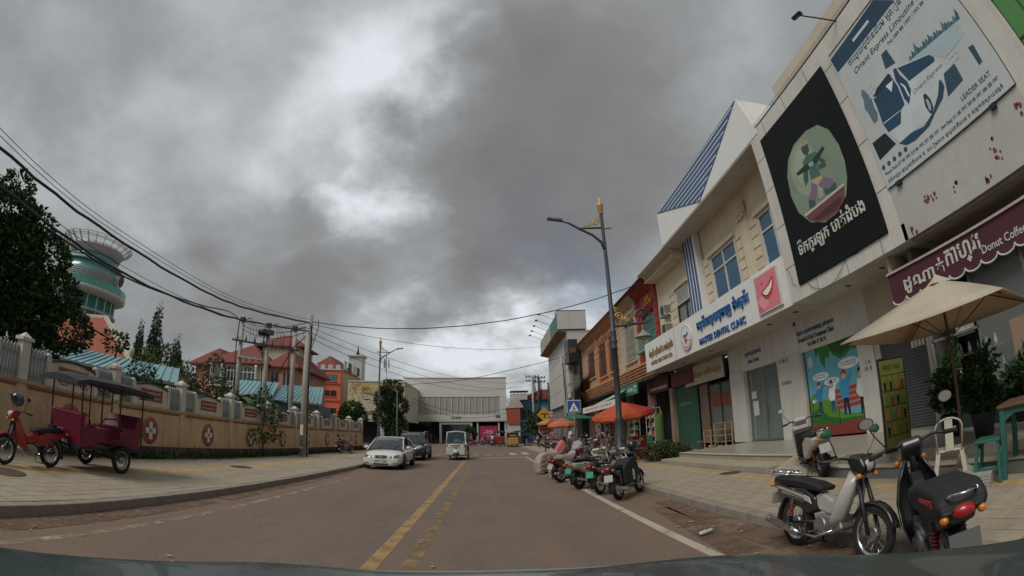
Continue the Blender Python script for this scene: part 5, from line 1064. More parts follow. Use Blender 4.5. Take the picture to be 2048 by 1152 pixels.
# ================================================================ STREET LAMPS
def scroll(c, r, turns, w_, flip=1, n=26, plane='x'):
    """a rolled scroll as a tube in the x-z plane"""
    return [(c[0] + flip * r * (1 - k / n * .85) * cos(2 * pi * turns * k / n), c[1], c[2] + r * (1 - k / n * .85) * sin(2 * pi * turns * k / n)) for k in range(n + 1)]
def street_lamp(label, loc, s=1.0, flip=1, group=None, rz=0):
    t = thing('street_lamp', label, 'street lamp', loc, rz, group)
    f = flip
    MB().lathe((0, 0, 0), [(.34, 0), (.34, .12), (.28, .18), (.26, .5), (.3, .55), (.24, .62), (.2, 1.3), (.17, 1.4), (.155, 1.75), (.17, 1.8), (.12, 1.9), (.115, 4.6), (.14, 4.62), (.14, 4.7), (.11, 4.74), (.145, 4.9), (.145, 4.98), (.105, 5.05), (.13, 5.3), (.13, 5.36), (.095, 5.4), (.075, 10.6)], 18).out('pole', iron, t)
    MB().lathe((0, 0, 10.6), [(.08, 0), (.11, .02), (.1, .1), (.12, .13), (.15, .42), (.17, .46), (.12, .5), (.09, .6), (.05, .66), (.035, .8), (.01, .95)], 14).out('gold_finial', gold, t)
    MB().tube([(-.0, 0, 8.9), (-f * .12, 0, 9.25), (-f * .5, 0, 9.6), (-f * 1.0, 0, 9.85), (-f * 1.5, 0, 10.15), (-f * 1.85, 0, 10.25)], [.085, .07, .055, .05, .045, .035], 8).tube([(0, 0, 9.95), (-f * 1.05, 0, 9.9)], .045, 8).out('upper_arm', iron, t)
    MB().cbox((-f * 2.12, 0, 10.32), (.62, .2, .09), (0, f * .14, 0)).cbox((-f * 1.87, 0, 10.3), (.22, .16, .13), (0, f * .14, 0)).out('lamp_head', mat('lamp_head_grey', (.1, .1, .105), .5, .1, 4, 0), t, bevel=.02)
    MB().lathe((f * .09, 0, 9.95), [(.035, 0), (.07, f * .05), (.05, f * .12), (.07, f * .16), (.01, f * .36)], 10, axis='x').out('side_finial', gold, t)
    g = MB(); g.tube(scroll((-f * .3, 0, 10.2), .17, 1.5, 0, f), .028, 6).tube(scroll((-f * .12, 0, 10.45), .11, 1.3, 0, -f), .022, 6).tube(scroll((-f * .58, 0, 10.1), .1, 1.3, 0, f), .022, 6).tube([(-f * .08, 0, 10.6), (-f * .14, 0, 10.4), (-f * .4, 0, 10.15), (-f * .85, 0, 9.98)], .025, 6)
    g.out('gold_scroll', gold, t)
    # lower arm with its curl and hanging lamp
    MB().tube([(0, 0, 5.55), (f * .9, 0, 5.62), (f * 1.35, 0, 5.66)] + [(f * (1.35 + .32 * sin(k * .42)), 0, 5.98 - .32 * cos(k * .42) * (1 - k * .02)) for k in range(1, 13)], [.06] + [.05] * 2 + [.045] * 12, 8).out('lower_arm', iron, t)
    g = MB(); g.tube(scroll((f * 1.36, 0, 6.0), .17, 1.4, 0, f), .035, 6); g.out('curl', iron, t)
    g = MB(); g.tube(scroll((f * .33, 0, 5.95), .19, 1.5, 0, -f), .03, 6).tube(scroll((f * .14, 0, 6.25), .12, 1.3, 0, f), .024, 6).tube(scroll((f * .66, 0, 5.83), .12, 1.3, 0, -f), .024, 6).tube([(f * .08, 0, 6.45), (f * .2, 0, 6.15), (f * .5, 0, 5.8), (f * .95, 0, 5.68)], .025, 6)
    g.out('gold_scroll', gold, t)
    MB().tube([(f * 1.3, 0, 5.65), (f * 1.3, 0, 5.35)], .02, 6).lathe((f * 1.3, 0, 5.05), [(.38, 0), (.36, .04), (.2, .16), (.08, .24), (.05, .32)], 16).out('lamp_shade', mat('shade_grey_green', (.22, .26, .24), .5, .1, 3, 0), t)
    MB().ell((f * 1.3, 0, 5.03), (.2, .2, .1), 12, 6).out('bulb_glass', mat('frosted_yellow', (.4, .36, .18), .4, .05, 3, 0), t)
    t.scale = (s, s, s); return t
street_lamp('tall dark street lamp with gold scrolls standing by the parked motorcycles', (5.1, 17.5, .15))
street_lamp('street lamp far down on the opposite side in front of the yellow scaled building', (-10.05, 42, .1), .92, -1)
t = thing('green_lamp_post', 'thin green post with a small lantern beside the far street lamp', 'street lamp', (-8.4, 42.5, 0)); MB().lathe((0, 0, 0), [(.09, 0), (.08, 1), (.05, 5.8)], 10).out('pole', mat('green_iron', (.04, .1, .08), .5), t); MB().lathe((0, 0, 5.8), [(.05, 0), (.2, .1), (.24, .4), (.08, .55), (.02, .7)], 10).out('lantern', iron, t)
# ================================================================ POLES AND WIRES
conc = mat('pole_concrete', (.34, .32, .28), .85, .15, 2, .3, streak=.4, stain_c=(.15, .13, .11))
t = thing('utility_pole', 'thick round concrete pole standing in front of the tan wall', 'utility pole', (-9.75, 23.4, .1))
MB().tube([(0, 0, 0), (.0, 0, 7.75)], [.24, .16], 14).out('pole', conc, t)
MB().tube([(.19, -.1, 0), (.2, -.08, 3), (.17, -.06, 5.5), (.16, -.05, 7.2)], .045, 6).tube([(.15, -.15, 7.1), (.28, -.15, 6.4), (.2, -.12, 5.4), (.22, -.1, 3.5)], .03, 5).out('cable_run', black_m, t)
MB().tube([(.22, 0, 5.9), (.55, 0, 7.1), (.5, 0, 7.5)], .022, 5).tube([(-.15, 0, 6.6), (-.9, 0, 5.9), (-1.9, 0, 4.2), (-3.2, 1.5, 3.4)], .03, 5).out('cable_tail', black_m, t)
MB().lathe((-.1, -.2, .5), [(.14, 0), (.12, 0.02)], 8).box(-.14, .04, -.245, -.22, 1.2, 1.75).out('notice', white_wall, t)
for (x, z1), lb in (((-16.9, 9.0), 'left one of the three slim concrete poles carrying the transformer beams'), ((-14.72, 8.6), 'middle one of the three slim concrete poles carrying the transformer beams'), ((-12.68, 8.4), 'right one of the three slim concrete poles behind the thick round pole')):
    t = thing('transformer_pole', lb, 'utility pole', (x, 28, 0), group='transformer poles behind the wall')
    MB().tube([(0, 0, 0), (0, 0, z1)], [.2, .13], 8).out('pole', conc, t); MB().cbox((0, -.05, z1 - .25), (.3, .3, .3)).out('cap_box', dark_steel, t)
    MB().tube([(-.25, -.1, z1 - .3), (-.32, -.1, z1 - 2), (-.2, -.1, 4), (-.15, -.1, 1)], .04, 5).out('cable_run', black_m, t)
    for k in range(3): MB().tube([(.1, 0, z1 - .3), (.5 + .1 * k, 0, z1 - .1), (.7 + .25 * k, 0, z1 - .9), (.7 + .25 * k, 0, z1 - 1.9)], .015, 4).out('jumper_wire', black_m, t)
t = thing('transformer_beam', 'steel beams with insulators spanning the three transformer poles', 'power equipment', (-14.8, 28, 6))
MB().bar((-2.7, -.22, 1.3), (2.6, -.22, .9 - .25), .12, .12).out('long_beam', dark_steel, t); MB().bar((-2.2, -.22, .15), (-.1, -.22, 0), .12, .12).bar((-2.2, .22, .15), (-.1, .22, 0), .12, .12).out('lower_beam', steel, t)
for i in range(7):
    x = -2.3 + i * .72; MB().lathe((x, -.22, 1.2 - i * .1), [(.05, 0), (.09, .1), (.05, .15), (.09, .22), (.05, .28), (.03, .5)], 8).out('insulator', dark_steel, t)
for i in range(4): MB().lathe((-1.9 + i * .5, -.22, .12), [(.04, -.3), (.08, -.2), (.04, -.12), (.08, 0)], 8).out('fuse', brown_wood, t)
MB().lathe((-.15, -.3, 1.6), [(.4, 0), (.42, .35), (.3, .4)], 12).cbox((.3, -.3, 1.8), (.5, .4, .3)).out('transformer_drum', dark_steel, t)
def wire(label, pts, r, name='power_cable', sag=None, group=None):
    g = MB()
    if sag is not None:
        pp = []
        for i in range(len(pts) - 1): c = catenary(pts[i], pts[i + 1], sag, 26); pp += c if i == 0 else c[1:]
        pts = pp
    g.tube(pts, r, 5); o = g.out(name, black_m); return tag(o, label, 'cable', group)
def smooth_curve(P_, n=6):
    out = []
    for i in range(len(P_) - 1):
        p0, p1, p2, p3 = [Vector(P_[max(0, min(len(P_) - 1, i + k))]) for k in (-1, 0, 1, 2)]
        for k in range(n):
            t_ = k / n; out.append(.5 * ((2 * p1) + (p2 - p0) * t_ + (2 * p0 - 5 * p1 + 4 * p2 - p3) * t_ ** 2 + (3 * p1 - p0 - 3 * p2 + p3) * t_ ** 3))
    return out + [Vector(P_[-1])]
rr_ = random.Random(3)
def wob(p, a): return [q + Vector((0, 0, a * sin(i * 1.7) + rr_.uniform(-a, a) * .5)) for i, q in enumerate(p)]
wire('thickest black cable, upper of the two sagging along the tan wall', wob(smooth_curve([(-9.7, -10, 7.2), (-9.7, 0, 6.05), (-9.7, 3.9, 5.9), (-9.7, 7.65, 5.82), (-9.7, 12.8, 5.9), (-9.7, 16.5, 6.25), (-9.7, 23.4, 7.4)], 9), .014), .038)
wire('second thick cable sagging lowest along the tan wall', wob(smooth_curve([(-9.72, -10, 6.4), (-9.72, 0, 5.4), (-9.72, 4.3, 5.24), (-9.72, 9.0, 5.08), (-9.72, 14.3, 5.44), (-9.72, 19, 6.17), (-9.72, 23.4, 6.95)], 9), .014), .036)
wire('cable twisted beside the lowest thick cable and leading on to the transformer poles', smooth_curve([(-9.9, 6, 5.12), (-9.95, 9.5, 5.1), (-10.5, 14, 5.7), (-13, 20, 7.1), (-17, 28, 8.6)], 9), .028)
for i, (z0, zm, z1) in enumerate(((6.75, 6.1, 7.6), (6.6, 5.98, 7.45), (5.9, 5.35, 7.1))):
    wire(['uppermost', 'middle', 'lowest'][i] + ' thin telephone wire sagging above the tan wall', smooth_curve([(-9.7, -10, z0 + .7), (-9.7, 3.8, zm + .12), (-9.7, 9.5, zm - (.0 if i < 2 else .1)), (-9.7, 16, zm + .3), (-9.7, 23.4, z1)], 8), .009, group='thin wires above the tan wall')
wire('lone black cable crossing the street above the lamp to the red roofed houses', wob(catenary((-9.7, 23.4, 7.5), (9.4, 24.8, 10.1), 1.25, 30), .008), .026)
for i, (a, b, s_) in enumerate((((-9.7, 23.4, 7.2), (8.5, 75, 10.6), 1.6), ((-9.7, 23.4, 6.9), (8.3, 75, 10.0), 1.8), ((-9.7, 23.4, 6.6), (7.6, 75, 10.8), 2.4), ((-9.7, 23.4, 7.4), (7.4, 47, 10.9), .9))):
    wire(['highest', 'second', 'lowest', 'shortest'][i] + ' thin wire fanning from the thick concrete pole across the junction', catenary(a, b, s_, 24), .014, group='wires fanning over the junction')
wire('black cable looping from the store front up to the far pole', smooth_curve([(-15, 84.8, 9.5), (-9.8, 55, 7.5), (-2.9, 52, 7.8), (4.2, 48, 8.7), (7.1, 46, 9.1), (7.75, 45, 8.9), (7.85, 45, 6), (8.1, 45, 3.5)], 8), .03)
for i in range(2): wire(['upper', 'lower'][i] + ' slack cable hanging across the louvred band of the white store', catenary((-13.5, 78, 8.1 - i * .5), (8.5, 75, 7.6 - i * .3), 2.6 + i * .5, 22), .035, group='slack cables before the white store')
for i in range(3): wire(['upper', 'middle', 'lower'][i] + ' short cable strung from the thick pole to the transformer poles', catenary((-16.9, 27.9, 8.6 - .25 * i), (-9.8, 23.5, 7.5 - .25 * i), .35 + .1 * i, 14), .022, group='cables to the transformer poles')
for i in range(3): wire(['upper', 'middle', 'lower'][i] + ' thin cable sagging along the shophouse cornices', catenary((9.4, 24.5, 9.2 - .25 * i), (9.1, 46.5, 8.7 - .3 * i), .5 + .2 * i, 18), .014)
for i in range(2): wire(['upper', 'lower'][i] + ' thin cable stapled above the clinic sign', catenary((9.9, 24.2, 6.42 + .2 * i), (9.9, 10.8, 6.36 + .15 * i), .12, 14), .012)
t = thing('utility_pole', 'slim concrete pole in front of the white clad building', 'utility pole', (7.9, 45, 0)); MB().tube([(0, 0, 0), (-.45, 0, 9.2)], [.2, .13], 8).out('pole', conc, t); MB().tube([(.1, -.2, 0), (-.2, -.2, 6), (-.3, -.2, 8.5)], .05, 5).out('cable_run', black_m, t)
for x, z1, lb in ((7.5, 11.2, 'left pole of the far pair with cross arms'), (8.5, 11.0, 'right pole of the far pair with cross arms')):
    t = thing('utility_pole', lb, 'utility pole', (x, 75, 0)); MB().tube([(0, 0, 0), (0, 0, z1)], [.22, .14], 8).out('pole', conc if x < 8 else dark_steel, t)
    g = MB()
    for z in (z1 - .3, z1 - 1.0): g.bar((-1.1, 0, z), (1.1, 0, z), .12, .12); [g.lathe((q, 0, z + .05), [(.1, 0), (.1, .25)], 6) for q in (-1, -.5, .5, 1)]
    for z in (8.0, 6.6): g.bar((-.7, 0, z), (.5, 0, z), .1, .1)
    g.out('cross_arm', dark_steel, t); g = MB()
    for k in range(4): g.tube([(.1 * k, .1, z1 - .4), (.3 + .1 * k, .1, 8), (-.1, .1, 5.5), (.1 * k, .1, 1)], .035, 4)
    g.out('cable_run', black_m, t)
t = thing('iron_post', 'thin dark post beside the far pair of poles', 'post', (10.1, 75, 0)); MB().tube([(0, 0, 0), (0, 0, 9.9)], .14, 6).out('pole', dark_steel, t); MB().tube([(-.2, 0, 9.0), (.3, 0, 9.0)], .06, 4).out('cap', dark_steel, t)
t = thing('radio_mast', 'slim grey telecom mast behind the yellow scaled building', 'mast', (-20.2, 90, 0)); MB().tube([(0, 0, 0), (0, 0, 17.4)], [.3, .12], 6).out('pole', steel, t)
for k in range(3): MB().box(-.1, .1, -.1, .1, -.9, .9).out('antenna', steel, t).location = (.55 * cos(k * 2.1), .55 * sin(k * 2.1), 15.6)
# ================================================================ TRAFFIC SIGNS
post_m = mat('sign_post_steel', (.2, .19, .17), .5, .15, 5, 0, metal=.4)
t = thing('sign_post', 'post with a yellow T junction sign above a red stop sign', 'road sign', (4.2, 34, .1)); MB().tube([(0, 0, 0), (0, 0, 3.45)], .05, 8).out('post', post_m, t)
yel = mat('sign_yellow', (.5, .26, .02), .45, .05, 2, 0); q = MB().prism([(-.56, -.06, 2.85), (0, -.06, 2.28), (.56, -.06, 2.85), (0, -.06, 3.42)], (0, -.03, 0)).out('warning_plate', yel, t, bevel=.02)
MB().box(-.3, .3, -.1, -.09, 2.86, 2.94).box(-.05, .05, -.1, -.09, 2.6, 2.86).out('junction_symbol', black_m, q)
def octo(r, y, zc): return [(r * cos(pi / 8 + k * pi / 4), y, zc + r * sin(pi / 8 + k * pi / 4)) for k in range(8)]
q = MB().prism(octo(.5, -.06, 1.75), (0, -.03, 0)).out('stop_plate', panel_w, t); MB().prism(octo(.45, -.091, 1.75), (0, -.006, 0)).out('red_face', mat('sign_red', (.4, .015, .02), .45, .05, 2, 0), q)
for s_, z, h in (('ឈប់', 1.9, .2), ('STOP', 1.58, .2)): o = text(s_, panel_w, (0, -.098, z), .55, h, 'F', .006); o.parent = q
t = thing('crossing_sign', 'square blue pedestrian crossing sign on a slim post', 'road sign', (4.5, 24, .15)); MB().tube([(.05, 0, 0), (.05, 0, 3.2)], .035, 8).out('post', post_m, t)
q = box('sign_plate', panel_w, -.34, .4, -.07, -.04, 2.42, 3.1, t, .01); box('blue_face', mat('sign_blue', (.02, .1, .33), .45, .05, 2, 0), -.31, .37, -.078, -.07, 2.45, 3.07, q); MB().prism([(-.24, -.078, 2.5), (.3, -.078, 2.5), (.03, -.078, 2.99)], (0, -.008, 0)).out('white_triangle', panel_w, q)
MB().tube([(.03, -.09, 2.73), (.03, -.09, 2.65), (-.03, -.09, 2.54)], .014, 5).tube([(.03, -.09, 2.65), (.09, -.09, 2.54)], .014, 5).tube([(-.04, -.09, 2.66), (.03, -.09, 2.71), (.1, -.09, 2.65)], .012, 5).ell((.03, -.09, 2.77), (.025, .012, .03), 8, 6).out('walking_figure', black_m, q)
t = thing('route_sign', 'stack of small white plates on a short post by the white store', 'sign', (-11, 60, 0)); MB().tube([(0, 0, 0), (0, 0, 4)], .06, 6).out('post', post_m, t)
for i in range(3): q = box('sign_plate', panel_w, -.4, .4, -.1, -.06, 2.2 + i * .65, 2.75 + i * .65, t); o = text(['50', '→', 'P'][i], black_m, (0, -.1, 2.47 + i * .65), .3, .3, 'F', .006); o.parent = q
# ================================================================ PARASOLS
def parasol(label, loc, r, h, rise, n, cols, valance=.0, rz=0, tilt=(0, 0), sq=False, pole=True, under=None):
    t = thing('parasol', label, 'umbrella', loc, rz); t.rotation_euler = (tilt[0], tilt[1], rz)
    if pole: MB().tube([(0, 0, 0), (0, 0, h + rise)], .025, 8).out('pole', brown_wood if sq else steel, t); MB().lathe((0, 0, 0), [(.28, 0), (.28, .08), (.1, .14), (.06, .3)], 14).out('base', conc, t)
    ring = [(r * cos(2 * pi * (k + .5) / n), r * sin(2 * pi * (k + .5) / n), h) for k in range(n)]
    for k in range(n):
        a, b = Vector(ring[k]), Vector(ring[(k + 1) % n]); top = Vector((0, 0, h + rise)); g = MB(); S = 6; rows = []
        for i in range(S + 1):
            u = i / S; pa = top.lerp(a, u); pb = top.lerp(b, u); bulge = (.06 if not sq else .03) * rise * 4 * u * (1 - u)
            row = []
            for j in range(5):
                v_ = j / 4; q = pa.lerp(pb, v_); q.z += bulge - (.06 if not sq else .02) * r * u * 4 * v_ * (1 - v_) * .5; row.append(q)
            rows.append(row)
        vs = [p for row in rows for p in row]; fs = [(i * 5 + j, i * 5 + j + 1, (i + 1) * 5 + j + 1, (i + 1) * 5 + j) for i in range(S) for j in range(4)]
        g.smooth = True; g.add(vs, fs); m_ = cols[k % len(cols)]
        if valance:
            base = rows[-1]; g.add(base + [p + Vector((0, 0, -valance * (1.25 if j in (1, 3) else .9))) for j, p in enumerate(base)], [(j, j + 1, j + 6, j + 5) for j in range(4)])
        o = g.out('canopy_panel', m_, t, fix=False); q = o.modifiers.new('s', 'SOLIDIFY'); q.thickness = .008
    for k in range(n): MB().tube([(0, 0, h + rise - .08), (ring[k][0] * .97, ring[k][1] * .97, h - .03)], .012, 5).tube([(0, 0, h - .25), (ring[k][0] * .5, ring[k][1] * .5, h + rise * .5 - .05)], .009, 4).out('rib', brown_wood if sq else steel, t)
    MB().lathe((0, 0, h + rise - .02), [(.06, 0), (.03, .05), (.01, .12)], 8).out('top_cap', cols[0], t); return t
orange_c = mat('orange_canvas', (.62, .11, .035), .7, .1, 2, .05); coral_c = mat('coral_canvas', (.6, .2, .12), .7, .08, 2, .05); yellow_c = mat('yellow_canvas', (.5, .36, .1), .7, .1, 2, .05); red_c = mat('red_canvas', (.4, .03, .03), .7, .1, 2, .05); green_c = mat('green_canvas', (.03, .2, .1), .7, .1, 2, .05)
cream_c = see_light(mat('cream_canvas', (.66, .6, .46), .75, .08, 1.2, .12, bscale=3, stain=.25, stain_c=(.42, .36, .24)), (.5, .25, .08))
for q_ in (orange_c, coral_c, yellow_c, green_c): see_light(q_, q_.node_tree.nodes['Hue/Saturation/Value'].inputs['Color'].default_value[:3] if 'Hue/Saturation/Value' in q_.node_tree.nodes else (.4, .1, .05), .3)
parasol('big orange and red parasol with yellow border behind the near lamp post', (6.0, 19.5, .15), 1.38, 2.1, .5, 8, [orange_c, orange_c, red_c, orange_c], .16, tilt=(.1, -.1))
parasol('coral parasol with scalloped edge next to the stop sign', (4.85, 30, .15), 1.0, 1.95, .42, 8, [coral_c], .2); parasol('yellow and brown parasol half hidden behind the stop sign', (4.6, 33.5, .15), 1.1, 2.15, .35, 8, [yellow_c, red_c], .12)
parasol('green parasol beyond the blue crossing sign', (6.0, 31.5, .15), 1.5, 2.3, .35, 6, [green_c], .0); 
cu = parasol('large square cream parasol over the coffee shop tables', (6.42, 4.02, .15), 1.82, 2.2, .62, 4, [cream_c], .0, rz=R(14), sq=True, tilt=(0, 0))
MB().add([(.26, 0, 2.76), (0, .26, 2.76), (-.26, 0, 2.76), (0, -.26, 2.76), (0, 0, 2.92)], [(0, 1, 4), (1, 2, 4), (2, 3, 4), (3, 0, 4)]).out('vent_cap', cream_c, cu)
# ================================================================ COFFEE SHOP FURNITURE
tgreen = mat('table_green', (.03, .125, .1), .55, .15, 3, .05); cwhite = mat('chair_cream', (.5, .46, .38), .5, .1, 3, 0)
def table(loc, rz, label, w_=.8, h=.92):
    t = thing('cafe_table', label, 'table', loc, rz); box('table_top', brown_wood, -w_ / 2, w_ / 2, -w_ / 2, w_ / 2, h - .04, h, t, .008)
    for x in (-1, 1):
        for y in (-1, 1): MB().box(-.035, .035, -.035, .035, 0, h - .04).out('leg', tgreen, t).location = (x * (w_ / 2 - .06), y * (w_ / 2 - .06), 0)
    for s in (-1, 1):
        e = w_ / 2 - .06
        MB().prism([(-e, s * e - .015, h - .04), (e, s * e - .015, h - .04), (e, s * e - .015, h - .22), (e * .5, s * e - .015, h - .12), (-e * .5, s * e - .015, h - .12), (-e, s * e - .015, h - .22)], (0, .03, 0)).out('apron', tgreen, t)
        MB().prism([(s * e - .015, -e, h - .04), (s * e - .015, e, h - .04), (s * e - .015, e, h - .22), (s * e - .015, e * .5, h - .12), (s * e - .015, -e * .5, h - .12), (s * e - .015, -e, h - .22)], (.03, 0, 0)).out('apron', tgreen, t)
    return t
def stool(loc, rz, label, m=tgreen, w_=.38, h=.55):
    t = thing('stool', label, 'stool', loc, rz); box('seat', m, -w_ / 2, w_ / 2, -w_ / 2, w_ / 2, h - .035, h, t, .006)
    for x in (-1, 1):
        for y in (-1, 1): MB().bar((x * .15, y * .15, h - .03), (x * .19, y * .19, 0), .045, .045).out('leg', m, t)
    for s in (-1, 1): MB().box(-.17, .17, s * .17 - .015, s * .17 + .015, .16, .2).out('stretcher', m, t); MB().box(s * .17 - .015, s * .17 + .015, -.17, .17, .16, .2).out('stretcher', m, t)
    for s in (-1, 1): MB().box(-.16, .16, s * .16 - .012, s * .16 + .012, h - .12, h - .035).out('apron', m, t)
    return t
table((6.35, 2.75, .15), R(12), 'green cafe table with a dark top at the picture edge'); table((7.9, 2.9, .455), R(5), 'second green cafe table on the landing by the counter')
stool((5.95, 3.25, .15), R(15), 'green wooden stool in front of the green table'); stool((6.9, 2.7, .15), R(-20), 'green stool nearest the picture edge')
t = thing('metal_chair', 'cream bent metal chair with arched back beside the potted plants', 'chair', (5.95, 3.95, .15), R(35))
box('seat', cwhite, -.2, .2, -.2, .2, .45, .475, t, .01)
for x in (-1, 1):
    for y in (-1, 1): MB().bar((x * .17, y * .17, .46), (x * .24, y * .25, 0), .06, .03).out('leg', cwhite, t)
for y in (-1, 1): MB().prism([(-.19, y * .2, .45)] + [(-.19 + .38 * k / 8, y * .2, .3 + .1 * sin(pi * k / 8)) for k in range(9)] + [(.19, y * .2, .45)], (0, y * .012, 0)).out('apron', cwhite, t)
MB().tube([(-.19, -.18, .46), (-.22, -.2, .75)] + [(-.24, .2 * -cos(pi * k / 8), .78 + .12 * sin(pi * k / 8)) for k in range(9)] + [(-.22, .2, .75), (-.19, .18, .46)], .013, 8).out('back_hoop', cwhite, t); MB().box(-.245, -.235, -.06, .06, .47, .89).out('back_splat', cwhite, t)
t = thing('paver_stack', 'low stack of ribbed concrete slabs under the cafe chair', 'slabs', (5.75, 3.35, .15), R(20))
for i in range(5): MB().box(-.3 + i * .02, .3 - i * .02, -.22, .22, i * .035, i * .035 + .028).out('slab', conc, t)
# menu board
t = thing('menu_board', 'tall yellow green menu board with a dark rounded frame and rows of drinks', 'sign board', (7.15, 5.95, .455), R(-8))
box('frame', dark_steel, -.36, .36, -.02, .02, 0, 1.72, t, .03); mb_ = mat('menu_green', (.16, .17, .035), .5, .08, 2, 0); q = box('board_face', mb_, -.32, .32, -.028, -.02, .06, 1.67, t)
lin_ = MB().box(-.31, .31, -.031, -.028, 1.4, 1.41); [lin_.box(x, x + .006, -.031, -.028, .3, 1.4) for x in (-.165, -.01, .145)]; [lin_.box(-.31, .31, -.031, -.028, z, z + .006) for z in (.3, .57, .85, 1.12)]; lin_.out('grid_line', dark_steel, q)
o = text('មុខម្ហូប ភេសជ្ជៈ', dark_steel, (0, -.028, 1.53), .48, .13, 'F', .003); o.parent = q
rr_ = random.Random(6); dm = [dark_steel, mat('drink_brown', (.12, .04, .02), .5), mat('drink_orange', (.4, .12, .03), .5), mat('drink_green', (.05, .18, .05), .5)]
for i in range(4):
    for j in range(4): x, z = -.24 + i * .155, 1.2 - j * .27; MB().prism([(x - .028, -.028, z - .07), (x + .028, -.028, z - .07), (x + .036, -.028, z + .08), (x - .036, -.028, z + .08)], (0, -.004, 0)).out('printed_cup', rr_.choice(dm), q); MB().box(x - .05, x + .05, -.032, -.028, z - .1, z - .088).out('printed_price', dark_steel, q)
# ================================================================ PLANTS
bark = mat('bark', (.08, .06, .045), .9, .3, 4, .5); pot_m = mat('black_pot', (.03, .03, .032), .7, .2, 4, .1); pot_w = mat('white_pot', (.55, .54, .5), .6, .15, 3, .1, stain=.4)
def tree(name, label, loc, trunk, clumps, size, n, mats, seed, cat='tree', r0=.2, group=None, up=.2):
    t = thing(name, label, cat, loc, 0, group); g = MB(); g.tube([Vector(p) for p in trunk], [r0 * (1 - .6 * i / max(1, len(trunk) - 1)) for i in range(len(trunk))], 8)
    top = Vector(trunk[-1]); md = Vector(trunk[len(trunk) // 2])
    for i, (c, r) in enumerate(clumps): s_ = (top if i % 2 else md); c = Vector(c); g.tube([s_, s_.lerp(c, .5) + Vector((0, 0, -.1 * r[0])), c], [r0 * .35, r0 * .2, r0 * .06], 5)
    g.out('trunk', bark, t); tag(leaf_mass('crown', mats, clumps, size, n, t, seed, up=up), kind='stuff'); return t
T0 = Vector((-16, 4.5, 0))
TC = [((-15.25, 7.52, 7.63), 0.66), ((-15.21, 7.59, 6.68), 1.14), ((-14.67, 8.58, 6.73), 0.7), ((-15.07, 7.86, 5.6), 1.41), ((-14.36, 9.09, 5.87), 0.9540000000000001), ((-14.88, 8.23, 4.58), 1.41), ((-13.97, 9.69, 4.72), 0.9900000000000001), ((-14.41, 9.02, 4.02), 1.1880000000000002), ((-14.71, 8.51, 3.24), 1.14), ((-13.61, 10.18, 3.71), 0.9900000000000001), ((-14.09, 9.51, 3.04), 0.765), ((-15.65, 6.63, 5.15), 1.58), ((-15.44, 7.11, 3.44), 1.41), ((-12.47, 11.71, 3.73), 0.48600000000000004), ((-17, 4, 6), 1.94), ((-16.5, 2, 4), 1.94)]
cl = [(Vector(c) - T0, (r_, r_, r_ * .75)) for c, r_ in TC]
tree('big_tree', 'large dark leafy tree overhanging the tan wall at the left edge', T0, [(0, 0, 0), (.2, .2, 2.2), (.0, .9, 4.0), (-.3, 1.6, 5.6)], cl, .17, 52000, [L2, L1, L3], 21, r0=.35)
def cypress(label, loc, h, r, seed):
    t = thing('cypress', label, 'tree', loc, 0, 'slim dark conifers behind the villa wall'); MB().tube([(0, 0, 0), (0, 0, h * .9)], [.15, .03], 6).out('trunk', bark, t); rr = random.Random(seed)
    cl = [((rr.uniform(-.1, .1), rr.uniform(-.1, .1), z), (.95 * r * (1 - (z / h) ** 1.7) + .1, .95 * r * (1 - (z / h) ** 1.7) + .12, .7)) for z in [h * .06 + k * h * .045 for k in range(21)]]
    tag(leaf_mass('crown', [L2, L1, L2], cl, .24, 15000, t, seed, up=-.6), kind='stuff')
for a in [('tallest slim conifer of the three behind the wall', (-37.4, 41.7, 0), 14.3, 1.5, 1), ('thin conifer left of the tallest one', (-41.6, 43.3, 0), 12.3, 1.1, 2), ('lowest slim conifer right of the tallest one', (-31.5, 38.8, 0), 9.6, 1.2, 3)]: cypress(*a)
rr_ = random.Random(9)
def bush(label, loc, r, n, mats, seed, size=.12, name='shrub', cat='shrub', group=None, k=7):
    rr = random.Random(seed); cl = [((rr.uniform(-.6, .6) * r[0], rr.uniform(-.6, .6) * r[1], r[2] * rr.uniform(.35, .9)), (r[0] * .5, r[1] * .5, r[2] * .42)) for _ in range(k)]
    t = thing(name, label, cat, loc, 0, group); g = MB()
    for c, q in cl: g.tube([(0, 0, 0), (c[0] * .4, c[1] * .4, c[2] * .5), c], [.04, .03, .01], 5)
    g.out('stem', bark, t); tag(leaf_mass('foliage', mats, cl, size, n, t, seed, up=.2), kind='stuff'); return t
for a in [('bronze tinged round shrub below the red roofed villa', (-19.4, 26.8, 0), (1.7, 1.4, 4.7), 5200, [L1, LB, L3], 71, .17),('green shrub between the bronze shrub and the banana plants', (-17.6, 27.6, 0), (1.3, 1.2, 3.9), 3200, [L1, L3, L2], 72, .16),('leafy shrub spilling beside the blue tin awning', (-17.7, 19.2, 0), (1.6, 1.2, 3.9), 3500, [L1, L3, L2], 73, .16),('dark shrub under the lowest conifer', (-27.5, 33.5, 0), (2.5, 2.0, 6.3), 5200, [L2, L1, L2], 74, .24),('leafy weeds growing over the wall cap near the left edge', (-12.2, 13.0, 0), (.8, 1.2, 2.9), 2400, [L1, L2, L3], 75, .12),('green shrub showing above the wall beyond the banana plants', (-12.9, 24.2, 0), (.9, 1.4, 3.0), 2400, [L1, L2, L3], 76, .15)]: bush(*a)
bush('low spreading shrub with reddish tips beside the clinic steps', (6.95, 17.7, .15), (.95, .9, .75), 5200, [L1, LB, L2], 31, .09)
bush('darker small shrub against the end of the clinic steps', (7.3, 16.75, .15), (.4, .3, .4), 1200, [L2, L1, L2], 32, .08)
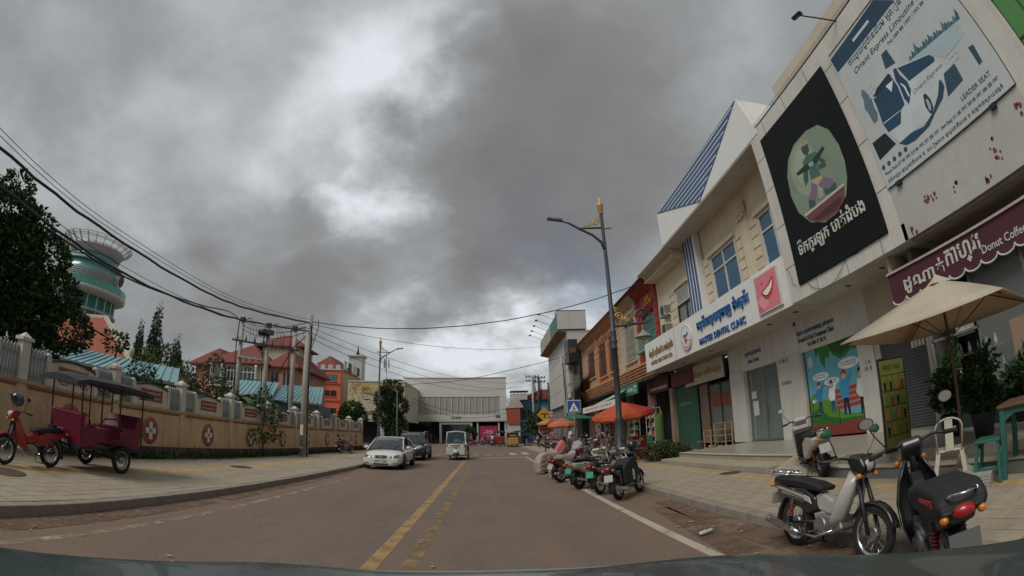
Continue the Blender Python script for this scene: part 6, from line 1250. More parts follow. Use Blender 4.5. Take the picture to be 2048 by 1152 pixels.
tree('young_tree', 'thin young tree growing at the foot of the tan wall', (-10.75, 20.6, .15), [(0, 0, 0), (-.1, 0, 1.1), (.0, .05, 2.3)], [((.1, .1, 2.5), (.35, .5, .4)), ((.1, 1.0, 2.0), (.35, .4, .5)), ((.15, .9, 1.1), (.3, .4, .35)), ((.1, -.8, 1.0), (.3, .45, .3)), ((.1, .3, .9), (.3, .3, .3)), ((.1, -.3, 2.0), (.25, .3, .3))], .15, 620, [L1, L2, L3], 41, r0=.05)
for yy, lb in ((15.2, 'dry dead weed tufts against the tan wall below the second medallion'), (13.8, 'small dry weed tuft left of the second medallion')):
    t = thing('dry_weed', lb, 'weed', (-10.75, yy, .15)); g = MB()
    for k in range(40): a = rr_.uniform(0, 6.28); g.tube([(0, rr_.uniform(-.5, .5), 0), (.1 * cos(a), .5 * sin(a), rr_.uniform(.2, .6))], .004, 3)
    g.out('stem', mat('dry_stem', (.2, .14, .07), .9), t)
def banana(label, loc, h, seed):
    t = thing('banana_plant', label, 'plant', loc, 0, 'banana plants behind the tan wall'); rr = random.Random(seed); MB().tube([(0, 0, 0), (.1, 0, h * .45), (0, 0, h * .6)], [.16, .13, .08], 8).out('trunk', mat('banana_stem', (.14, .16, .05), .7), t)
    for k in range(8):
        a = k * .8 + rr.uniform(-.2, .2); d = Vector((cos(a), sin(a), 0)); sd = Vector((-sin(a), cos(a), 0)); ln = h * rr.uniform(.5, .7); el = rr.uniform(.5, 1.3); vs = []; fs = []; S = 9
        for i in range(S + 1):
            u = i / S; p = Vector((0, 0, h * .55)) + d * ln * u * cos(el) * 1.1 + Vector((0, 0, ln * (u * sin(el) - .75 * u * u))); w_ = .32 * sin(pi * min(1, u * .9 + .08)) ** .6; dr = Vector((0, 0, -w_ * .35))
            vs += [p + sd * w_ + dr, p, p - sd * w_ + dr]
            if i: b = (i - 1) * 3; fs += [(b, b + 1, b + 4, b + 3), (b + 1, b + 2, b + 5, b + 4)]
        g = MB(); g.smooth = True; g.add(vs, fs); g.out('leaf', mat('banana_leaf' + str(k % 2), [(.07, .15, .03), (.035, .085, .02)][k % 2], .5, .2, 2, .1), t, fix=False)
banana('taller banana plant spreading over the wall left of the concrete pole', (-15.5, 26.0, 0), 4.9, 1); banana('shorter banana plant between the blue roofed sheds', (-14.2, 26.2, 0), 4.3, 2); banana('drooping banana plant nearest the long blue shed', (-13.2, 25.6, 0), 3.9, 3)
tree('street_tree', 'round green tree in front of the yellow scaled building', (-18.0, 60, 0), [(0, 0, 0), (0, 0, 2.2)], [((0, 0, 4.6), (1.5, 1.2, 1.2)), ((-.9, 0, 3.8), (1.1, 1, 1.1)), ((.9, 0, 3.7), (1.2, 1, 1.1)), ((0, 0, 3.0), (1.6, 1.2, 1.0))], .3, 3600, [L1, L3, L2], 51, r0=.14)
tree('street_tree', 'tall dark green tree behind the far street lamp', (-12.2, 58, 0), [(0, 0, 0), (0, 0, 4)], [((0, 0, 7.2), (1.4, 1.2, 1.2)), ((-.7, 0, 6), (1.5, 1.2, 1.4)), ((.5, 0, 5.2), (1.6, 1.2, 1.4)), ((-.6, 0, 3.8), (1.8, 1.2, 1.4)), ((.5, 0, 2.6), (1.6, 1.2, 1.3))], .32, 6000, [L2, L1, LB], 52, r0=.2)
t = thing('palm_tree', 'feathery palm rising behind the white store', 'palm tree', (-18.6, 90, 0)); MB().tube([(0, 0, 0), (.2, 0, 6), (0, 0, 11.5)], [.25, .2, .16], 7).out('trunk', bark, t)
for k in range(11):
    a = k * .57; ln = 3.0; g = MB()
    for i in range(14):
        u = i / 14; p = Vector((cos(a) * ln * u, sin(a) * ln * u, 11.5 + 1.4 * sin(u * 2.2) - 1.4 * u * u)); q = Vector((cos(a) * ln * (u + .07), sin(a) * ln * (u + .07), 11.5 + 1.4 * sin((u + .07) * 2.2) - 1.4 * (u + .07) ** 2)); g.tube([p, q], .03, 3)
        for s in (-1, 1): tip = p + Vector((-sin(a) * s * .55, cos(a) * s * .55, -.45)) + Vector((cos(a), sin(a), 0)) * .25; g.add([p, q, tip], [(0, 1, 2)])
    g.out('frond', L2, t, fix=False)
for x, y, s, lb in ((6.35, 57, 1.6, 'dark bushy tree at the end of the right pavement'), (-3.2, 83, 1.1, 'small potted tree left of the store entrance'), (4.6, 92, 3.2, 'dark tree in the gap right of the white store')):
    tree('street_tree', lb, (x, y, 0), [(0, 0, 0), (0, 0, 1.2 * s)], [((0, 0, 2.0 * s), (.8 * s, .7 * s, .7 * s)), ((.3 * s, 0, 1.5 * s), (.8 * s, .7 * s, .6 * s)), ((-.4 * s, 0, 1.5 * s), (.7 * s, .7 * s, .6 * s))], .28, 1800, [L2, L1, L3], int(60 + x), r0=.1)
for x, y, lb, h in ((8.3, 5.4, 'tall dark leafy potted plant beside the menu board', 1.7), (7.7, 4.3, 'bushy potted plant behind the cream chair', 1.5), (9.0, 4.0, 'potted plant against the coffee counter', 1.2)):
    t = thing('potted_plant', lb, 'potted plant', (x, y, .455)); MB().lathe((0, 0, 0), [(.17, 0), (.24, .4), (.26, .42), (.22, .42), (.2, .36)], 14).out('pot', pot_m, t)
    g = MB(); [g.tube([(0, 0, .35), (.15 * cos(k), .15 * sin(k), h * .6), (.25 * cos(k), .25 * sin(k), h * .95)], .008, 4) for k in range(7)]; g.out('stem', L2, t)
    tag(leaf_mass('foliage', [L2, L1, L2], [((0, 0, h * .42), (.3, .34, .22)), ((.22, .12, h * .6), (.2, .22, .26)), ((-.2, -.14, h * .68), (.17, .2, .3)), ((.02, .26, h * .55), (.2, .16, .26)), ((.1, -.2, h * .85), (.12, .14, .22))], .14, 900, t, int(x * 10), up=.3), kind='stuff')
# things before the far shops
t = thing('cactus_plant', 'clump of tall upright cactus stems in a white pot before the green shutter', 'potted plant', (9.5, 24.6, .15)); MB().lathe((0, 0, 0), [(.22, 0), (.3, .45), (.33, .5), (.28, .5)], 12).out('pot', pot_w, t)
for k in range(8): MB().lathe((.16 * cos(k * .8), .16 * sin(k * .8), .4), [(.08, 0), (.09, .3), (.09, 1.3 + .12 * (k % 4)), (.03, 1.5 + .12 * (k % 4))], 7).out('stem', mat('cactus_green', (.09, .15, .035), .7, .2, 4, .1), t)
for (x, y), lb, m_, nm in (((9.2, 25.9), 'green plastic chair turned away in front of the goods rack', mat('green_plastic', (.04, .33, .17), .45, .05, 2, 0), 'plastic_chair'),):
    t = thing(nm, lb, 'chair', (x, y, .15), R(100)); box('seat', m_, -.22, .22, -.22, .22, .4, .43, t, .01)
    for a in (-1, 1):
        for b in (-1, 1): MB().bar((a * .19, b * .19, .4), (a * .24, b * .24, 0), .05, .04).out('leg', m_, t)
    MB().loft([[(-.22, -.22 + .44 * k / 6, .43) for k in range(7)] + [(-.25, .22 - .44 * k / 6, .43) for k in range(7)], [(-.3 - .05 * sin(pi * k / 6), -.22 + .44 * k / 6, .85 + .06 * sin(pi * k / 6)) for k in range(7)] + [(-.33 - .05 * sin(pi * k / 6), .22 - .44 * k / 6, .85 + .06 * sin(pi * (6 - k) / 6)) for k in range(7)]]).out('backrest', m_, t)
for (x, y, z, w_, h, n_, lb) in ((10.1, 18.6, .45, 1.0, 1.25, 4, 'taller pale wooden shoe rack beside the clinic door'), (10.05, 19.75, .45, .7, .95, 3, 'shorter pale wooden shoe rack left of the taller one')):
    t = thing('shoe_rack', lb, 'rack', (x, y, .15 if y > 16.9 else z))
    for a in (0, w_):
        for b in (0, .35): MB().box(-.025, .025, -.025, .025, 0, h).out('upright', wood, t).location = (b, a - w_ / 2, 0)
    for k in range(n_ + 1):
        for b in (0, .12, .24, .35): MB().box(b - .03, b + .03, -w_ / 2, w_ / 2, .1 + k * (h - .12) / n_, .12 + k * (h - .12) / n_).out('slat', wood, t)
    for k in range(3): MB().ell((.15, -w_ / 4 + k * w_ / 4, .18), (.13, .05, .05), 8, 5).out('shoe', rr_.choice([black_m, white_wall, pot_m]), t)
t = thing('grey_bucket', 'grey plastic bucket by the shoe racks', 'bucket', (10.0, 20.5, .15)); MB().lathe((0, 0, 0), [(.15, 0), (.2, .42), (.215, .43), (.195, .43), (.15, .05)], 16).out('bucket_body', mat('bucket_grey', (.2, .21, .22), .5), t); MB().tube([(-.2, 0, .4), (-.1, .17, .35), (.1, .17, .35), (.2, 0, .4)], .006, 5).out('handle', steel, t)
for x, y, h_, lb in ((8.2, 26.8, .8, 'mustard brown wooden counter under the orange parasol'), (9.3, 23.5, .55, 'dark blue cloth covered bin before the green shutter')):
    t = thing('shop_counter', lb, 'counter', (x, y, .15)); m_ = mat('mustard_board', (.25, .14, .035), .7, .2, 3, .05) if h_ > .7 else mat('navy_cloth', (.02, .03, .08), .8, .2, 4, .1)
    box('cabinet', m_, -.3, .3, -.5, .5, 0, h_, t, .02); box('counter_top', brown_wood if h_ > .7 else m_, -.33, .33, -.53, .53, h_, h_ + .04, t, .01)
t = thing('red_ice_box', 'red cool box stand with a white oval badge behind the black motorcycle', 'cool box', (6.7, 20.2, .15), R(-10)); rd = mat('icebox_red', (.45, .012, .02), .4, .06, 2, 0)
box('body', rd, -.4, .4, -.3, .3, .35, .95, t, .03); box('lid', rd, -.43, .43, -.33, .33, .955, 1.03, t, .02); MB().prism([(-.15, -.25, 0), (.15, -.25, 0), (.3, -.25, .35), (-.3, -.25, .35)], (0, .5, 0)).out('stand', rd, t)
MB().prism([(x, -.3, z + .72) for x, z in oval(-.1, 0, .2, .14, 18)], (0, -.012, 0)).out('white_badge', white_wall, t); MB().box(-.2, .25, -.312, -.3, .45, .5).out('white_stripe', white_wall, t)
t = thing('plastic_bottle', 'crushed clear plastic bottle lying in the gutter', 'litter', (2.85, 5.75, .012), R(20)); MB().lathe((0, 0, .035), [(.012, -.14), (.03, -.1), (.036, -.02), (.028, .03), (.037, .1), (.02, .13)], 10, axis='x').out('bottle', clear_lens, t); MB().lathe((-.15, 0, .035), [(.014, 0), (.014, .02)], 8, axis='x').out('cap', mat('cap_blue', (.05, .1, .3), .5), t)
rr_ = random.Random(12)
g = MB()
for _ in range(170):
    x, y = rr_.choice([rr_.uniform(3.0, 3.62), rr_.uniform(2.6, 3.6), rr_.uniform(-5.6, -4.6), rr_.uniform(-4, 3)]), rr_.uniform(2.5, 25); s_ = rr_.uniform(.01, .035); a = rr_.uniform(0, 3)
    g.add([(x + s_ * cos(a + k * 1.57) * (1 if k % 2 else 1.8), y + s_ * sin(a + k * 1.57), .012 + rr_.uniform(0, .012)) for k in range(4)], [(0, 1, 2, 3)])
tag(g.out('litter', mat('dry_leaf_litter', (.3, .25, .17), .9, .4, 30, 0), fix=False), 'dry leaves and scraps scattered on the asphalt', kind='stuff')
# low line of far roofs and trees closing the gaps at the horizon
rr_ = random.Random(77)
for i in range(22):
    x = -110 + i * 10.5 + rr_.uniform(-3, 3); y = rr_.uniform(150, 190)
    if -40 < x < 12 and False: continue
    t = thing('far_house', ['tiny ', 'small ', 'low ', 'squat '][i % 4] + ['grey', 'cream', 'pale'][i % 3] + ' distant house ' + ['left of the tower', 'left of the villa', 'behind the villa', 'left of the hotel', 'behind the store', 'right of the store', 'behind the shophouses'][min(6, i // 3)] + ' on the horizon', 'house', (x, y, 0), 0, 'distant houses along the horizon'); w_, h_ = rr_.uniform(6, 10), rr_.uniform(4, 8)
    box('wall', rr_.choice([clad, vc, stone]), -w_ / 2, w_ / 2, 0, 8, 0, h_, t); hip(MB(), -w_ / 2, w_ / 2, 0, 8, h_ + .2, h_ + 2.4).out('roof', roof_m if i % 3 else bluetin, t)
    for k in range(3): box('window', MATS['window_dark'], -w_ / 3 + k * w_ / 3.2, -w_ / 3 + k * w_ / 3.2 + 1.1, -.06, -.01, h_ * .5, h_ * .5 + 1.4, t)

# ================================================================ MOTORCYCLES
def wheel(par, name, x, r, tw, spokes=18, alloy=False, y=0, rimm=None, hub=.07, z=None, lite=False):
    """tyre, rim, hub and spokes; axle along y"""
    z = r if z is None else z; n = 16 if lite else 30
    g = MB(); g.lathe((x, y, z), [(r - tw * .95, -tw * .42), (r - tw * .35, -tw * .5), (r - tw * .1, -tw * .36), (r, 0), (r - tw * .1, tw * .36), (r - tw * .35, tw * .5), (r - tw * .95, tw * .42), (r - tw * .95, -tw * .42)], n, axis='y', cap=False)
    o = g.out(name, rubber, par)
    g = MB(); ri = r - tw * .95; g.lathe((x, y, z), [(ri + .004, -tw * .36), (ri - .02, -tw * .3), (ri - .022, tw * .3), (ri + .004, tw * .36), (ri + .004, -tw * .36)], n, axis='y', cap=False); g.out('rim', rimm or chrome, o)
    g = MB(); g.lathe((x, y, z), [(hub, -tw * .5), (hub, tw * .5)], 12, axis='y'); g.lathe((x, y, z), [(.015, -tw * .9), (.015, tw * .9)], 6, axis='y'); g.out('hub', steel, o)
    g = MB()
    if alloy:
        for k in range(5): a = k * 2 * pi / 5; g.bar((x, y, z), (x + ri * cos(a), y, z + ri * sin(a)), tw * .35, .035, (0, 1, 0))
    else:
        for k in range(spokes): a = k * 2 * pi / spokes; b = a + (.35 if k % 2 else -.35); s_ = 1 if k % 4 < 2 else -1; g.tube([(x + hub * .8 * cos(b), y + s_ * tw * .3, z + hub * .8 * sin(b)), (x + ri * cos(a), y, z + ri * sin(a))], .0028 if not lite else .005, 3)
    g.out('spokes', rimm or steel, o); return o
def side(name, m, pts, w_, par, y=0, bev=.015, taper=None):
    """a body piece from its side outline (x, z), W_ wide"""
    o = MB().prism([(a, y - w_ / 2, b) for a, b in pts], (0, w_, 0)).out(name, m, par, bevel=bev); 
    if len(o.modifiers):
        o.modifiers[0].segments = 3; o.modifiers[0].harden_normals = True
        for p in o.data.polygons: p.use_smooth = True
    return o
def motorbike(label, loc, rz, body, body2=None, seat=black_m, kind='under', lean=.1, group=None, lite=False, plate=None, mir=mirror_m, mirback=black_m, rimm=None, dark_cowl=False):
    t = thing('motorcycle' if kind != 'scooter' else 'scooter', label, 'motorcycle', loc, rz, group); t.rotation_euler = (-lean, 0, rz)
    body2 = body2 or body; r = .285 if kind != 'scooter' else .25; tw = .085 if kind != 'scooter' else .11; W = 1.22
    wheel(t, 'rear_wheel', 0, r, tw, alloy=kind == 'scooter', lite=lite, rimm=rimm); wheel(t, 'front_wheel', W, r, tw * .9, alloy=kind == 'scooter', lite=lite, rimm=rimm)
    # fork, steering, bars
    hx, hz = W - .24, .92
    g = MB()
    for s in (-1, 1): g.tube([(W, s * .075, r), (W - .1, s * .075, .55), (hx + .04, s * .06, .8)], [.022, .024, .022], 8)
    g.tube([(hx + .03, 0, .68), (hx - .03, 0, .98)], .03, 8); g.out('fork', dark_steel if not lite else black_m, t)
    g = MB(); g.smooth = True
    for k in range(9):
        a = R(20 + k * 18)
    ring = [[(W + (r + .03) * cos(R(a)), s * .058 * (1 if abs(s) < 1.5 else 1), r + (r + .03) * sin(R(a)) - (.02 if abs(s) == 1 else 0)) for s in (-1, -.6, 0, .6, 1)] for a in range(15, 156, 14)]
    g.add([p for q in ring for p in q], [(i * 5 + j, i * 5 + j + 1, i * 5 + j + 6, i * 5 + j + 5) for i in range(len(ring) - 1) for j in range(4)]); o = g.out('front_mudguard', body, t, fix=False); q = o.modifiers.new('s', 'SOLIDIFY'); q.thickness = .012
    bz = 1.0; cw = (body if dark_cowl else body2)
    g = MB(); g.tube([(hx - .16, -.34, bz + .0), (hx - .06, -.2, bz + .02), (hx - .02, 0, bz - .02), (hx - .06, .2, bz + .02), (hx - .16, .34, bz)], .013, 8); g.out('handlebar', dark_steel, t)
    for s in (-1, 1):
        MB().tube([(hx - .13, s * .28, bz + .004), (hx - .19, s * .39, bz - .004)], .019, 8).out('grip', rubber, t)
        if not lite: MB().tube([(hx - .08, s * .26, bz), (hx - .13, s * .4, bz + .01)], .006, 5).out('brake_lever', chrome, t)
        mo = MB().tube([(hx - .1, s * .22, bz + .02), (hx - .08, s * .3, bz + .14), (hx - .1, s * .34, bz + .22)], .006, 5).out('mirror', black_m, t)
        sub(MB().ell((hx - .1, s * .36, bz + .27), (.02, .07, .048), 12, 8).out('mirror_back', mirback, None), mo); sub(MB().prism([(hx - .122, s * .36 + .06 * cos(k * pi / 6), bz + .27 + .04 * sin(k * pi / 6)) for k in range(12)], (.006, 0, 0)).out('mirror_glass', mir, None), mo)
    if kind == 'scooter':
        side('head_cowl', body, [(hx + .12, .86), (hx + .17, .95), (hx + .1, 1.04), (hx - .08, 1.08), (hx - .14, 1.02), (hx - .04, .9)], .26, t, bev=.04)
        side('front_shield', body, [(hx + .0, .3), (hx + .12, .45), (hx + .2, .66), (hx + .12, .88), (hx - .06, .94), (hx - .1, .7), (hx - .1, .32)], .34, t, bev=.06)
        side('inner_shield', black_m, [(hx - .1, .34), (hx - .1, .86), (hx - .16, .8), (hx - .17, .36)], .38, t, bev=.02)
        side('floorboard', black_m, [(.42, .27), (.42, .34), (hx - .1, .34), (hx - .02, .26)], .3, t)
        side('rear_body', body2, [(-.34, .74), (-.28, .58), (-.05, .5), (.2, .36), (.46, .3), (.5, .42), (.42, .66), (.2, .74)], .36, t, bev=.08)
        side('seat', seat, [(-.3, .74), (-.1, .76), (.2, .74), (.46, .7), (.5, .76), (.3, .8), (.0, .84), (-.28, .83)], .31, t, bev=.04)
        side('engine_case', dark_steel, [(-.12, .2), (-.12, .34), (.3, .4), (.42, .28), (.3, .18)], .12, t, y=-.12, bev=.02)
        MB().prism([(hx + .155, y, z) for y, z in ((-.1, .88), (.1, .88), (.12, .96), (0, 1.0), (-.12, .96))], (.03, 0, 0)).out('headlight', clear_lens, t, bevel=.01)
    else:
        side('head_cowl', cw, [(hx + .13, .84), (hx + .17, .93), (hx + .1, 1.02), (hx - .06, 1.05), (hx - .1, .98), (hx - .02, .86)], .2, t, bev=.035)
        for s in (-1, 1):   # curved leg shields
            g = MB(); g.smooth = True; pr_ = [(hx + .05, .9, .07), (hx + .02, .74, .16), (hx - .03, .58, .2), (hx - .1, .42, .19), (hx - .2, .3, .14)]
            vs = []
            for (px, pz, pw) in pr_: vs += [(px, s * .045, pz), (px - .02, s * pw * .6, pz), (px - .09, s * pw, pz - .01), (px - .13, s * pw * .98, pz - .02)]
            g.add(vs, [(i * 4 + j, i * 4 + j + 1, i * 4 + j + 5, i * 4 + j + 4) for i in range(4) for j in range(3)]); o = g.out('leg_shield', body2, t, fix=False); q = o.modifiers.new('s', 'SOLIDIFY'); q.thickness = .014
        side('frame_cover', body2, [(hx - .02, .78), (hx - .02, .66), (.62, .42), (.42, .46), (.34, .6), (.44, .66), (.66, .58)], .13, t, bev=.03)
        side('side_cover', body, [(-.34, .7), (-.3, .62), (-.02, .5), (.3, .4), (.42, .46), (.4, .6), (.2, .7)], .2, t, bev=.04)
        if not lite: side('side_stripe', body2, [(-.36, .69), (-.2, .62), (.2, .56), (.36, .52), (.3, .6), (.0, .67)], .214, t, bev=.01)
        side('seat', seat, [(-.32, .72), (.0, .7), (.3, .67), (.5, .66), (.54, .71), (.34, .76), (.05, .79), (-.28, .8)], .23, t, bev=.035)
        side('engine', steel, [(.42, .22), (.42, .4), (.55, .44), (.82, .4), (.86, .3), (.7, .22)], .2, t, bev=.03)
        if not lite:
            for k in range(6): MB().box(.7 + k * .025, .71 + k * .025, -.085, .085, .27, .43).out('cooling_fin', steel, t)
            MB().lathe((.52, 0, .31), [(.09, -.125), (.1, -.11), (.1, .11), (.09, .125)], 16, axis='y').out('crankcase', steel, t)
    side('tail_cover', body, [(-.44, .74), (-.42, .66), (-.2, .62), (-.1, .7), (-.28, .8), (-.42, .8)], .16, t, bev=.03)
    MB().ell((-.42, 0, .73), (.05, .075, .045), 12, 8).out('tail_light', red_lens, t)
    for s in (-1, 1): MB().ell((-.4, s * .12, .7), (.035, .03, .028), 8, 6).out('rear_indicator', amber, t); MB().ell((hx + .12, s * .12, .84), (.03, .035, .028), 8, 6).out('front_indicator', amber, t)
    if kind != 'scooter': MB().ell((hx + .13, 0, .93), (.04, .085, .06), 14, 8).out('headlight', clear_lens, t)
    g = MB(); g.tube([(-.46, -.08, .84), (-.42, -.09, .82), (-.1, -.1, .83)], .011, 6).tube([(-.46, .08, .84), (-.42, .09, .82), (-.1, .1, .83)], .011, 6).tube([(-.46, -.08, .84), (-.49, 0, .84), (-.46, .08, .84)], .011, 6); g.out('grab_rail', chrome, t)
    g = MB(); g.smooth = True; rg = [[(-.0 + (r + .05) * cos(R(a)), s * .07, r + (r + .05) * sin(R(a))) for s in (-1, 0, 1)] for a in range(60, 201, 14)]
    g.add([p for q in rg for p in q], [(i * 3 + j, i * 3 + j + 1, i * 3 + j + 4, i * 3 + j + 3) for i in range(len(rg) - 1) for j in range(2)]); o = g.out('rear_mudguard', black_m, t, fix=False); q = o.modifiers.new('s', 'SOLIDIFY'); q.thickness = .01
    MB().cbox((-.42, 0, .53), (.008, .2, .15), (0, .25, 0)).out('number_plate', plate or mat('blank_plate', (.4, .4, .38), .6, .1, 6, 0), t)
    g = MB()
    for s in (-1, 1): g.tube([(0, s * .075, r), (.42, s * .075, .34)], .018, 6).tube([(-.02, s * .1, r), (.0, s * .1, r + .3)], .022, 8)
    g.out('swing_arm', dark_steel, t)
    if not lite:
        g = MB()
        for s in (-1, 1):
            for k in range(7): g.lathe((-.015 + k * .0, s * .1, r + .08 + k * .026), [(.03, 0), (.03, .01)], 8)
        g.out('shock_spring', mat('spring_red', (.3, .05, .03), .5), t)
    MB().tube([(.72, -.1, .28), (.5, -.14, .19), (.2, -.15, .2)], .017, 7).tube([(.22, -.155, .2), (.1, -.155, .22), (-.38, -.16, .3), (-.42, -.16, .305)], [.028, .045, .048, .03], 12).out('exhaust', chrome if kind == 'under' else dark_steel, t)
    MB().prism([(.12, -.205, .2), (-.3, -.21, .27), (-.3, -.21, .33), (.1, -.205, .27)], (0, .012, 0)).out('heat_shield', chrome if kind == 'under' else mat('pale_shield', (.4, .38, .3), .5), t)
    MB().tube([(.5, -.26, .26), (.5, .26, .26)], .014, 6).tube([(.3, .12, .25), (.22, .24, .0)], .011, 6).tube([(.35, -.1, .22), (.3, -.13, .08), (.3, .13, .08), (.35, .1, .22)], .01, 6).out('stand', dark_steel, t)
    return t
pw = paint('bike_white', (.42, .4, .36), stain=.5, stain_c=(.2, .16, .12), rough=.38); pbk = paint('bike_black', (.014, .015, .017), stain=.35, stain_c=(.07, .06, .05), rough=.35); prd = paint('bike_red', (.28, .015, .018), stain=.3, stain_c=(.1, .05, .04), rough=.35); pmr = paint('bike_maroon', (.14, .012, .025)); pcr = paint('bike_cream', (.42, .39, .32)); pgy = paint('bike_grey', (.16, .16, .17)); pbl = paint('bike_blue', (.03, .07, .2)); ppk = paint('bike_pink', (.4, .1, .16))
gpl = mat('green_plate', (.04, .3, .2), .6, .1, 6, 0)
mgr = mat('mirror_green_tint', (.03, .14, .06), .25, .1, 4, 0)
K = .15
b1 = motorbike('nearest motorcycle, white leg shields and chrome exhaust, parked at the kerb facing the camera', (3.36, 4.38, 0), R(-90), pbk, pw, lean=.08, mirback=mgr, mir=mgr, rimm=chrome, dark_cowl=True)
# rack and stripes of the nearest one
g = MB(); [g.tube([(-.46, y, .86), (-.1, y, .85)], .01, 6) for y in (-.09, -.03, .03, .09)]; [g.tube([(x, -.11, .86), (x, .11, .86)], .01, 6) for x in (-.46, -.28, -.12)]; g.out('luggage_rack', chrome, b1)
for k in range(3): MB().prism([(-.4 + .05 * k, -.113, .715 - .045 * k), (.22, -.113, .62 - .045 * k), (.22, -.113, .632 - .045 * k), (-.4 + .05 * k, -.113, .73 - .045 * k)], (0, .226, 0)).out('silver_stripe', chrome, b1)
b2 = motorbike('black motorcycle with red striped tail parked beside the nearest white one', (2.98, 1.92, 0), R(50), pbk, pbk, lean=.12, plate=mat('dark_plate', (.1, .1, .1), .6, .1, 6, 0)); b2.scale = (1.1, 1.1, 1.1)
side('seat_cover', mat('black_seat_cover', (.014, .015, .016), .7, .2, 5, .1), [(-.42, .7), (-.1, .64), (.4, .6), (.6, .66), (.5, .76), (.1, .84), (-.3, .86), (-.44, .8)], .34, b2, bev=.06)
side('red_stripe', paint('stripe_red', (.5, .01, .02)), [(-.36, .76), (-.1, .74), (.1, .72), (.06, .77), (-.3, .82)], .35, b2, bev=.02); side('red_stripe', MATS['stripe_red'], [(.34, .52), (.5, .55), (.62, .6), (.5, .52)], .15, b2, bev=.004)
sc_ = motorbike('white and black scooter parked alone on the tiled pavement before the clinic', (6.3, 7.3, .15), R(66), pw, pw, kind='scooter', lean=.12); sc_.scale = (1.15, 1.15, 1.15)
GR = 'motorcycles parked in a row at the kerb'
a1 = motorbike('black motorcycle at the near end of the parked row, helmet hung on its bars', (2.8, 9.85, 0), R(50), pbk, pbk, group=GR, lean=.1)
side('bike_cover', mat('black_pannier', (.012, .013, .016), .75, .2, 5, .1), [(.12, .3), (.1, .72), (.5, .9), (.86, .9), (.92, .5), (.7, .32)], .36, a1, bev=.06); MB().box(.5, .53, -.195, -.185, .38, .62).box(.56, .58, -.195, -.185, .38, .62).box(.48, .6, -.195, -.185, .48, .51).out('white_marking', white_wall, a1)
motorbike('dark red motorcycle with green number plate second from the near end of the row', (2.66, 11.0, 0), R(48), pmr, pgy, group=GR, plate=gpl)
motorbike('cream scooter with green plate, third from the near end of the row', (2.42, 12.35, 0), R(40), pcr, pcr, kind='scooter', group=GR, plate=gpl)
motorbike('maroon motorcycle fourth from the near end, brown patterned seat', (2.22, 14.3, 0), R(38), pmr, pmr, seat=mat('tan_seat', (.3, .22, .12), .7, .2, 6, .1), group=GR)
motorbike('silver grey motorcycle behind the cream scooter in the row', (3.0, 13.6, 0), R(44), pgy, pw, group=GR); motorbike('blue motorcycle behind the black one in the row, mirrors up', (3.25, 12.2, 0), R(47), pbl, pw, group=GR)
motorbike('dark motorcycle on the pavement just past the lamp post', (4.5, 19.2, K), R(70), pbk, pgy, lite=True); motorbike('white nosed scooter on the pavement past the covered motorcycles', (4.6, 21.6, K), R(60), pgy, pw, kind='scooter', lite=True)
motorbike('red motorcycle parked beyond the orange parasol', (4.7, 24.2, K), R(65), prd, pbk, lite=True)
# helmets
def helmet(label, loc, m, rz=0):
    t = thing('helmet', label, 'helmet', loc, rz); MB().ell((0, 0, 0), (.15, .125, .135), 16, 10).out('shell', m, t); MB().prism([(.08, -.1, -.04), (.145, -.07, -.04), (.15, .0, -.04), (.145, .07, -.04), (.08, .1, -.04), (.08, .1, .05), (.14, .07, .05), (.15, 0, .05), (.14, -.07, .05), (.08, -.1, .05)][:5], (0, 0, .09)).out('visor', glass, t); return t
helmet('black helmet resting on the bars of the nearest motorcycle in the row', (3.38, 10.6, 1.17), pbk, 1); helmet('dark round helmet hung on the red motorcycle of the tuk-tuk', (-8.45, 5.3, 1.38), paint('helmet_slate', (.05, .06, .08)), -1.5)
# cloth covered motorcycles
def covered(label, loc, rz, m, seed, red=None):
    rr = random.Random(seed); n = 40; rows = []; t = thing('covered_motorcycle', label, 'motorcycle', loc, rz, 'motorcycles under dust covers')
    prof = [(-.58, .45, .15), (-.48, .76, .16), (-.2, .84, .15), (.2, .8, .15), (.5, .84, .18), (.78, 1.15, .2), (.9, 1.32, .22), (1.02, 1.15, .18), (1.35, .72, .15), (1.5, .5, .12)]
    for (x, h, w_) in prof:
        row = []
        for k in range(n + 1):
            u = k / n * 2 - 1; f = abs(u); fold = .035 * sin(k * 1.55 + x * 5) * f + .02 * sin(k * 3.1 + seed) * f
            y = (w_ * (min(1, f * 3) + .55 * max(0, f - .33)) + fold) * (1 if u > 0 else -1); z = h * (1 - max(0, f - .22) / .78 * (1 - .1 / h)) if f > .22 else h - .02 * (f / .22) ** 2
            row.append((x + fold * .6, y, max(.06 + .03 * sin(k * 1.1), z)))
        rows.append(row)
    g = MB(); g.smooth = True; g.add([p for r_ in rows for p in r_], [(i * (n + 1) + k, i * (n + 1) + k + 1, (i + 1) * (n + 1) + k + 1, (i + 1) * (n + 1) + k) for i in range(len(rows) - 1) for k in range(n)])
    if red: g.m = [1 if 4 <= i // n <= 6 and 8 < i % n < 32 and (i % n) % 7 < 5 else 0 for i in range(len(g.f))]
    g.add([p for p in rows[0]] , [list(range(n + 1))]); g.add([p for p in rows[-1]], [list(range(n + 1))])
    o = g.out('dust_cover', [m, red] if red else m, t, fix=False, sub=1); wheel(t, 'rear_wheel', 0, .285, .08, lite=True); wheel(t, 'front_wheel', 1.22, .285, .08, lite=True)
cov = mat('grey_cover_cloth', (.3, .27, .25), .8, .12, 2, .15); cov2 = mat('pink_cover_cloth', (.34, .26, .24), .8, .12, 2, .15); covr = mat('red_cover_print', (.4, .06, .05), .8, .15, 5, .1)
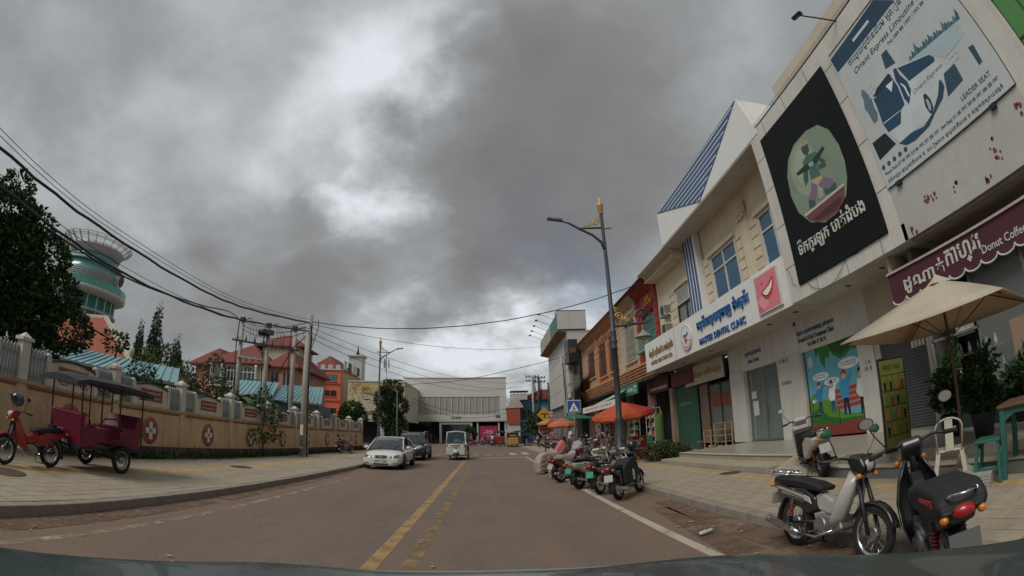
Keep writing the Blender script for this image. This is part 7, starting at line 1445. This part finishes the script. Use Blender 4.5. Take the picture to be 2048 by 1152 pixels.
covered('grey dust covered motorcycle behind the maroon one', (2.5, 15.6, 0), R(42), cov, 1); covered('pinkish dust covered motorcycle with a red print at the far end of the row', (2.25, 17.9, 0), R(40), cov2, 2, covr)
# ================================================================ FAR TRAFFIC: one prototype each, then copies
far_p = [motorbike('p', (0, -400, 0), 0, c1, c2, kind=kd, lite=True) for c1, c2, kd in ((prd, pw, 'under'), (pbk, pw, 'scooter'), (ppk, ppk, 'scooter'), (pbl, pw, 'under'))]
FG = 'motorcycles around the far junction'
spots = [(-2.6, 66, 0, 2, 'pink scooter leftmost in the cluster before the store'), (-1.9, 62, 160, 0, 'red motorcycle crossing in front of the store entrance'), (-.7, 67, 20, 2, 'pink motorcycle just left of the sale poster'), (.6, 62.4, 90, 1, 'black scooter ridden away by a white shirted rider'), (.2, 69, 175, 0, 'red motorcycle below the sale poster'), (1.0, 68, 10, 3, 'blue motorcycle right of the sale poster'), (-3.6, 70, 30, 1, 'dark scooter parked left by the store columns'), (-4.6, 71, 150, 3, 'blue motorcycle by the store entrance frame'),
         (4.6, 51, 20, 3, 'motorcycle parked at the end of the right pavement'), (5.2, 47, 15, 0, 'red motorcycle parked under the trees at the right corner'), (5.4, 44, 25, 1, 'black and white scooter parked by the right corner'), (5.3, 41, 20, 2, 'pink scooter parked left of the stop sign'), (5.5, 38, 30, 1, 'white fronted scooter parked behind the stop sign'), (6.6, 52.2, 10, 0, 'red motorcycle beside the dark bushy tree'), (7.4, 49, 100, 3, 'motorcycle against the white clad building')]
used_p = set()
for x, y, a, k, lb in spots:
    o = far_p[k] if k not in used_p else copy_tree(far_p[k]); used_p.add(k)
    o.location = (x, y, K if x > 3.8 and y < 53 else -.004); o.rotation_euler = (-.08, 0, R(a)); tag(o, lb, 'motorcycle', FG)
# ================================================================ CARS
def car(label, loc, rz, kind, bm, plate_m, name='parked_car'):
    t = thing(name, label, 'car', loc, rz)   # x forward, front axle region at x = L/2
    su = kind == 'suv'; Lc = 4.75; w = .93 if su else .92; H_ = 1.72 if su else 1.44; b = .62 if not su else .8   # belt
    gz = .17 if not su else .26
    st_ = [(-2.36, .8, gz + .18, b + .2), (-2.28, .88, gz + .08, b + .34 if not su else b + .25), (-1.7, w, gz, b + .37 if not su else b + .28), (-1.0, w + .005, gz, b + .3), (0, w + .01, gz, b + .28), (.85, w, gz, b + .26), (1.35, w - .01, gz, b + .22), (1.85, w - .02, gz + .0, b + .14), (2.15, w - .06, gz + .0, b + .07), (2.32, w - .13, gz + .0, b - .0), (2.4, w - .22, gz + .03, b - .1)]
    rings = []
    for x, ww, z0, z1 in st_:
        h = z1 - z0; half = [(0, z0), (ww * .7, z0), (ww * .96, z0 + h * .12), (ww, z0 + h * .4), (ww * .985, z0 + h * .68), (ww * .93, z0 + h * .9), (ww * .72, z1), (0, z1 + .03)]
        rings.append([(x, y, z) for y, z in half] + [(x, -y, z) for y, z in half[-2:0:-1]])
    bo = MB().loft(rings).out('body', bm, t, sub=2, smooth=True)
    from mathutils.bvhtree import BVHTree
    dg = bpy.context.evaluated_depsgraph_get(); bv = BVHTree.FromObject(bo, dg)
    def patch(name, m, pts, off=.006, par=None):
        """a lamp, grille or intake laid on the nose, outline in (y, z)"""
        cy_, cz_ = sum(p[0] for p in pts) / len(pts), sum(p[1] for p in pts) / len(pts); g = MB(); g.smooth = True; vs = []; fs = []; n = len(pts) * 3
        fine = [(pts[i][0] + (pts[(i + 1) % len(pts)][0] - pts[i][0]) * k / 3, pts[i][1] + (pts[(i + 1) % len(pts)][1] - pts[i][1]) * k / 3) for i in range(len(pts)) for k in range(3)]
        for lv_ in range(5):
            f = lv_ / 4 * .999 + .001
            for y, z in fine:
                yy, z2 = cy_ + (y - cy_) * f, cz_ + (z - cz_) * f; h = bv.ray_cast(Vector((4, yy, z2)), Vector((-1, 0, 0))); vs.append(((h[0].x if h[0] else 2.0) + (off if lv_ < 4 else -.01), yy, z2))
        for lv_ in range(4): fs += [(lv_ * n + k, lv_ * n + (k + 1) % n, (lv_ + 1) * n + (k + 1) % n, (lv_ + 1) * n + k) for k in range(n)]
        g.add(vs, fs); return g.out(name, m, par or t)
    zb = b + .3; cab = ([(-2.0, zb + .0, .7), (-1.75, zb + .25, .72), (-1.1, H_ - .06, .66), (-.3, H_, .66), (.25, H_ - .03, .66), (.55, H_ - .16, .68), (1.28, zb - .03, .78)] if not su else [(-2.3, zb - .02, .78), (-2.15, zb + .5, .74), (-1.9, H_ - .05, .7), (-.6, H_, .7), (.15, H_ - .03, .7), (.45, H_ - .16, .72), (1.2, zb - .03, .82)])
    rings = []
    for x, z, ww in cab:
        lo = zb - .1; rings.append([(x, ww + .1 * (1 - (z - lo) / (H_ - lo)), lo), (x, ww + .05, (z + lo) / 2), (x, ww - .0, z - .03), (x, ww * .7, z), (x, 0, z + .015), (x, -ww * .7, z), (x, -ww, z - .03), (x, -ww - .05, (z + lo) / 2), (x, -ww - .1 * (1 - (z - lo) / (H_ - lo)), lo)])
    MB().loft(rings).out('windows', glass, t)
    rc = [c for c in cab if c[1] > H_ - .12]
    rr__ = [[(x, ww + .015, z - .05), (x, ww * .85, z + .012), (x, 0, z + .035), (x, -ww * .85, z + .012), (x, -ww - .015, z - .05), (x, 0, z - .06)] for x, z, ww in rc]; MB().loft(rr__).out('roof', bm, t, bevel=.01)
    for s in (-1, 1):
        p = [Vector((x, s * (ww + .02), z - .015)) for x, z, ww in cab]
        MB().tube([(cab[-1][0] + .08, s * (cab[-1][2] + .06), zb - .07), p[-2], p[-3]], [.028, .03, .02], 8).out('front_pillar', bm, t); MB().tube([(cab[0][0] + .05, s * (cab[0][2] + .06), zb - .05), p[1], p[2]], [.05, .06, .02], 8).out('rear_pillar', bm, t)
        MB().bar((-.35, s * (.78 if not su else .82), zb - .03), (-.4, s * (.7 if not su else .74), H_ - .04), .07, .04).out('door_pillar', black_m, t)
        MB().ell((.85, s * (w + .08), zb + .03), (.07, .12, .085), 12, 8).out('mirror', bm, t)
        for hx_ in (-.75, .25): MB().cbox((hx_, s * (w + .008), b + .12), (.2, .03, .03)).out('door_handle', bm if not su else chrome, t)
        MB().tube([(.75, s * (w + .005), gz + .1), (.85, s * (w + .01), zb - .15), (.82, s * (w - .02), zb - .05)], .005, 4).tube([(-.32, s * (w + .012), gz + .1), (-.32, s * (w + .012), zb - .08)], .005, 4).tube([(-1.25, s * (w + .01), gz + .25), (-1.2, s * (w + .012), zb - .08)], .005, 4).out('door_seam', black_m, t)
        for ax in (1.42, -1.4):
            rw__ = .33 if not su else .37; MB().lathe((ax, s * (w - .1), rw__ + .01), [(rw__ + .035, -.09 if s > 0 else .09), (rw__ + .035, .1 * s)], 24, axis='y').out('wheel_arch', black_m, t)
            o = wheel(t, 'wheel', ax, rw__, .11, y=s * (w - .045), hub=.06, alloy=True, lite=False); o.scale = (1, 1, 1); MB().lathe((ax, s * (w - .02), rw__), [(rw__ - .12, 0), (rw__ - .14, s * .02)], 20, axis='y').out('wheel_disc', dark_steel, o)
        if not su:
            patch('headlight', mat('smoked_lens', (.07, .07, .075), .12, .1, 4, 0, spec=.9), [(s * .8, .7), (s * .6, .66), (s * .5, .57), (s * .62, .5), (s * .82, .54)], .012)
            patch('inner_light', MATS['smoked_lens'], [(s * .48, .62), (s * .4, .62), (s * .38, .54), (s * .44, .5), (s * .49, .54)], .012); patch('bumper_intake', black_m, [(s * .76, .32), (s * .5, .31), (s * .5, .26), (s * .76, .27)], .004)
        else:
            patch('headlight', clear_lens, [(s * .84, .96), (s * .55, .88), (s * .4, .82), (s * .5, .75), (s * .84, .8)], .014); patch('light_trim', chrome, [(s * .4, .76), (s * .84, .76), (s * .84, .72), (s * .4, .72)], .016)
            MB().tube([(-1.9, s * .66, H_ + .03), (-1.7, s * .68, H_ + .07), (-.1, s * .68, H_ + .07), (.15, s * .67, H_ + .02)], .018, 6).out('roof_rail', chrome, t); MB().cbox((0, s * (w + .03), gz + .08), (2.0, .14, .05)).out('side_step', dark_steel, t); MB().lathe((2.28, s * .6, .5), [(.07, 0), (.07, .06)], 12, axis='x').out('fog_lamp', chrome, t)
    if not su:
        gm_ = mat('dark_chrome_grille', (.03, .02, .05), .3, .1, 5, 0, metal=.5); g = patch('grille', gm_, [(-.33, .64), (0, .655), (.33, .64), (.24, .49), (-.24, .49)], .012); X0 = bv.ray_cast(Vector((4, 0, .57)), Vector((-1, 0, 0)))[0].x
        for k in range(4): MB().box(X0 + .0, X0 + .022, -.27 + k * -.01, .27 + k * .01, .515 + k * .028, .522 + k * .028).out('grille_bar', chrome, g)
        MB().tube([(X0 + .028, .075 * cos(k * pi / 10), .575 + .05 * sin(k * pi / 10)) for k in range(21)], .009, 6).tube([(X0 + .028, -.01, .61), (X0 + .028, .03, .56), (X0 + .028, -.045, .555)], .009, 5).out('oval_emblem', chrome, g)
        patch('lower_intake', black_m, [(-.42, .3), (.42, .3), (.4, .22), (-.4, .22)], .004); MB().box(X0 - .03, X0 + .03, -.27, .27, .33, .44).out('number_plate', plate_m, t); MB().box(2.2, X0 - .02, -.74, .74, .155, .18).out('lip', mat('maroon_lip', (.1, .03, .08), .5), t)
    else:
        X0 = bv.ray_cast(Vector((4, 0, .7)), Vector((-1, 0, 0)))[0].x; g = patch('grille', chrome, [(-.36, .84), (.36, .84), (.3, .68), (-.3, .68)], .014); [MB().box(X0 - .05, X0 + .03, -.3, .3, .7 + k * .05, .71 + k * .05).out('grille_bar', black_m, g) for k in range(4)]
        patch('lower_grille', black_m, [(-.58, .6), (.58, .6), (.5, .38), (-.5, .38)], .005); MB().box(X0 - .1, X0 + .02, -.5, .5, .3, .34).out('skid_plate', chrome, t); MB().box(X0 - .02, X0 + .03, -.26, .26, .56, .66).out('number_plate', plate_m, t)
        MB().box(.95, 1.0, -.1, .1, 0, 0.01)
    for s in (-.35, .35): MB().tube([(1.26, s, zb + .0), (1.0, s + .25, zb + .16)], .008, 4).out('wiper', black_m, t)
    return t
gpm = mat('greyed_plate', (.3, .27, .29), .7, .05, 3, 0)
car('white sedan with dark grille parked facing the camera at the far side kerb', (-4.68, 22.15, 0), R(-90 + 1), 'sedan', paint('car_white', (.6, .62, .55)), gpm)
car('black high riding car with chrome grille parked behind the white sedan', (-4.75, 29.6, 0), R(-90), 'suv', paint('car_black', (.014, .016, .022)), gpm)
car('small red car showing past the end of the tan wall', (-14.5, 47, 0), R(-60), 'sedan', paint('car_red', (.35, .02, .02)), gpm)
# ================================================================ THREE-WHEELERS
def auto(label, loc, rz, bm, rear=None):
    t = thing('auto_rickshaw', label, 'auto rickshaw', loc, rz)       # x forward; origin mid, ground
    def ring(x, w_, z0, z1): return [(x, -w_, z0), (x, -w_ * 1.03, (z0 + z1) / 2), (x, -w_ * .94, z1), (x, 0, z1 + .02), (x, w_ * .94, z1), (x, w_ * 1.03, (z0 + z1) / 2), (x, w_, z0), (x, 0, z0 - .03)]
    MB().loft([ring(.9, .64, .32, .98), ring(1.12, .62, .3, 1.0), ring(1.26, .52, .34, .97)]).out('front_panel', bm, t, bevel=.04)
    MB().prism([(1.22, -.55, 1.0), (1.22, .55, 1.0), (1.02, .5, 1.72), (1.02, -.5, 1.72)], (-.02, 0, 0)).out('windscreen', mat('windscreen_tint', (.02, .05, .05), .06, 0, 1, 0, spec=.8, alpha=.55), t)
    g = MB(); g.tube([(1.22, -.6, .98), (1.0, -.55, 1.74), (.97, 0, 1.8), (1.0, .55, 1.74), (1.22, .6, .98), (1.26, 0, .98), (1.22, -.6, .98)], .045, 8); g.out('windscreen_frame', bm, t)
    MB().loft([[(x, y * w_, z + dz) for y, z in ((-1, -.12), (-.97, 0), (-.6, .06), (0, .09), (.6, .06), (.97, 0), (1, -.12))] for x, w_, z, dz in ((.98, .58, 1.76, 0), (.3, .64, 1.83, .0), (-.8, .66, 1.83, 0), (-1.2, .62, 1.76, 0))], closed=False, cap=False).out('canopy', mat('black_canopy', (.015, .015, .015), .8, .2, 4, .1), t, fix=False).modifiers.new('s', 'SOLIDIFY').thickness = .03
    MB().box(-1.25, .5, -.64, .64, .35, .5).box(-1.25, -1.2, -.62, .62, .5, 1.15).out('rear_body', bm, t, bevel=.03)
    MB().box(-1.2, -1.17, -.6, .6, 1.15, 1.75).out('rear_curtain', black_m, t); box('rear_seat', mat('brown_seat', (.1, .05, .03), .7, .2, 4, .1), -1.15, -.55, -.55, .55, .5, .85, t, .05); box('driver_seat', MATS['brown_seat'], .1, .5, -.3, .3, .5, .82, t, .04)
    for s in (-1, 1):
        MB().tube([(.45, s * .62, .5), (.4, s * .64, 1.0), (.42, s * .62, 1.76)], .025, 6).tube([(-1.15, s * .63, .5), (-1.15, s * .63, 1.76)], .025, 6).tube([(-.3, s * .64, .45), (-.3, s * .64, 1.8)], .022, 6).out('side_post', black_m, t)
        MB().box(-1.2, -.3, s * .645 - .015, s * .645 + .015, .4, .95).out('side_panel', bm, t, bevel=.02)
        MB().ell((1.22, s * .42, .84), (.06, .1, .075), 14, 8).out('headlight', clear_lens, t); MB().ell((1.14, s * .56, .84), (.06, .06, .06), 10, 6).out('indicator', amber, t); MB().prism([(1.25, s * .12, .9), (1.2, s * .56, .95), (1.2, s * .56, .76), (1.26, s * .12, .84)], (.02, 0, 0)).out('light_surround', black_m, t)
        wheel(t, 'rear_wheel', -.75, .22, .09, y=s * .6, lite=True, alloy=True); MB().tube([(1.1, s * .62, 1.05), (1.15, s * .74, 1.1)], .01, 5).ell((1.14, s * .76, 1.14), (.03, .05, .08), 8, 6).out('mirror', black_m, t)
    wheel(t, 'front_wheel', 1.25, .22, .09, lite=True, alloy=True); MB().ell((1.27, 0, .52), (.16, .17, .14), 14, 8).out('front_mudguard', bm, t); MB().box(1.2, 1.3, -.2, .2, .3, .44).out('bumper', dark_steel, t, bevel=.02); MB().lathe((1.3, 0, .8), [(.06, -.02), (.06, .0)], 12, axis='x').out('badge', dark_steel, t)
    MB().box(.85, 1.15, -.64, .64, .26, .32).box(-1.2, .5, -.66, .66, .28, .34).out('floor_rail', steel, t)
    MB().tube([(.8, 0, .6), (1.0, 0, 1.1)], .02, 6).tube([(.82, -.25, 1.12), (.92, 0, 1.1), (.82, .25, 1.12)], .015, 6).out('steering_bar', dark_steel, t); return t
auto('white three wheeled auto rickshaw driving towards the camera in the oncoming lane', (-1.92, 29.7, 0), R(-90 - 2), paint('rickshaw_white', (.5, .5, .44)))
ay = auto('yellow backed three wheeler driving away at the right side of the far junction', (2.95, 56.3, 0), R(90), paint('rickshaw_yellow', (.5, .24, .03))); box('back_board', MATS['rickshaw_yellow'], -1.3, -1.26, -.62, .62, .35, 1.05, ay, .02)
box('rear_window', chrome, -1.22, -1.2, -.4, .4, 1.3, 1.5, ay)
auto('dark three wheeler waiting behind the white auto rickshaw', (-3.6, 49, 0), R(-80), paint('rickshaw_dark', (.03, .03, .035)))
# ---------------- motorcycle drawn carriages
def remorque(label, loc, rz, cm, lite=False):
    """carriage: x forward, origin under its axle"""
    t = thing('tuk_tuk_carriage', label, 'tuk-tuk', loc, rz); frame = mat('maroon_frame', (.06, .012, .012), .5, .1, 4, 0)
    g = MB(); 
    for y in (-.55, .55): g.bar((-.75, y, .5), (1.2, y, .5), .05)
    g.bar((-.75, -.55, .5), (-.75, .55, .5), .05).bar((1.2, -.55, .5), (1.2, .55, .5), .05).bar((0, -.62, .3), (0, .62, .3), .05).bar((1.2, 0, .5), (2.0, 0, .72), .05).bar((-.8, -.5, .42), (-.8, .5, .42), .1, .14); g.out('chassis', dark_steel, t)
    box('floor_board', dark_steel, -.75, 1.2, -.58, .58, .5, .54, t)
    side('rear_seat_body', cm, [(-.72, .5), (-.86, 1.28), (-.7, 1.3), (-.55, .98), (-.05, .92), (-.02, .56)], 1.16, t, bev=.03); side('front_seat_body', cm, [(1.15, .5), (1.25, 1.2), (1.12, 1.22), (1.02, .95), (.68, .92), (.68, .6)], 1.16, t, bev=.03)
    box('rear_cushion', mat('maroon_cushion', (.16, .012, .035), .7, .15, 4, .1), -.62, -.08, -.5, .5, .9, 1.0, t, .03); box('front_cushion', MATS['maroon_cushion'], .7, 1.05, -.5, .5, .9, 1.0, t, .03)
    if not lite:
        for s in (-1, 1):
            g = MB()
            for k in range(14): g.box(1.06 - k * .0, 1.14, s * .585, s * .592, .96, 1.18) if k == 0 else g.box(-.78 + k * .05, -.76 + k * .05, s * .585, s * .595, .62, .66)
            g.out('seat_trim', mat('trim_pink', (.4, .05, .15), .6), t)
            MB().tube([(-.05, s * .57, .95), (.0, s * .58, 1.12), (.15, s * .58, 1.18), (.5, s * .58, 1.16), (.66, s * .57, 1.0)], .018, 6).out('arm_rail', frame, t); MB().box(.0, .3, s * .59 - .012, s * .59 + .012, .56, .74).out('step_panel', cm, t)
    for x in (-.8, .0, .6, 1.22):
        for s in (-1, 1): MB().bar((x, s * .57, .52 if abs(x) > .7 else .95), (x, s * .57, 1.9), .028).out('post', frame, t)
    rf = mat('canopy_grey', (.03, .032, .04), .75, .15, 2, .08)
    g = MB().loft([[(x, y * .75, z + dz) for y, z in ((-1, 1.82), (-1, 1.9), (-.5, 1.98), (0, 2.0), (.5, 1.98), (1, 1.9), (1, 1.82), (0, 1.85))] for x, dz in ((-1.0, -.06), (-.7, .0), (.2, .03), (1.2, .0), (1.55, -.08))]); g.out('canopy_roof', rf, t)
    g = MB()
    for s in (-1, 1):
        for c in (-.6, .1, .8): g.tube([(c - .2, s * .72, 1.84), (c - .1, s * .72, 1.72), (c + .1, s * .72, 1.72), (c + .2, s * .72, 1.84)], .014, 5)
    g.out('roof_scallop', rf, t)
    for s in (-1, 1): wheel(t, 'wheel', 0, .3, .1, y=s * .66, lite=lite, alloy=False, hub=.07); MB().box(-.36, .36, s * .66 - .08, s * .66 + .08, .62, .64).out('mudguard', dark_steel, t)
    MB().box(-.84, -.82, -.2, .2, .42, .56).out('number_plate', gpm, t); return t
crim = mat('crimson_vinyl', (.14, .01, .032), .5, .12, 2, .05)
remorque('crimson tuk-tuk carriage with dark canopy parked on the pavement by the tan wall', (-8.65, 8.0, .15), R(-90), crim)
tb = motorbike('bright red motorcycle hitched to the crimson tuk-tuk carriage', (-8.65, 6.36, .15), R(-90), prd, prd, lean=0); MB().bar((-.1, 0, .75), (-.1, 0, .86), .2, .2).out('hitch', dark_steel, tb)
remorque('red far tuk-tuk carriage left of the yellow backed three wheeler', (1.5, 60, 0), R(90), paint('far_carriage_red', (.35, .03, .03)), True)
motorbike('motorcycle pulling the red far tuk-tuk carriage', (1.5, 61.6, 0), R(90), prd, pbk, lite=True, lean=0)
remorque('dark far tuk-tuk carriage standing at the right corner', (4.2, 60, 0), R(60), mat('carriage_green', (.03, .07, .05), .6), True)
# ================================================================ PEOPLE
shirtm = lambda n, c: mat('cloth_' + n, c, .85, .12, 5, .1)
def person(label, loc, rz, pose, shirt, trousers, sleeves=.5, scale=1.0, hair=True, cap=None):
    """one continuous skinned body; joints in metres, facing +x"""
    if pose == 'stand': J = dict(pel=(0, 0, .95), spi=(.0, 0, 1.12), che=(0, 0, 1.32), nek=(0, 0, 1.47), hed=(.02, 0, 1.6), shl=(0, .17, 1.4), ell=(-.03, .22, 1.13), wrl=(.06, .2, .9), shr=(0, -.17, 1.4), elr=(-.03, -.22, 1.13), wrr=(.1, -.18, .92), hil=(0, .09, .9), knl=(.03, .1, .5), anl=(0, .1, .08), tol=(.14, .11, .03), hir=(0, -.09, .9), knr=(.03, -.1, .5), anr=(-.03, -.1, .08), tor=(.11, -.11, .03))
    elif pose == 'ride': J = dict(pel=(0, 0, .88), spi=(.02, 0, 1.04), che=(.06, 0, 1.24), nek=(.08, 0, 1.39), hed=(.11, 0, 1.52), shl=(.06, .17, 1.32), ell=(.22, .25, 1.12), wrl=(.44, .3, 1.02), shr=(.06, -.17, 1.32), elr=(.22, -.25, 1.12), wrr=(.44, -.3, 1.02), hil=(.03, .1, .84), knl=(.4, .19, .78), anl=(.34, .2, .36), tol=(.47, .2, .31), hir=(.03, -.1, .84), knr=(.4, -.19, .78), anr=(.34, -.2, .36), tor=(.47, -.2, .31))
    elif pose == 'sit': J = dict(pel=(0, 0, .5), spi=(-.02, 0, .67), che=(.02, 0, .88), nek=(.05, 0, 1.03), hed=(.09, 0, 1.16), shl=(.02, .17, .96), ell=(.12, .22, .72), wrl=(.32, .14, .62), shr=(.02, -.17, .96), elr=(.12, -.22, .72), wrr=(.33, -.12, .63), hil=(.03, .09, .47), knl=(.42, .13, .48), anl=(.42, .13, .09), tol=(.55, .14, .04), hir=(.03, -.09, .47), knr=(.42, -.13, .48), anr=(.4, -.13, .09), tor=(.53, -.14, .04))
    else: J = dict(pel=(0, 0, .82), spi=(-.14, 0, .9), che=(-.33, 0, 1.0), nek=(-.47, 0, 1.08), hed=(-.58, 0, 1.15), shl=(-.4, .17, 1.02), ell=(-.2, .24, .92), wrl=(.02, .1, .98), shr=(-.4, -.17, 1.02), elr=(-.2, -.24, .9), wrr=(.02, -.1, .97), hil=(.05, .1, .8), knl=(.45, .14, .95), anl=(.75, .12, .98), tol=(.8, .13, 1.1), hir=(.05, -.1, .8), knr=(.42, -.15, .9), anr=(.72, -.13, .95), tor=(.78, -.14, 1.07))
    E_ = [('pel', 'spi'), ('spi', 'che'), ('che', 'nek'), ('nek', 'hed'), ('che', 'shl'), ('shl', 'ell'), ('ell', 'wrl'), ('che', 'shr'), ('shr', 'elr'), ('elr', 'wrr'), ('pel', 'hil'), ('hil', 'knl'), ('knl', 'anl'), ('anl', 'tol'), ('pel', 'hir'), ('hir', 'knr'), ('knr', 'anr'), ('anr', 'tor')]
    rad = dict(pel=(.13, .1), spi=(.13, .1), che=(.15, .11), nek=(.055, .055), hed=(.07, .07), sh=(.065, .06), el=(.043, .043), wr=(.028, .028), hi=(.09, .09), kn=(.06, .06), an=(.042, .042), to=(.04, .03))
    names = list(J); idx = {k: i for i, k in enumerate(names)}
    me = bpy.data.meshes.new('body'); me.from_pydata([J[k] for k in names], [(idx[a], idx[b]) for a, b in E_], []); o = bpy.data.objects.new('body', me); col.objects.link(o)
    sk_ = o.modifiers.new('k', 'SKIN'); sk_.use_smooth_shade = True
    for i, k in enumerate(names): me.skin_vertices[0].data[i].radius = rad.get(k) or rad[k[:2]]; me.skin_vertices[0].data[i].use_root = (k == 'pel')
    ss = o.modifiers.new('s', 'SUBSURF'); ss.levels = ss.render_levels = 1
    dg = bpy.context.evaluated_depsgraph_get(); m2 = bpy.data.meshes.new_from_object(o.evaluated_get(dg)); bpy.data.objects.remove(o)
    g = MB(); g.smooth = True
    def near(p, a, b): a, b = Vector(J[a]), Vector(J[b]); d = b - a; u = max(0, min(1, (p - a).dot(d) / d.dot(d))); return (p - a - d * u).length, u
    for p in m2.polygons:
        c = p.center; best = min(((near(c, a, b), a, b) for a, b in E_), key=lambda q: q[0][0]); (dd, u), a, b = best
        g.m.append(1 if b[:2] in ('kn', 'an', 'hi') else (3 if b[:2] == 'to' else (0 if (b[:2] == 'wr' and sleeves < 1) or (b[:2] == 'el' and u > sleeves) or b == 'hed' or (b == 'nek' and u > .75) else 2))); g.f.append(list(p.vertices)); g.sm.append(True)
    g.v = [tuple(v.co) for v in m2.vertices]
    H0 = Vector(J['hed']); up_ = (H0 - Vector(J['nek'])).normalized() if pose == 'lie' else Vector((0, 0, 1)); g.mi = 0
    hc = H0 + up_ * .05; g.ell(hc, (.095, .078, .12), 16, 12); g.ell(hc + Vector((.098, 0, -.01)), (.018, .014, .024), 8, 6)
    for s in (-1, 1): g.ell(hc + Vector((0, s * .08, 0)), (.018, .01, .03), 8, 6); g.mi = 3; g.ell(hc + Vector((.085, s * .03, .018)), (.01, .012, .007), 8, 5); g.mi = 0
    g.mi = 4; g.ell(hc + Vector((.086, 0, -.055)), (.009, .024, .007), 8, 5); g.mi = 0
    for w_, e_ in (('wrl', 'ell'), ('wrr', 'elr')):
        a = Vector(J[w_]); d = (a - Vector(J[e_])).normalized(); sd = d.cross(Vector((0, 0, 1))).normalized(); nn = sd.cross(d); s = 1 if w_ == 'wrl' else -1
        g.tube([a - d * .02, a + d * .05, a + d * .09], [.03, .036, .034], 8)
        for k, ln in enumerate((.06, .075, .07, .052)): q = a + d * .08 + sd * (.024 - .016 * k) * 1.0; g.tube([q, q + d * ln * .5 - nn * .008, q + d * ln - nn * .03], [.009, .009, .007], 5)
        g.tube([a + d * .02 + sd * .028 * s, a + d * .06 + sd * .055 * s - nn * .01, a + d * .085 + sd * .05 * s - nn * .025], [.011, .01, .008], 5)
    root = thing('person', label, 'person', loc, rz); root.scale = (scale,) * 3
    ob = g.out('body', [skin_m, trousers, shirt, black_m, mat('lip_brown', (.18, .06, .05), .6)], root, fix=False)
    if hair and not cap: MB().ell(hc + Vector((-.02, 0, .035)), (.1, .088, .105), 14, 10).out('hair', hair_m, root)
    if cap: MB().ell(hc + Vector((-.005, 0, .03)), (.125, .11, .125), 16, 10).out('helmet', cap, root)
    return root
W_ = shirtm('white', (.55, .55, .53)); Lq = shirtm('lilac', (.36, .24, .3)); Dk = shirtm('dark', (.03, .03, .04)); Pk = shirtm('pink', (.5, .16, .24)); Bl = shirtm('blue', (.08, .14, .26)); Br = shirtm('brown', (.12, .07, .05)); Gn = shirtm('olive', (.1, .1, .06))
person('driver seated at the bars inside the white auto rickshaw', (-1.9, 29.3, .28), R(-92), 'sit', W_, Dk)
person('rider in a white shirt riding away from the camera by the sale poster', (.6, 62.6, 0), R(90), 'ride', W_, Dk, cap=pbk); person('rider in pink on the red motorcycle crossing before the store entrance', (-2.15, 62.1, 0), R(160), 'ride', Pk, Dk, cap=ppk)
person('rider in a light shirt and white helmet right of the sale poster', (1.2, 68.05, 0), R(10), 'ride', Gn, Dk, cap=pw); person('man in dark clothes riding the pink scooter left of the poster', (-.5, 67.1, 0), R(20), 'ride', Dk, Bl, cap=prd)
person('person in a dark shirt sitting on a stool past the lamp post, head bowed', (5.35, 20.6, .15), R(-120), 'sit', Dk, Br); person('person in brown sitting between the covered motorcycles and the lamp post', (4.75, 18.2, .15), R(-150), 'sit', Br, Dk); person('vendor in a pale shirt standing under the coral parasol', (5.2, 29.2, .15), R(200), 'stand', W_, Dk)
person('man in blue standing beside the far goods rack', (8.8, 36.2, .15), R(190), 'stand', Bl, Dk); person('shopper in pink walking at the end of the right pavement', (5.9, 42.5, .15), R(250), 'stand', Pk, Bl)
motorbike('dark motorcycle with a striped cover standing on the verge by the tan wall', (-9.7, 29.6, .14), R(70), pmr, Lq, lean=.1); person('person in a lilac shirt lying back on the motorcycle by the tan wall', (-9.55, 29.9, .14), R(70), 'lie', Lq, mat('striped_cloth', (.2, .15, .17), .9, .5, 14, 0))
for x, y, lb in ((5.35, 20.6, 'low blue plastic stool under the person in the dark shirt'), (4.75, 18.2, 'low red plastic stool under the person in brown')):
    stool((x, y, .15), .4, lb, mat('plastic_' + ('blue' if x > 5 else 'red'), (.05, .1, .3) if x > 5 else (.4, .03, .03), .5), .3, .42)
# ================================================================ OWN CAR: bonnet and windscreen foot
t = thing('car_bonnet', 'dark green grey bonnet of the car the view is taken from', 'car', (0, .9, 1.2))
hood_m = mat('bonnet_paint', (.035, .05, .052), .3, .12, 3, 0, coat=.35, stain=.25, stain_c=(.09, .1, .095), spec=.35)
edge = [(-1.26, .68), (-1.17, .78), (-1.0, 1.0), (-.85, 1.14), (-.69, 1.25), (-.5, 1.31), (-.36, 1.335), (-.1, 1.36), (.1, 1.36), (.33, 1.33), (.46, 1.29), (.6, 1.25), (.72, 1.16), (.85, 1.0), (.97, .8), (1.03, .7), (1.09, .58), (1.15, .5)]
rows = []
for u in (0, .03, .08, .2, .4, .65, 1.0):
    rows.append([(x * (1 - .05 * u), y - (y - .1) * u, 1.205 - (.03 * (1 - u * 12) ** 2 if u < .08 else 0) + .02 * u + (.012 if abs(abs(x) - .62) < .16 else 0) - .012 * x * x) for x, y in edge])
n = len(edge); g = MB(); g.smooth = True; g.add([p for r_ in rows for p in r_], [(i * n + k, i * n + k + 1, (i + 1) * n + k + 1, (i + 1) * n + k) for i in range(len(rows) - 1) for k in range(n - 1)])
o = g.out('bonnet_panel', hood_m, None, fix=False, sub=2); o.parent = t; o.location = (0, -.9, -1.2)
o = MB().tube([(x, y + .003, 1.178 - .012 * x * x) for x, y in edge], .004, 6).out('bonnet_edge', mat('painted_edge_highlight', (.2, .24, .24), .25, .05, 3, 0, coat=.5), t); o.location = (0, -.9, -1.2)  # thin paler tube: the highlight along the bonnet edge, put in as colour
